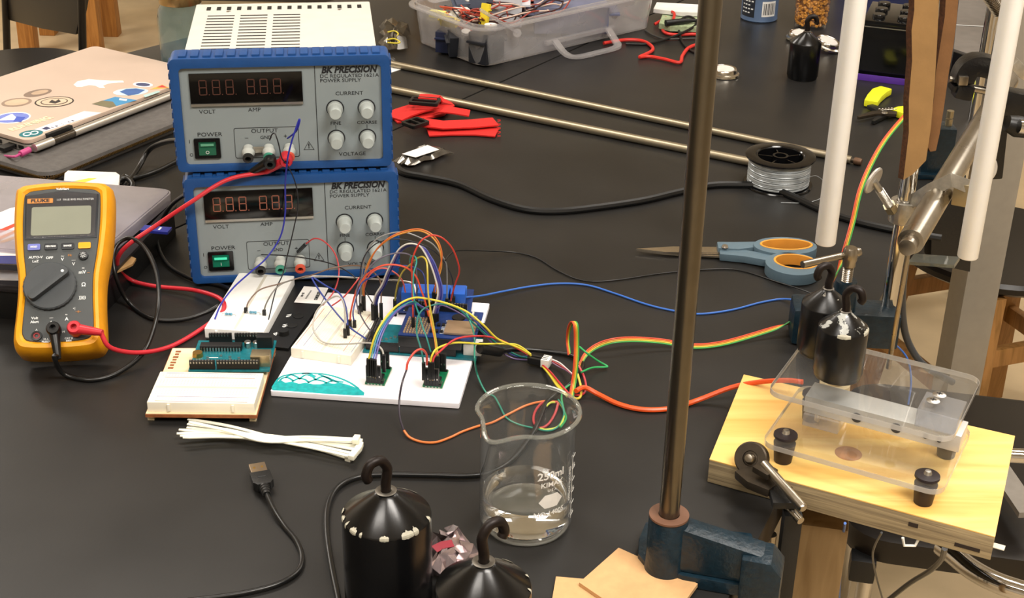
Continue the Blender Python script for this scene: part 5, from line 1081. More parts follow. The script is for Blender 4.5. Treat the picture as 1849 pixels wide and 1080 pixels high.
MB().lathe([(.0073, .0500), (.0138, .0500), (.0138, .0515), (.0073, .0515)], 40, (sc_.x, sc_.y, 0)).build('socket_collar', mat('brown_collar', '#6a4b3a', .5), t, world=True)
wa = V((sc_.x, sc_.y, 0)); we = P(1386, 992, .036); we.z = 0; dxw = (we - wa).normalized(); T = frame_mat(wa, dxw); Lw = (we - wa).length
mb = MB(T); mb.add([(.008, y, z) for y, z in ((-.008, .010), (.010, .010), (.010, .046), (-.008, .046))] + [(Lw, y, z) for y, z in ((-.008, .010), (.012, .010), (.012, .034), (-.008, .034))], [(3, 2, 1, 0), (4, 5, 6, 7), (0, 1, 5, 4), (1, 2, 6, 5), (2, 3, 7, 6), (3, 0, 4, 7)]); mb.build('web', cast_m, t, world=True, bevel=.004)
MB(T).prism([(Lw - .012, .0), (Lw + .012, .0), (Lw + .012, -.155), (Lw - .100, -.155), (Lw - .100, -.135), (Lw - .010, -.135)], -.012, .014, M.Rotation(R(90), 4, 'X')).build('jaw_frame', cast_m, t, world=True, bevel=.004)
MB(T).prism([(Lw - .016, .0), (Lw - .016, .034), (Lw + .004, .034), (Lw + .012, .024), (Lw + .012, .0)], -.012, .014, M.Rotation(R(90), 4, 'X')).build('shoulder', cast_m, t, world=True, bevel=.003)
MB().cyl(T @ V((Lw - .08, 0, -.17)), T @ V((Lw - .08, 0, -.032)), .006, n=16).build('clamp_screw', STEEL, t, world=True)
t = thing('upright_rod', 'tall steel rod standing in the blue clamp, crossing the whole picture', 'rod', (sc_.x, sc_.y, .02))
MB().cyl((0, 0, 0), (0, 0, 1.05), .0070, n=32).build('rod', rod_m, t)

# white plastic tubes hanging into the picture
tube_m = mat('milky_tube', '#f5f5f3', .4, var=.02, sss=.15)
def hang(name, label, px, py, Y, r, top, tilt=(0, 0)):
    b = PY(px, py, Y); t = thing(name, label, 'tube', b); L_ = top - b.z
    ax = V((tilt[0], tilt[1], 1)).normalized()
    MB().lathe([(0, 0), (r * .93, 0), (r, .0008), (r, L_), (r * .8, L_), (r * .8, L_ * .5), (0, L_ * .5)], 36, (0, 0, 0), ax).build('shaft', tube_m, t); return b, ax, L_
h1_ = hang('white_tube', 'left of the two white plastic tubes, hanging above the scissor handles', 1490, 439, 1.06, .0083, .66, (.0, 0.0))
h2_ = hang('white_tube', 'right of the two white plastic tubes, hanging in front of the grey post', 1747, 464, 1.06, .0083, .66, (-.0, 0.0))
ax0 = h1_[0] + V((0, 0, h1_[2] - .03)); ax1 = h2_[0] + V((0, 0, h2_[2] - .03))
t = thing('tube_hanger', 'steel cross bar above the frame carrying the two white tubes', 'rod', V((ax0.x, ax0.y, .64)))
MB().cyl(V((ax0.x - .10, 1.172, .665)), V((ax1.x + .05, 1.172, .665)), .006, n=16).build('bar', STEEL, t, world=True)
for q in (ax0, ax1):
    MB().cyl(V((q.x, q.y - .012, .665)), V((q.x, 1.18, .665)), .005, n=14).build('arm', STEEL, t, world=True)
    MB().cyl(V((q.x, q.y, .625)), V((q.x, q.y, .672)), .0100, n=24).build('collar', BLACKP, t, world=True)

# second clamp with T screw and chrome pole
pc = P(1597, 610, 0); pole = V((pc.x, pc.y, 0))
t = thing('stand_clamp', 'teal cast bench clamp with T handle screw holding the chrome pole behind the weights', 'clamp', V((pole.x, pole.y, 0)))
a = P(1424, 612, 0); b = P(1606, 622, 0); dx = (b - a).normalized(); T = frame_mat(a, dx); L_ = (b - a).length
MB(T).box((.012, .004, .019), (.024, .036, .036)).build('jaw_block', cast_m, t, world=True, bevel=.006)
MB(T).box((L_ / 2 + .01, .004, .014), (L_ - .02, .018, .027)).build('beam', cast_m, t, world=True, bevel=.003)
MB(T).box((L_ - .018, .004, .018), (.046, .034, .034)).build('pole_socket', cast_m, t, world=True, bevel=.004)
bz = PY(1516, 600, pole.y - .012)
MB().lathe([(0, 0), (.0125, 0), (.0115, .02), (.0105, .058), (.0095, .062), (0, .062)], 32, (bz.x, bz.y, .002)).build('screw_boss', cast_m, t, world=True)
mb = MB(); prof = [(0, .06)]
for k in range(8): prof += [(.0050, .062 + k * .0018), (.0042, .0629 + k * .0018)]
mb.lathe(prof + [(0, .0765)], 20, (bz.x, bz.y, .002)).build('thread', STEEL, t, world=True)
MB().lathe([(0, .0765), (.0058, .0765), (.0058, .080), (.0066, .083), (.0066, .092), (.0052, .0945), (0, .0945)], 24, (bz.x, bz.y, .002)).build('screw_head', STEEL, t, world=True)
ha = PY(1449, 478, bz.y - .02); hb = PY(1547, 456, bz.y + .008)
MB().cyl(ha, hb, .0033, n=14).build('handle', STEEL, t, world=True); MB().lathe([(0, -.004), (.004, -.003), (.0046, 0), (.004, .003), (0, .004)], 14, hb, hb - ha).build('handle_knob', STEEL, t, world=True)
t = thing('chrome_pole', 'mirror chrome pole standing in the teal clamp beside the cardboard strips', 'pole', V((pole.x, pole.y, .02)))
MB().cyl((0, 0, .0), (0, 0, .9), .0072, n=32).build('rod', CHROME, t)
t = thing('thin_rod', 'thin steel rod running down just right of the chrome pole', 'rod', PY(1604, 665, 1.07)); MB().cyl(PY(1604, 665, 1.07), PY(1640, 452, 1.07), .0022, n=12).build('rod', STEEL, t, world=True)
# cardboard strips folded round the pole
def upright(name, label, poly, Y, th, m_, m2, cat='cardboard', group=None, yt=0.0):
    q = [PY(x, y, Y + yt * k) for k, (x, y) in enumerate(poly)]; t = thing(name, label, cat, q[-1].copy(), group); n = len(q); dv = V((-.7, 1, 0)).normalized() * th
    MB().add([a + V((0, 0, 0)) for a in q] + [a + dv for a in q], [tuple(range(n)), tuple(range(2 * n - 1, n - 1, -1))]).build('face', m_, t, world=True, smooth=False)
    mb = MB(); mb.add([a for a in q] + [a + dv for a in q], [(i, (i + 1) % n, n + (i + 1) % n, n + i) for i in range(n)]); mb.build('cut_edge', m2, t, world=True, smooth=False)
    return t
kdark = mat('kraft_strip', '#9a774a', .8, var=.10, scale=40, bump=.2, bscale=200); kedge = mat('corrugated_edge', '#4a2c16', .85, var=.4, scale=400)
upright('cardboard_strip', 'broad torn cardboard strip hanging left of the chrome pole', [(1651, -40), (1651, 18), (1646, 55), (1647, 110), (1641, 180), (1641, 240), (1634, 300), (1631, 325), (1648, 315), (1672, 290), (1681, 230), (1688, 150), (1693, 60), (1697, -40)], 1.135, .006, kdark, kedge, group='cardboard strips round the pole')
upright('cardboard_strip', 'narrow torn cardboard strip hanging right of the chrome pole', [(1710, -40), (1706, 30), (1698, 80), (1690, 130), (1686, 180), (1679, 235), (1675, 265), (1680, 274), (1690, 272), (1697, 240), (1705, 190), (1712, 140), (1722, 80), (1728, 30), (1734, -40)], 1.145, .006, mat('kraft_strip_brown', '#7c5734', .8, var=.12, scale=50, bump=.2), kedge, group='cardboard strips round the pole')
# cross rod in its silver clamp
ra = P(1644, 437, .150); rb = P(1790, 196, .150); rd = (rb - ra).normalized(); zr = ra.z
t = thing('cross_rod', 'thick level steel rod with narrower end stub clamped to the chrome pole', 'rod', ra)
MB().cyl(ra, rb + rd * .10, .0108, n=32).build('rod', STEEL, t, world=True, bevel=.0008); MB().cyl(ra - rd * .013, ra, .0070, n=24).build('end_stub', STEEL, t, world=True, bevel=.0008)
castal = mat('cast_aluminium', '#b5b1a8', .3, .85, var=.15, scale=150, bump=.3, bscale=250)
t = thing('rod_clamp', 'silver cast double clamp joining the steel rod to the pole, with two thumb screws', 'clamp', V((pole.x, pole.y, .14)))
zc = PY(1622, 380, pole.y).z
ring_c = V((pole.x, pole.y, zc)); mb = MB(); T = at(ring_c); ring_prism(mb, [(x * 1.0, y) for x, y in ell(.0125, .0125, 28)], ell(.0074, .0074, 28), -.010, .010, T); mb.build('pole_ring', castal, t, world=True, bevel=.001)
rp_ = ra + rd * ((pole.y - .02 - ra.y) / rd.y); hb_ = rp_ + V((0, 0, .0))
MB().strip([ring_c + V((.004, -.006, .010)), (ring_c + hb_) / 2 + V((.004, -.012, .018)), hb_ + V((.006, -.010, .020)), hb_ + V((.020, -.008, .014))], .012, .006, side=[V((0, .3, 1))] * 4).build('arm', castal, t, world=True, bevel=.001)
MB(frame_mat(hb_ + V((.021, -.004, .006)), rd)).box((0, 0, 0), (.017, .017, .020)).build('hex_block', mat('brass_block', '#a89c80', .35, .9), t, world=True, bevel=.0012)
MB(frame_mat(hb_, rd)).box((0, .004, -.012), (.022, .020, .006)).build('saddle', castal, t, world=True, bevel=.001)
def thumb(a, b, dc, lab, rdisc=.0125):
    s = MB().cyl(a, b, .0032, n=12).build('thumb_screw', castal, t, world=True); ax = (b - a).normalized()
    mb = MB(); mb.lathe([(0, -.0016), (rdisc * .9, -.0016), (rdisc, -.0006), (rdisc, .0006), (rdisc * .9, .0016), (0, .0016)], 28, b + (dc) * .0, dc); mb.build('thumb_disc', mat('pale_metal', '#cfcac2', .4, .6, var=.08, scale=80), s, world=True)
    mb = MB(); k = 0
    while k < (b - a).length * .7: mb.lathe([(.0030, k), (.0038, k + .0005), (.0030, k + .001)], 12, a, ax); k += .0013
    mb.build('thread', castal, s, world=True)
l0 = ring_c + V((-.010, -.004, .0)); l1 = PY(1577, 326, pole.y - .02); thumb(l0, l1, V((.75, -.62, -.25)), '')
r0 = hb_ + V((.024, -.004, .008)); r1 = PY(1779, 305, hb_.y + .02); thumb(r0, r1, V((.35, -.9, .2)), '')
MB(frame_mat(l0 + (l1 - l0) * .15, (l1 - l0))).lathe([(0, -.004), (.0058, -.004), (.0058, .004), (0, .004)], 6, (0, 0, 0), (1, 0, 0)).build('hex_nut', mat('brass_block', '#a89c80', .35, .9), t, world=True)
# ------------------------------------------------------------------ weighing rig on its plywood board
BT = .0215
pine = wood('pine_face', '#f3cf80', '#dfa957', 2.2, .38, (1.2, 16, 4), R(-25), coat=.25)
edge = wood('ply_edge', '#a3916f', '#6c5d47', 9, .7, (1, 1, 38), R(-25))
q = [P(x, y, BT) for x, y in ((1281, 829), (1797, 969), (1833, 787), (1343, 676))]
t = thing('plywood_board', 'thick pine faced plywood board clamped over the bench edge', 'board', V((q[0].x, q[0].y, .0005)))
MB().add([V((a.x, a.y, z)) for z in (.0006, BT - .0012) for a in q], [(3, 2, 1, 0), (4, 5, 6, 7), (0, 1, 5, 4), (1, 2, 6, 5), (2, 3, 7, 6), (3, 0, 4, 7)]).build('core', edge, t, world=True, bevel=.0006)
MB().add([V((a.x, a.y, z)) for z in (BT - .0012, BT) for a in q], [(3, 2, 1, 0), (4, 5, 6, 7), (0, 1, 5, 4), (1, 2, 6, 5), (2, 3, 7, 6), (3, 0, 4, 7)]).build('face_veneer', pine, t, world=True, bevel=.0004)
e1 = (q[1] - q[0]).normalized(); no_ = V((e1.y, -e1.x, 0))
for (u, zz, w_, h_) in ((.92, .006, .018, .003), (.735, .0125, .007, .0035)):
    c = q[0].lerp(q[1], u); c.z = zz; MB(frame_mat(c, e1)).box((0, 0, 0), (w_, .0006, h_)).build('edge_knot', mat('dark_knot', '#2b2019', .8), t, world=True)
knot = q[0].lerp(q[1], .47) + (q[3] - q[0]) * .42; MB().lathe([(0, .00012), (.010, .0001), (.0105, 0)], 28, V((knot.x, knot.y, BT))).build('face_knot', mat('knot', '#a96a32', .5, var=.3, scale=150), t, world=True)
c = q[0].lerp(q[1], .735); MB().tube([V((c.x - .006, c.y, .001)), V((c.x - .004, c.y, -.006)), V((c.x + .004, c.y, -.006)), V((c.x + .006, c.y, .001))], .0011, 8).build('screw_eye', WHITEP, t, world=True)
c = q[1].lerp(q[2], .06); MB(frame_mat(V((c.x, c.y, .008)), e1)).box((.002, 0, 0), (.012, .006, .0006)).build('tape_tab', mat('masking', '#d9d2c0', .6), t, world=True)

acr = thin('clear_acrylic', '#fbfcfc', .035, '#e8eaee', .015, 1.5); acrb = thin('frosted_acrylic', '#f0f1f4', .25, '#d8d9e0', .12)
ZL_, ZU_ = .0385, .0835; TH_ = .0050
a = P(1374, 797, ZL_ + TH_); b = P(1701, 889, ZL_ + TH_); AX = (b - a).normalized(); PL = frame_mat(V((a.x, a.y, 0)), AX); PW = (b - a).length; PD = .100
rub = mat('rubber_foot', '#231a1c', .45)
t = thing('clear_base_plate', 'lower clear acrylic plate on dark rubber feet over the pine board', 'plate', PL @ M.Translation(V((0, 0, ZL_))))
MB().prism(rrect(PW, PD, .010, 6, PW / 2, PD / 2), 0, TH_).build('plate', acr, t, bevel=.0005); mb = MB(); ring_prism(mb, rrect(PW + .0006, PD + .0006, .0113, 6, PW / 2, PD / 2), rrect(PW + .0001, PD + .0001, .0111, 6, PW / 2, PD / 2), .0004, TH_ - .0004); mb.build('sawn_edge', thin('sawn_edge', '#ffffff', .38, '#e9e6e2', .1), t)
for (x, y) in ((.014, .016), (PW - .014, .014), (PW - .014, PD - .014), (.014, PD - .014)):
    f = MB().lathe([(0, BT - ZL_ + .0003), (.0068, BT - ZL_ + .0003), (.0085, -.0004), (0, -.0004)], 28, (x, y, 0)).build('rubber_foot', rub, t)
    MB().lathe([(.0, TH_ + .0003), (.0092, TH_ + .0003), (.0090, TH_ + .0022), (.0045, TH_ + .0030), (0, TH_ + .0030)], 28, (x, y, 0)).build('foot_washer', rub, t)
    MB().lathe([(0, TH_ + .0060), (.0022, TH_ + .0056), (.0032, TH_ + .0030), (0, TH_ + .0030)], 16, (x, y, 0)).build('bolt_head', SILV, t)
# load cell bar
BH = .0140; BZ = ZL_ + TH_ + .0110
t = thing('load_cell', 'brushed aluminium bar load cell held between the two clear plates', 'load cell', PL @ M.Translation(V((0, 0, BZ))))
alu2 = mat('brushed_aluminium', '#cfcecb', .35, .45, var=.05)
mb = MB(); mb.box((.078, .052, BH / 2), (.118, .024, BH)); mb.build('bar', alu2, t, bevel=.0006)
for x in (.060, .090): mb = MB(); mb.cyl((x, .0399, BH / 2), (x, .0392, BH / 2), .0040, n=20); mb.build('bar_hole', mat('hole_shade', '#3a3735', .6), t)
for x in (.112, .122): MB().cyl((x, .0399, BH / 2), (x, .0390, BH / 2), .0020, n=12).build('bar_screw', INK, t)
t = thing('spacer_block', 'clear acrylic spacer block under the left end of the aluminium bar', 'block', PL @ M.Translation(V((.034, .052, ZL_ + TH_ + .0003))), group=None)
MB().box((0, 0, .0053), (.028, .030, .0100)).build('block', acrb, t, bevel=.0006); MB().cyl((-.006, -.002, -.0), (-.006, -.002, .0100), .0022, n=14).build('bolt', SILV, t)
hz = BZ + BH + .0002; t = thing('spacer_block', 'clear acrylic spacer block with two screws on the right end of the bar', 'block', PL @ M.Translation(V((.118, .052, hz))))
MB().box((0, 0, (ZU_ - hz) / 2), (.030, .030, ZU_ - hz - .0006)).build('block', acrb, t, bevel=.0006)
for (x, y) in ((-.004, .005), (-.006, -.006)):
    s = MB().lathe([(0, ZU_ - hz + TH_ + .0012), (.0030, ZU_ - hz + TH_ + .0012), (.0050, ZU_ - hz + TH_ + .0003), (0, ZU_ - hz + TH_ + .0003)], 20, (x, y, 0)).build('screw', SILV, t)
    mb = MB(); mb.box((x, y, ZU_ - hz + TH_ + .0013), (.0044, .0008, .0003)); mb.box((x, y, ZU_ - hz + TH_ + .0013), (.0008, .0044, .0003)); mb.build('cross_slot', INK, s)
t = thing('clear_top_plate', 'upper clear acrylic plate carrying the two small weights', 'plate', PL @ M.Translation(V((0, 0, ZU_))))
MB().prism(rrect(PW, PD, .012, 6, PW / 2, PD / 2), 0, TH_).build('plate', acr, t, bevel=.0005); mb = MB(); ring_prism(mb, rrect(PW + .0006, PD + .0006, .0113, 6, PW / 2, PD / 2), rrect(PW + .0001, PD + .0001, .0111, 6, PW / 2, PD / 2), .0004, TH_ - .0004); mb.build('sawn_edge', thin('sawn_edge', '#ffffff', .38, '#e9e6e2', .1), t)
TOP = ZU_ + TH_ + .0004
p = P(1509, 676, TOP); weight('small hooked weight with heavily chipped grey shoulder at the front of the clear plate', (p.x + .001, p.y, TOP), .0186, .0415, .0125, blk_paint2, R(150), .80, 'small hooked weights on the clear plate', ((-100, .01, .0015), (-30, .012, .0015)), .0030)
p = P(1478, 646, TOP); weight('small hooked weight with speckled paint standing behind the chipped one', (p.x + .0035, p.y + .012, TOP), .0186, .0415, .0125, blk_paint3, R(20), .80, 'small hooked weights on the clear plate', (), .0030)
c = PL @ V((.030, .084, ZL_ + TH_ + .0005)); t = thing('tape_roll', 'small roll of cream tape on the lower clear plate behind the weights', 'tape', c)
mb = MB(); ring_prism(mb, ell(.012, .012, 32), ell(.007, .007, 32), 0, .017); mb.build('tape', mat('cream_tape', '#d9c49a', .5), t, bevel=.0004)
# hold down clamp at the board corner
iron = mat('dark_iron', '#4c443a', .42, .8, var=.15, scale=100, bump=.1)
c0 = P(1357, 828, .030); axd = V((-.45, -.75, .50)).normalized()
t = thing('cam_clamp', 'black iron C clamp with round disc and steel lever pinning the board corner', 'clamp', c0)
MB().lathe([(0, -.0055), (.0118, -.0055), (.0128, -.0045), (.0128, .0025), (.0118, .0035), (.0060, .0035), (.0055, .0025), (0, .0025)], 40, c0, axd).build('disc', iron, t, world=True)
MB().lathe([(0, .0085), (.0030, .0080), (.0042, .0060), (.0044, .0020), (0, .0020)], 24, c0, axd).build('bolt_head', STEEL, t, world=True)
MB().strip([P(1341, 852, .0250), P(1365, 868, .0265), P(1398, 884, .0262)], [.016, .020, .016], .0070).build('jaw_bar', iron, t, world=True, bevel=.002)
fr = P(1400, 886, .026); fr.x += .007
MB().box((fr.x + .004, fr.y - .016, -.060), (.014, .012, .158)).build('frame', BLACKP, t, world=True, bevel=.003)
MB().box((fr.x - .003, fr.y - .008, .0255), (.018, .022, .006)).build('frame_top', BLACKP, t, world=True, bevel=.002)
MB().box((fr.x, fr.y + .012, -.139), (.016, .066, .012)).build('lower_jaw', BLACKP, t, world=True, bevel=.002)
MB().cyl((fr.x, fr.y + .03, -.150), (fr.x, fr.y + .03, -.035), .005, n=14).build('clamp_screw', STEEL, t, world=True)
la = P(1380, 838, .040); lb = P(1451, 919, .034)
MB().tube([la, la.lerp(lb, .97), lb], [.0036, .0036, .0026], 14).build('lever', STEEL, t, world=True); MB().cyl(P(1424, 917, .020), P(1446, 941, .018), .0030, n=12).build('short_bar', STEEL, t, world=True)
MB().strip([P(1368, 842, .037), P(1395, 858, .037)], .012, .005).build('lever_root', iron, t, world=True, bevel=.001)

# ------------------------------------------------------------------ scissors
SG = mat('scissor_grey', '#566a76', .45); SO = mat('scissor_orange', '#d9943a', .45)
t = thing('scissors', 'closed scissors with grey handles and orange finger linings', 'scissors', P(1308, 450, 0))
bl = mat('scissor_blade', '#c9bfae', .22, .95)
for poly, z in (([(1149, 449), (1215, 445), (1302, 446), (1302, 456), (1200, 455)], .0062), ([(1151, 451), (1302, 452), (1302, 463), (1205, 458)], .0040)):
    qq = [P(x, y, z) for x, y in poly]; n = len(qq); MB().add([V((a.x, a.y, z - .0018)) for a in qq] + [V((a.x, a.y, z)) for a in qq], [tuple(range(n)), tuple(range(2 * n - 1, n - 1, -1))] + [(i, (i + 1) % n, n + (i + 1) % n, n + i) for i in range(n)]).build('blade', bl, t, world=True, smooth=False)
def outl(c, rx, ry, rot, n=36, e=0):
    return [(c[0] + (rx + e) * math.cos(2 * PI * k / n) * math.cos(rot) - (ry + e) * math.sin(2 * PI * k / n) * math.sin(rot), c[1] + (rx + e) * math.cos(2 * PI * k / n) * math.sin(rot) + (ry + e) * math.sin(2 * PI * k / n) * math.cos(rot)) for k in range(n)]
def gloop(c, rx, ry, rot, cc, rx2, ry2, z0, z1):
    C1 = P(c[0], c[1], z1); C2 = P(cc[0], cc[1], z1); fx = 1.37 / 2600; fy = fx / math.sin(R(25))
    o1 = outl((C1.x, C1.y), rx * fx, ry * fy, rot); i1 = outl((C2.x, C2.y), rx2 * fx, ry2 * fy, rot); i2 = outl((C2.x, C2.y), rx2 * fx - .0022, ry2 * fy - .0022, rot)
    mb = MB(); ring_prism(mb, o1, i1, z0, z1); mb.build('handle_loop', SG, t, world=True, bevel=.0014)
    mb = MB(); ring_prism(mb, i1, i2, z0 + .0002, z1 + .0003); mb.build('finger_lining', SO, t, world=True, bevel=.0006)
gloop((1418, 443), 62, 17, R(2), (1420, 441), 52, 11, .0010, .0125)
gloop((1432, 476), 52, 21, R(-12), (1437, 472), 42, 14, .0010, .0125)
MB().strip([P(1295, 449, .006), P(1330, 450, .006), P(1372, 447, .006)], [.016, .018, .012], .0090).build('upper_shank', SG, t, world=True, bevel=.002)
MB().strip([P(1299, 461, .0045), P(1345, 463, .005), P(1390, 471, .006)], [.010, .016, .016], .0080).build('lower_shank', SG, t, world=True, bevel=.002)
MB().lathe([(0, .0020), (.0028, .0018), (.0036, .0)], 20, P(1309, 446, .0112)).build('pivot_screw', SILV, t, world=True)

# ------------------------------------------------------------------ wire spool
p = P(1404, 332, 0); s0 = (p.x, p.y, 0)
t = thing('spool', 'black plastic spool wound with clear fishing line', 'spool', s0)
MB().lathe([(.010, 0), (.0390, 0), (.0398, .0008), (.0390, .0022), (.010, .0022)], 56).build('lower_flange', BLACKG, t)
MB().lathe([(.0265, .0332), (.0392, .0332), (.0400, .0342), (.0398, .0356), (.0380, .0362), (.0280, .0358), (.0270, .0345)], 56).build('upper_flange', BLACKG, t)
MB().lathe([(.0085, .0010), (.0265, .0010), (.0270, .0345), (.0258, .0345), (.0250, .0200), (.0090, .0200)], 48).build('barrel', BLACKG, t)
mb = MB()
for k in range(5): a = R(20 + 72 * k); mb.box((.0175 * math.cos(a), .0175 * math.sin(a), .0270), (.0180, .0014, .0120), a)
mb.build('spokes', BLACKG, t); mb = MB(); ring_prism(mb, ell(.0090, .0090, 28), ell(.0065, .0065, 28), .0015, .0352); mb.build('hub', BLACKG, t)
prof = [(.0272, .0030)]
for k in range(26): prof += [(.0350 + .0004 * (k % 2), .0032 + k * .00113), (.0356 - .0002 * (k % 3), .0037 + k * .00113)]
MB().lathe(prof + [(.0272, .0328)], 72).build('fishing_line', mat('nylon_line', '#9ea3a5', .28, .35, var=.35, scale=70, trans=.0), t)
t = thing('loose_line', 'loose loop of clear fishing line beside the spool', 'line', P(1480, 350, 0)); MB().tube(wpts([(1455, 322, .02), (1475, 318, .012), (1492, 335, .001), (1485, 356, .001), (1455, 366, .001), (1410, 366, .001)], 6), .0004, 5).build('line', mat('nylon_line', '#9ea3a5', .28), t, world=True)

# ------------------------------------------------------------------ steel rods lying across the bench
def lying(label, a, b, r, tip):
    A = P(a[0], a[1], r); B = P(b[0], b[1], r); d = (B - A).normalized(); t = thing('steel_rod', label, 'rod', A, 'long rods lying on the bench')
    MB().cyl(A - d * .25, B, r, n=20).build('rod', mat('dull_steel', '#a19680', .38, .85, var=.08, scale=20), t, world=True)
    if tip: MB().cyl(B, B + d * .004, r * .65, n=16).build('neck', mat('dark_iron', '#4c443a', .42), t, world=True); MB().lathe([(0, 0), (r * .95, 0), (r * 1.0, .006), (r * .8, .009), (0, .0095)], 16, B + d * .004, d).build('threaded_tip', mat('rusty_tip', '#5f4634', .5, .5), t, world=True)
lying('farther of the two long steel rods, with a brown threaded tip', (710, 116), (1537, 289), .0047, True)
lying('nearer of the two long steel rods, ending behind the spool', (710, 162), (1372, 296), .0052, False)

# ------------------------------------------------------------------ red straps, small bag, paper scrap
rw = mat('red_webbing', '#c9201c', .75, var=.08, scale=300, bump=.35, bscale=900)
def buckle(t, c, d, w=.028, l=.020):
    T = frame_mat(c, d); mb = MB(); ring_prism(mb, rrect(w, l, .003), rrect(w - .007, l - .008, .002), -.0022, .0022, T); mb.box((0, 0, 0), (w - .004, .0028, .0040)) if False else None
    mb.build('buckle', BLACKP, t, world=True, bevel=.0008); MB(T).box((0, 0, .0004), (w - .005, .0026, .0040)).build('buckle_bar', BLACKP, t, world=True, bevel=.0005)
t = thing('red_strap', 'red webbing strap with black buckle, the one touching the power supply', 'strap', P(750, 200, 0), 'folded red straps')
MB().strip([P(708, 213, .004), P(728, 204, .005), P(752, 196, .008), P(782, 188, .010)], .033, .0022).build('webbing', rw, t, world=True, bevel=.0004)
MB().strip([P(712, 217, .0015), P(748, 212, .0015), P(790, 205, .002), P(806, 190, .004), P(800, 180, .008), P(786, 176, .0140)], .022, .0022).build('webbing', rw, t, world=True, bevel=.0004)
MB().strip([P(757, 174, .018), P(775, 175, .018), P(792, 177, .018)], .016, .0022).build('webbing', rw, t, world=True, bevel=.0004)
buckle(t, P(767, 183, .017), (P(795, 190, .017) - P(742, 186, .017)), .038, .024)
t = thing('red_strap', 'folded red webbing strap with black buckle and frayed end, nearer one', 'strap', P(830, 235, 0), 'folded red straps')
MB().strip([P(772, 238, .0020), P(815, 236, .0020), P(860, 236, .0020), P(898, 239, .0020)], .032, .0020).build('webbing', rw, t, world=True, bevel=.0004)
MB().strip([P(762, 221, .0085), P(800, 226, .0070), P(850, 224, .0065), P(895, 220, .0065)], .028, .0020).build('webbing', rw, t, world=True, bevel=.0004)
MB().strip([P(848, 205, .0080), P(820, 200, .0110), P(800, 198, .0120), P(793, 203, .0060)], .022, .0020).build('webbing', rw, t, world=True, bevel=.0004)
buckle(t, P(750, 222, .012), (P(765, 232, .012) - P(738, 222, .012)), .024, .028)
mb = MB()
for k in range(14): c = P(898, 216 + k * 2.4, .004 + .003 * (k < 7)); mb.tube([c, c + V((.004, (k % 3 - 1) * .003, .001))], .0003, 4)
o = mb.build('frayed_threads', rw, t, world=True); o['kind'] = 'stuff'
crumple('static_bag', 'small shiny bag with white label beside the red straps', 'bag', [(708, 292), (775, 262), (818, 276), (738, 300)], .003, mat('static_film', '#6a6660', .12, .6, var=.4, scale=70), .005, 8, 9)
t = [o for o in COL.objects if o.name == 'static_bag'][0]
lq = [P(x, y, .011) for x, y in ((726, 278), (772, 262), (793, 270), (750, 284))]; MB().add([V((a.x, a.y, z)) for z in (.0106, .0111) for a in lq], [(3, 2, 1, 0), (4, 5, 6, 7), (0, 1, 5, 4), (1, 2, 6, 5), (2, 3, 7, 6), (3, 0, 4, 7)]).build('label', mat('label_paper', '#e8e6e2', .5), t, world=True)
flat('paper_scrap', 'white paper scrap peeking out behind the upper power supply', 'paper', [(695, 118), (727, 124), (702, 132), (690, 130)], .0, .0006, mat('plain_paper', '#e2dfda', .6))

# ------------------------------------------------------------------ clear storage box with servos
milky = thin('milky_plastic', '#f4f3f4', .27, '#ebe9e9', .10)
A = P(872, 126, 0); B = P(1180, 52, 0); ex = (B - A).normalized(); BXT = frame_mat(A, ex); bl_ = (B - A).length; bw_ = .162; bh_ = .063
t = thing('storage_box', 'long clear plastic storage box full of hobby servos and wires', 'box', BXT)
def rlev(z, k, r=.022): return [(bl_ / 2 + (x - bl_ / 2) , y, z) for x, y in rrect(bl_ + 2 * k, bw_ + 2 * k, r + k, 6, bl_ / 2, bw_ / 2)]
mb = MB(); loft(mb, [rlev(.0008, -.006), rlev(.003, -.001), rlev(bh_ * .9, .006), rlev(bh_, .007), rlev(bh_, .004), rlev(.0045, -.0035)], cap=(True, True)); mb.build('tub', milky, t, ang=50)
mb = MB(); ring_prism(mb, rrect(bl_ + .030, bw_ + .030, .034, 6, bl_ / 2, bw_ / 2), rrect(bl_ + .013, bw_ + .013, .026, 6, bl_ / 2, bw_ / 2), bh_ - .006, bh_ - .003); mb.build('rim', milky, t, bevel=.0008)
mb = MB(BXT); hx0, hx1 = bl_ * .37, bl_ * .68
mb.strip(catmull([(hx0, -.010, .022), (hx0 + .002, -.030, .008), (hx0 + .012, -.044, .004), ((hx0 + hx1) / 2, -.047, .004), (hx1 - .012, -.044, .004), (hx1 - .002, -.030, .008), (hx1, -.010, .022)], 5), .011, .004); mb.build('handle', milky, t, world=True, bevel=.0008)
MB(BXT).box(((hx0 + hx1) / 2, -.0065, .0200), (hx1 - hx0 + .03, .008, .006)).build('hinge_rail', milky, t, world=True, bevel=.001)
lv0 = P(868, 18, .085); lv1 = P(934, 58, .050); MB().strip([lv0, lv1], .011, .004).build('latch_arm', milky, t, world=True, bevel=.001); MB().lathe([(0, -.003), (.006, -.003), (.006, .003), (0, .003)], 18, lv1 + V((0, -.004, 0)), (0, -1, .3)).build('latch_pivot', milky, t, world=True)
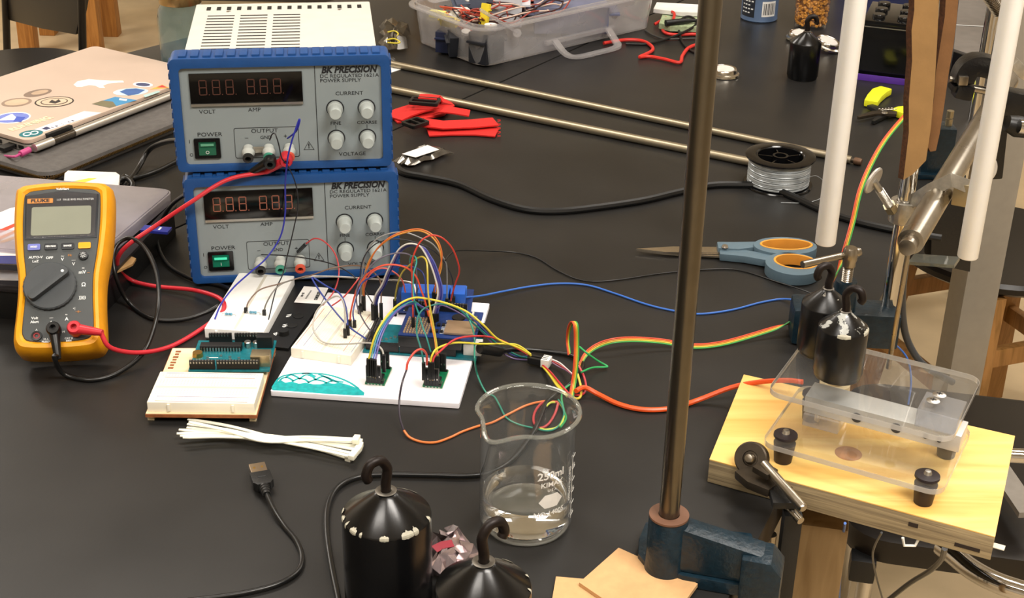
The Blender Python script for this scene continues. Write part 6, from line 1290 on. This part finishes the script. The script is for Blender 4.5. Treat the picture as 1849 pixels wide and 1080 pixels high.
def servo(label, c, s, m_, rz, tilt=0, lab=None, cat='servo', name='servo_motor', shaft=True):
    t = thing(name, label, cat, M.Translation(V(c)) @ M.Rotation(rz, 4, 'Z') @ M.Rotation(tilt, 4, 'X'))
    MB().box((0, 0, 0), s).build('case', m_, t, bevel=.0008); MB().box((0, 0, s[2] * .22), (s[0] * 1.3, s[1] * .96, s[2] * .07)).build('mounting_ears', m_, t, bevel=.0003)
    if shaft: MB().cyl((s[0] * .22, 0, s[2] / 2), (s[0] * .22, 0, s[2] * .62), s[1] * .3, n=16).build('output_shaft', WHITEP, t)
    if lab: mb = MB(); mb.text(lab, s[1] * .5, at((0, 0, s[2] / 2 + .0002)) if not shaft else up(0, -s[1] / 2 - .0002, 0), .00008, bold=.0002); mb.build('lettering', INK, t, smooth=False)
    return t
navy = mat('servo_navy', '#20263f', .4); syel = mat('servo_yellow', '#e0c830', .45); sgry = mat('servo_black', '#22242a', .4)
def inb(x, y, z): return BXT @ V((x, y, z))
servo('navy servo block lying in the near left corner of the clear box', inb(.012, .095, .0190), (.040, .026, .030), navy, 1.3)
servo('dark servo block standing at the near corner of the clear box', inb(.024, .022, .0260), (.046, .030, .044), sgry, 1.0)
servo('black servo leaning beside the navy one in the clear box', inb(.008, .062, .0220), (.034, .022, .032), sgry, .2, .3)
servo('dark grey servo on top at the back of the clear box', inb(.060, .120, .0560), (.028, .020, .018), mat('servo_slate', '#454c5c', .4), .3, .4)
servo('slate servo on top in the middle back of the clear box', inb(.075, .100, .0600), (.030, .020, .018), mat('servo_slate', '#454c5c', .4), -.5, -.3)
servo('yellow labelled packet standing upright among the red wires', inb(.045, .052, .0600), (.013, .006, .030), syel, -.55, -.25, 'TOWER', 'packet', 'yellow_packet', False)
servo('yellow labelled packet lying against the near wall of the clear box', inb(.006, .085, .0480), (.026, .011, .012), syel, -.55, .3, 'TOWER', 'packet', 'yellow_packet', False)
servo('pale yellow packet at the left end of the clear box', inb(.012, .120, .0500), (.024, .010, .010), mat('pale_yellow', '#e6dc7c', .5), -.4, 0, None, 'packet', 'yellow_packet', False)
servo('black box in the far right end of the clear box', inb(bl_ * .60, .105, .0400), (.070, .045, .040), BLACKG, .0, 0, None, 'box', 'black_box', False)
servo('grey blue block in the far right of the clear box', inb(bl_ * .62, .050, .0300), (.110, .050, .040), mat('slate_block', '#6a6e86', .5), .05, 0, None, 'box', 'grey_box', False)
servo('white block among the wires in the clear box', inb(.045, .110, .0400), (.026, .020, .030), WHITEP, .6, .2, None, 'block', 'white_block', False)
servo('pale inner tray standing in the middle of the clear box', inb(bl_ * .34, .118, .0420), (.085, .040, .045), mat('pale_tray', '#c9cbd2', .3), .0, 0, None, 'tray', 'inner_tray', False)
rnd = random.Random(11)
for k, (h, lab) in enumerate((('#8f3226', 'dark red servo wires trailing along the clear box'), ('#3a2320', 'brown servo wires trailing along the clear box'), ('#c4503f', 'bright red servo wires in the clear box'), ('#b9543f', 'coral servo wires tangled at the left of the clear box'), ('#20202a', 'black servo wires tangled in the clear box'), ('#d0b8a8', 'pale pink servo wires in the clear box'))):
    t = thing('servo_wires', lab, 'wire', inb(.02, .05, .03)); mb = MB()
    for j in range(5):
        if k in (3, 4): pts = [inb(rnd.uniform(.0, .07), rnd.uniform(.02, .13), rnd.uniform(.012, .062)) for _ in range(6)]
        else: y0 = rnd.uniform(.04, .12); pts = [inb(.03 + i * .028, y0 + rnd.uniform(-.018, .018), rnd.uniform(.042, .060)) for i in range(7)]
        mb.tube(catmull(pts, 5), .0011, 6)
    mb.build('strands', wc(h), t, world=True)['kind'] = 'stuff'
# hanging inner lid edge standing in the box
t = thing('folded_lid', 'clear lid of the storage box leaning up behind the servos', 'lid', inb(.0, .13, .06)); mb = MB(BXT)
mb.prism(rrect(bl_ * .95, .12, .02, 5, bl_ * .5, .06), 0, .0018, M.Translation(V((0, .145, .058))) @ M.Rotation(R(62), 4, 'X')); mb.build('panel', milky, t, world=True)
# yellow wires in bag left of the box
crumple('clear_bag', 'clear plastic bag with yellow wires left of the storage box', 'bag', [(690, 92), (735, 90), (738, 50), (690, 46)], .004, thin('bag_film', '#d8d2c8', .10, '#b0a898', .10), .012, 8, 3)
bwire('yellow wire curled in the clear bag left of the storage box', '#cdbb3a', [(700, 58, .018), (712, 56, .02), (719, 61, .02), (715, 68, .018)], .0011)
bwire('yellow wire lower in the clear bag behind the power supply', '#cdbb3a', [(698, 72, .018), (712, 70, .02), (722, 76, .018), (716, 78, .018), (700, 77, .018)], .0011)
# beige cup
p = P(770, 16, 0); t = thing('paper_cup', 'beige cup at the top edge behind the storage box', 'cup', (p.x, p.y, 0)); MB().lathe([(0, .002), (.019, .001), (.020, .004), (.024, .09), (.025, .0905), (.0235, .0905), (.019, .006), (0, .005)], 40).build('body', mat('beige_cup', '#d3ab74', .5), t)

# ------------------------------------------------------------------ things at the far end of the bench
p = P(1370, 33, 0); t = thing('blue_can', 'pale blue tin can with barcode label at the top edge', 'can', (p.x, p.y, 0)); cr = .0285
MB().lathe([(0, .001), (cr * .97, .0), (cr * 1.02, .002), (cr, .004), (cr, .100), (cr * 1.02, .102), (0, .102)], 48).build('body', mat('can_blue', '#5d7394', .4, .3), t)
def curved(t, name, r, a0, a1, z0, z1, m_, n=10, parent=None):
    vs = []; fs = []
    for k in range(n + 1):
        a = a0 + (a1 - a0) * k / n; vs += [V((r * math.cos(a), r * math.sin(a), z0)), V((r * math.cos(a), r * math.sin(a), z1))]
    fs = [(2 * k, 2 * k + 2, 2 * k + 3, 2 * k + 1) for k in range(n)]; return MB().add(vs, fs).build(name, m_, parent or t)
curved(t, 'dark_label', cr + .0002, R(-168), R(-115), .008, .095, mat('can_dark', '#20242c', .5)); lb_ = curved(t, 'barcode_panel', cr + .0003, R(-92), R(-45), .010, .034, mat('label_paper', '#e8e6e2', .5))
k = 0; a = -88
while a < -49: w_ = 1 + (k * 7 % 3) * .8; curved(t, 'bar', cr + .0005, R(a), R(a + w_), .013, .031, INK, 1, lb_); a += w_ + 1.4 + (k * 5 % 2); k += 1
mb = MB()
for z in (.016, .022, .028, .036, .044): mb.lathe([(cr + .0004, z), (cr + .0004, z + .0018)], 48)
T2_ = None
cyl_t = MB(); cyl_t.text('PAINT', .010, M.Identity(4), .00004, bold=.0002)
for i, q_ in enumerate(cyl_t.v): a = R(-140) + q_.x / cr; cyl_t.v[i] = V(((cr + .0005) * math.cos(a), (cr + .0005) * math.sin(a), .030 + q_.y))
cyl_t = MB()
for j, z in enumerate((.014, .020, .026, .032)):
    for i in range(3 + j % 2): a = R(-160 + i * 11); cyl_t.add([V(((cr + .0006) * math.cos(a + e), (cr + .0006) * math.sin(a + e), z + zz)) for e, zz in ((0, 0), (.13, 0), (.13, .002), (0, .002))], [(0, 1, 2, 3)])
cyl_t.build('small_print', WINK, t, smooth=False)
p = P(1463, 47, 0); t = thing('corn_glass', 'clear glass jar filled with popcorn kernels', 'jar', (p.x, p.y, 0)); jr_ = .0265
MB().lathe([(0, .0005), (jr_ * .93, .0), (jr_ * .95, .003), (jr_ * 1.1, .11), (jr_ * 1.06, .11), (jr_ * .91, .004), (0, .003)], 48).build('glass', thin('thin_glass', '#ffffff', .02), t)
mb = MB(); rnd = random.Random(5)
for k in range(700):
    a = rnd.uniform(-PI, PI) ; z = rnd.uniform(.006, .085); r_ = jr_ * (.84 + z * 1.2) * (1 if k < 600 else rnd.random()); c = V((r_ * math.cos(a), r_ * math.sin(a), z)); d = V((rnd.uniform(-1, 1), rnd.uniform(-1, 1), rnd.uniform(-1, 1)))
    mb.lathe([(0, -.0034), (.0016, -.0022), (.0028, .0006), (.0020, .0026), (0, .0032)], 6, c, d)
o = mb.build('kernels', mat('corn', '#c98a35', .4, var=.3, scale=250), t); o['kind'] = 'stuff'
MB().lathe([(0, .005), (jr_ * .80, .005), (jr_ * .88, .08), (0, .082)], 24).build('kernel_core', mat('corn_shade', '#8a5a20', .7), t)
def lid(label, px, py, r, tilt, z=0.0):
    p = P(px, py, z); t = thing('tin_lid', label, 'lid', at((p.x, p.y, z)) @ M.Rotation(tilt[0], 4, 'X') @ M.Rotation(tilt[1], 4, 'Y'), 'round tin lids')
    MB().lathe([(0, .0015), (r * .96, .0015), (r, .0), (r * 1.03, .001), (r, .0035), (r * .86, .005), (r * .82, .0095), (r * .78, .0105), (r * .72, .0095), (0, .0090)], 40).build('disc', mat('tin_bright', '#b9b2a6', .22, 1.0), t)
    MB().lathe([(0, .0108), (r * .62, .0104), (r * .66, .0090)], 36).build('paper_insert', mat('insert', '#cfcac4', .5), t)
lid('tin lid with white insert lying right of the tall steel rod', 1307, 136, .0215, (0, 0))
lid('tin lid lying left behind the small black weight', 1445, 70, .0215, (0, 0), .002)
lid('tin lid tilted on edge right of the small black weight', 1492, 84, .0215, (R(8), R(16)), .006)
# battery in purple tray
A = P(1548, 136, .004); B = P(1640, 147, .004); ex = (B - A); ex.z = 0; ex.normalize(); BT_ = frame_mat(A, ex); bwid = .068
t = thing('battery', 'black lead acid battery with six round vent caps', 'battery', BT_ @ M.Translation(V((0, 0, .0005))))
MB().box((bwid / 2, .050, .037), (bwid, .100, .074)).build('case', BLACKG, t, bevel=.0015); MB().box((bwid / 2, .050, .0765), (bwid + .003, .103, .005)).build('lid', BLACKG, t, bevel=.0010)
for i in range(3):
    for j in range(2): MB().lathe([(0, .0056), (.0080, .0054), (.0088, .0040), (.0088, 0)], 24, (.017 + j * .034, .018 + i * .032, .0790)).build('vent_cap', BLACKG, t)
MB().box((bwid / 2, -.0003, .070), (bwid * .96, .0006, .0012)).build('trim_line', SILV, t)
t = thing('purple_tray', 'purple plastic tray under the black battery', 'tray', BT_ @ M.Translation(V((0, 0, -.004))))
mb = MB(); ring_prism(mb, rrect(.082, .116, .005, 4, bwid / 2 - .001, .050), rrect(.078, .112, .004, 4, bwid / 2 - .001, .050), 0, .009); mb.prism(rrect(.079, .113, .004, 4, bwid / 2 - .001, .050), .0, .003); mb.build('tray', mat('purple', '#54318f', .4), t, bevel=.0006)
p = P(1612, 18, 0); t = thing('blue_box', 'bright blue plastic box behind the battery', 'box', (p.x, p.y + .13, 0)); MB().box((0, 0, .04), (.11, .09, .08)).build('body', mat('bright_blue', '#1b3fae', .4), t, bevel=.003); MB().box((0, 0, .0825), (.114, .094, .005)).build('lid', mat('bright_blue', '#1b3fae', .4), t, bevel=.001)
# wire strippers
t = thing('wire_strippers', 'yellow handled wire strippers lying open beside the ribbon cable', 'wire strippers', P(1590, 200, 0))
sy = mat('stripper_yellow', '#dede2a', .4)
MB().strip([P(1572, 188, .006), P(1578, 178, .006), P(1588, 168, .006), P(1600, 163, .006)], [.018, .019, .021, .018], .009).build('handle', sy, t, world=True, bevel=.0025)
MB().strip([P(1618, 206, .006), P(1630, 202, .006), P(1660, 199, .006)], [.020, .021, .020], .009).build('handle', sy, t, world=True, bevel=.0025)
MB().strip([P(1570, 192, .005), P(1590, 200, .005), P(1600, 206, .005), P(1576, 221, .004)], [.010, .016, .012, .004], .005).build('jaw', BLACKP, t, world=True, bevel=.0008)
MB().strip([P(1619, 206, .008), P(1600, 204, .008), P(1578, 205, .008), P(1549, 213, .006)], [.012, .016, .010, .004], .004).build('jaw', mat('dark_iron', '#4c443a', .42), t, world=True, bevel=.0008)
MB().lathe([(0, .0022), (.0034, .0018), (.0040, 0)], 16, P(1597, 204, .0105)).build('pivot', SILV, t, world=True)
mb = MB(); mb.tube([P(1588, 198, .011) + V((.0028 * math.cos(k * .8), .0028 * math.sin(k * .8), 0)) + (P(1616, 196, .011) - P(1588, 198, .011)) * (k / 40) for k in range(41)], .0005, 5); mb.build('spring', STEEL, t, world=True)
# red and black leads, papers
bwire('red rubber lead bending sharply in front of the storage box', '#c92f28', [(1090, 78, .003), (1130, 72, .003), (1160, 74, .003), (1176, 83, .003), (1178, 91, .003), (1166, 98, .003), (1155, 103, .003), (1172, 102, .003), (1200, 107, .003), (1227, 113, .003), (1232, 101, .003), (1243, 87, .003), (1262, 80, .003), (1290, 80, .003)], .0026, 'red_lead')
bwire('red rubber lead curving right of the storage box', '#c92f28', [(1182, 44, .003), (1196, 36, .008), (1203, 32, .010), (1200, 40, .006), (1196, 52, .003), (1203, 60, .003), (1225, 63, .003), (1255, 62, .003), (1280, 68, .003)], .0024, 'red_lead')
bwire('red rubber lead hooked over the green circuit board', '#c92f28', [(1185, 20, .014), (1205, 20, .016), (1217, 24, .018), (1216, 36, .014)], .0024, 'red_lead')
bwire('black cable looping in front of the green circuit board', '#121212', [(1130, 79, .002), (1170, 79, .002), (1205, 70, .003), (1235, 58, .008), (1256, 45, .012), (1252, 33, .014), (1240, 30, .014), (1228, 38, .010), (1226, 55, .005), (1232, 75, .003), (1245, 90, .002), (1265, 98, .002), (1290, 100, .002)], .0019, 'black_cable')
bwire('grey black cable crossing below the loop toward the steel rod', '#3a3836', [(1165, 55, .002), (1180, 64, .002), (1200, 70, .002), (1230, 70, .002), (1270, 69, .002), (1300, 70, .002)], .0015, 'black_cable')
t = thing('alligator_clip', 'black insulated probe lying on the green circuit board', 'probe', P(1225, 40, .012)); MB().tube([P(1202, 42, .016), P(1235, 38, .017), P(1255, 37, .017), P(1272, 36, .017)], [.0052, .0046, .0025, .0018], 12).build('body', BLACKP, t, world=True)
flat('green_circuit_board', 'pale green circuit board lying under white papers near the top edge', 'circuit board', [(1190, 42), (1198, 22), (1300, 24), (1300, 50), (1210, 47)], .004, .008, mat('pale_green', '#9fae8a', .5, var=.3, scale=200), part='board')
flat('paper_stack', 'white papers on the green circuit board at the top edge', 'paper', [(1180, 16), (1186, 4), (1300, 10), (1300, 24), (1230, 22)], .0135, .006, mat('plain_paper', '#e2dfda', .6))
# far right: grey case, tubes, black clamps
t = flat('grey_case', 'dark grey case with a black lower edge beyond the cardboard strips', 'case', [(1722, 88), (1774, 106), (1796, 10), (1800, -30), (1735, -30)], .004, .030, mat('case_grey', '#6e6862', .6), part='shell')
q = [P(x, y, .0345) for x, y in ((1722, 44), (1790, 46))]; MB().strip([P(1727, 45, .0347), P(1788, 48, .0347)], .002, .0004).build('lid_joint', WINK, t, world=True)
e0, e1_ = P(1722, 90, .034), P(1775, 108, .034); MB().strip([V((e0.x, e0.y - .004, .018)), V((e1_.x, e1_.y - .004, .018))], .030, .004, side=V((0, 0, 1))).build('black_edge', BLACKP, t, world=True, bevel=.001)
flat('white_strip', 'thin white strip in front of the dark grey case', 'strip', [(1722, 104), (1730, 102), (1762, 110), (1758, 114)], 0, .003, WHITEP)
t = thing('curved_tube', 'bent chrome tube rising right of the dark grey case', 'tube', P(1780, 118, 0)); MB().tube(catmull([P(1779, 120, .005), PY(1786, 80, 1.98), PY(1795, 40, 1.98), PY(1803, 5, 1.98), PY(1805, -30, 1.98)], 5), .0052, 14).build('tube', CHROME, t, world=True)
t = thing('ribbed_hose', 'ribbed metal flexible hose at the top right corner', 'hose', PY(1800, 10, 1.7)); mb = MB(); a, b = PY(1782, -12, 1.6), PY(1806, 24, 1.6)
for k in range(14): mb.lathe([(.0060, 0), (.0078, .0012), (.0060, .0024)], 18, a.lerp(b, k / 14), b - a)
mb.tube([a, b], .0058, 14); mb.build('hose', STEEL, t, world=True)
ck = mat('cast_black', '#121213', .3, bump=.3, bscale=300)
yc = 1.50
t = thing('black_c_clamp', 'black cast C clamp with threaded screw right of the cardboard strips', 'clamp', PY(1740, 150, yc))
MB().strip(catmull([PY(1734, 162, yc), PY(1738, 140, yc), PY(1748, 122, yc), PY(1765, 116, yc), PY(1790, 122, yc), PY(1812, 135, yc)], 4), .022, .020, side=V((0, 0, 1))).build('frame', ck, t, world=True, bevel=.003)
MB().strip([PY(1724, 160, yc - .004), PY(1740, 164, yc - .004), PY(1754, 166, yc - .004)], .016, .020, side=V((0, 0, 1))).build('jaw', ck, t, world=True, bevel=.003)
MB().cyl(PY(1714, 143, yc), PY(1732, 145, yc), .0036, n=14).build('screw', STEEL, t, world=True); MB(frame_mat(PY(1738, 144, yc - .012), (1, 0, 0))).box((0, 0, 0), (.010, .010, .010)).build('square_nut', STEEL, t, world=True, bevel=.001)
MB().cyl(PY(1750, 158, yc), PY(1790, 166, yc), .0044, n=14).build('screw', STEEL, t, world=True)
t = thing('support_rod', 'upright chrome rod behind the black C clamp', 'rod', P(1757, 225, 0)); b = P(1757, 215, 0); MB().cyl(b, V((b.x, b.y, .34)), .0065, n=20).build('rod', CHROME, t, world=True)
t = thing('stand_clamp', 'dark teal cast clamp partly hidden behind the cardboard strips', 'clamp', P(1682, 312, 0)); b = P(1682, 312, 0)
MB().box((b.x, b.y, .030), (.036, .03, .060)).build('body', cast_m, t, world=True, bevel=.004); MB().box((b.x + .004, b.y + .002, .0035), (.060, .05, .006)).build('foot', cast_m, t, world=True, bevel=.002)
for z in (.064, .074): MB().cyl((b.x + .010, b.y - .002, z - .004), (b.x + .010, b.y - .002, z + .004), .0042, n=12).build('screw', mat('brass_block', '#a89c80', .35, .9), t, world=True)
t = thing('black_post_clamp', 'black cast clamp with rubber capped lever at the right edge', 'clamp', PY(1820, 200, 1.45))
MB().strip([PY(1812, 175, 1.42), PY(1806, 235, 1.42), PY(1797, 320, 1.42)], .012, .014, side=V((1, 0, 0))).build('frame', ck, t, world=True, bevel=.003)
MB().strip([PY(1800, 178, 1.42), PY(1830, 185, 1.42), PY(1870, 190, 1.42)], .026, .022, side=V((0, 0, 1))).build('arm', ck, t, world=True, bevel=.003)
MB().tube([PY(1818, 222, 1.36), PY(1835, 228, 1.36), PY(1862, 232, 1.36)], [.008, .011, .010], 16).build('rubber_cap', BLACKP, t, world=True); MB().cyl(PY(1840, 228, 1.345), PY(1870, 232, 1.345), .0070, n=14).build('pin', CHROME, t, world=True)
MB().strip([PY(1828, 112, 1.42), PY(1846, 130, 1.42), PY(1862, 138, 1.42)], .012, .012).build('silver_jaw', castal, t, world=True, bevel=.002)
t = thing('black_bracket', 'black bracket between the steel rod and the right white tube', 'bracket', PY(1720, 430, 1.42))
poly = [(1697, 372), (1715, 352), (1765, 350), (1757, 430), (1752, 492), (1680, 476), (1682, 420)]
q = [PY(x, y, 1.42) for x, y in poly]; n = len(q); MB().add(q + [a + V((0, .03, 0)) for a in q], [tuple(range(n)), tuple(range(2 * n - 1, n - 1, -1))] + [(i, (i + 1) % n, n + (i + 1) % n, n + i) for i in range(n)]).build('plate', ck, t, world=True, bevel=.002)
t = thing('clear_strip', 'clear acrylic strip jutting out below the steel rod', 'strip', PY(1690, 470, 1.10)); MB().strip([PY(1646, 468, 1.12), PY(1728, 474, 1.10)], .016, .003, side=V((.1, 1, 0))).build('strip', thin('tinted_acrylic', '#c9cec8', .2, '#b9bdb8'), t, world=True)
# hanging cables by the pole
t = thing('hanging_cable', 'grey black cable hanging down right of the thin steel rod', 'cable', PY(1630, 480, 1.25)); MB().tube(catmull([PY(1636, 470, 1.22), PY(1630, 520, 1.23), PY(1630, 570, 1.235), PY(1637, 610, 1.24), PY(1655, 645, 1.24), PY(1680, 668, 1.24), PY(1720, 690, 1.25)], 6), .0036, 10).build('sheath', mat('slate_cable', '#35383c', .35), t, world=True)
t = thing('loose_wire', 'thin blue wire hanging behind the top clear plate', 'wire', PY(1615, 625, 1.22)); MB().tube(catmull([PY(1608, 618, 1.2), PY(1625, 630, 1.22), PY(1640, 652, 1.22), PY(1645, 690, 1.22), PY(1640, 730, 1.22)], 6), .0010, 8).build('sheath', wc('#3566b8'), t, world=True)

# ------------------------------------------------------------------ under and beyond the bench, lower right
def leggy(name, label, px, py, z, w, d, m_, rz):
    p = P(px, py, z); t = thing(name, label, 'post', at((p.x, p.y, FLOORZ), rz)); MB().box((0, 0, (z - FLOORZ) / 2), (w, d, z - FLOORZ)).build('shaft', m_, t, bevel=.004); return p
leggy('oak_leg', 'square oak leg standing on the floor under the plywood board', 1480, 925, -.035, .046, .040, wood('oak_leg_wood', '#a68a62', '#876b45', 4, .5, (12, 12, 1.5)), R(-12))
t = thing('black_chair', 'black chair with chrome tube frame standing on the floor at lower right', 'chair', P(1690, 960, -.62)); zc_ = -.50
a, b = P(1535, 975, zc_), P(1860, 1020, zc_); d = (b - a).normalized(); T = frame_mat(V((a.x, a.y, zc_)), d); Lc = (b - a).length
MB(T).prism(rrect(.50, .42, .06, 5, .24, .20), -.025, .012).build('seat', mat('black_seat', '#17120e', .35), t, world=True, bevel=.010)
MB(T).box((.02, -.005, -.035), (.034, .03, .035)).build('front_foot', BLACKP, t, world=True, bevel=.006)
tb = catmull([P(1700, 985, -.40), P(1720, 1000, -.40), P(1755, 1028, -.40), P(1800, 1052, -.40), P(1860, 1072, -.40)], 6); MB().tube(tb, .0125, 16).build('chrome_arm', CHROME, t, world=True)
MB().tube([P(1822, 822, -.25), P(1900, 826, -.25)], .0085, 14).build('chrome_bar', CHROME, t, world=True)
MB().strip([P(1800, 842, -.45), P(1860, 930, -.45)], .030, .008).build('grey_strap', mat('grey_strap', '#8c857c', .6), t, world=True)
for (x, y) in ((.03, .03), (.45, .03), (.03, .37), (.45, .37)):
    c = T @ V((x, y, -.02)); MB().cyl(V((c.x, c.y, FLOORZ)), c, .011, n=14).build('leg', CHROME, t, world=True)
t = thing('hanging_wire', 'thin blue wire hanging down beside the oak leg', 'wire', P(1524, 948, -.03)); MB().tube(catmull([P(1526, 945, .0), P(1522, 970, -.06), P(1520, 1010, -.12), P(1516, 1060, -.2), P(1514, 1110, -.28)], 6), .0011, 8).build('sheath', wc('#3566b8'), t, world=True)
t = thing('hanging_wire', 'thin black wire hanging under the middle of the board', 'wire', P(1585, 970, -.03)); MB().tube(catmull([P(1592, 962, .0), P(1580, 985, -.05), P(1576, 1005, -.08), P(1582, 1040, -.14), P(1596, 1090, -.22)], 6), .0009, 8).build('sheath', BLK, t, world=True)
t = thing('hanging_wire', 'heavier black cable slanting down left under the board', 'wire', P(1700, 1000, -.03)); MB().tube(catmull([P(1706, 990, .0), P(1700, 1010, -.05), P(1680, 1030, -.09), P(1640, 1055, -.14), P(1590, 1095, -.2)], 6), .0022, 8).build('sheath', BLK, t, world=True)
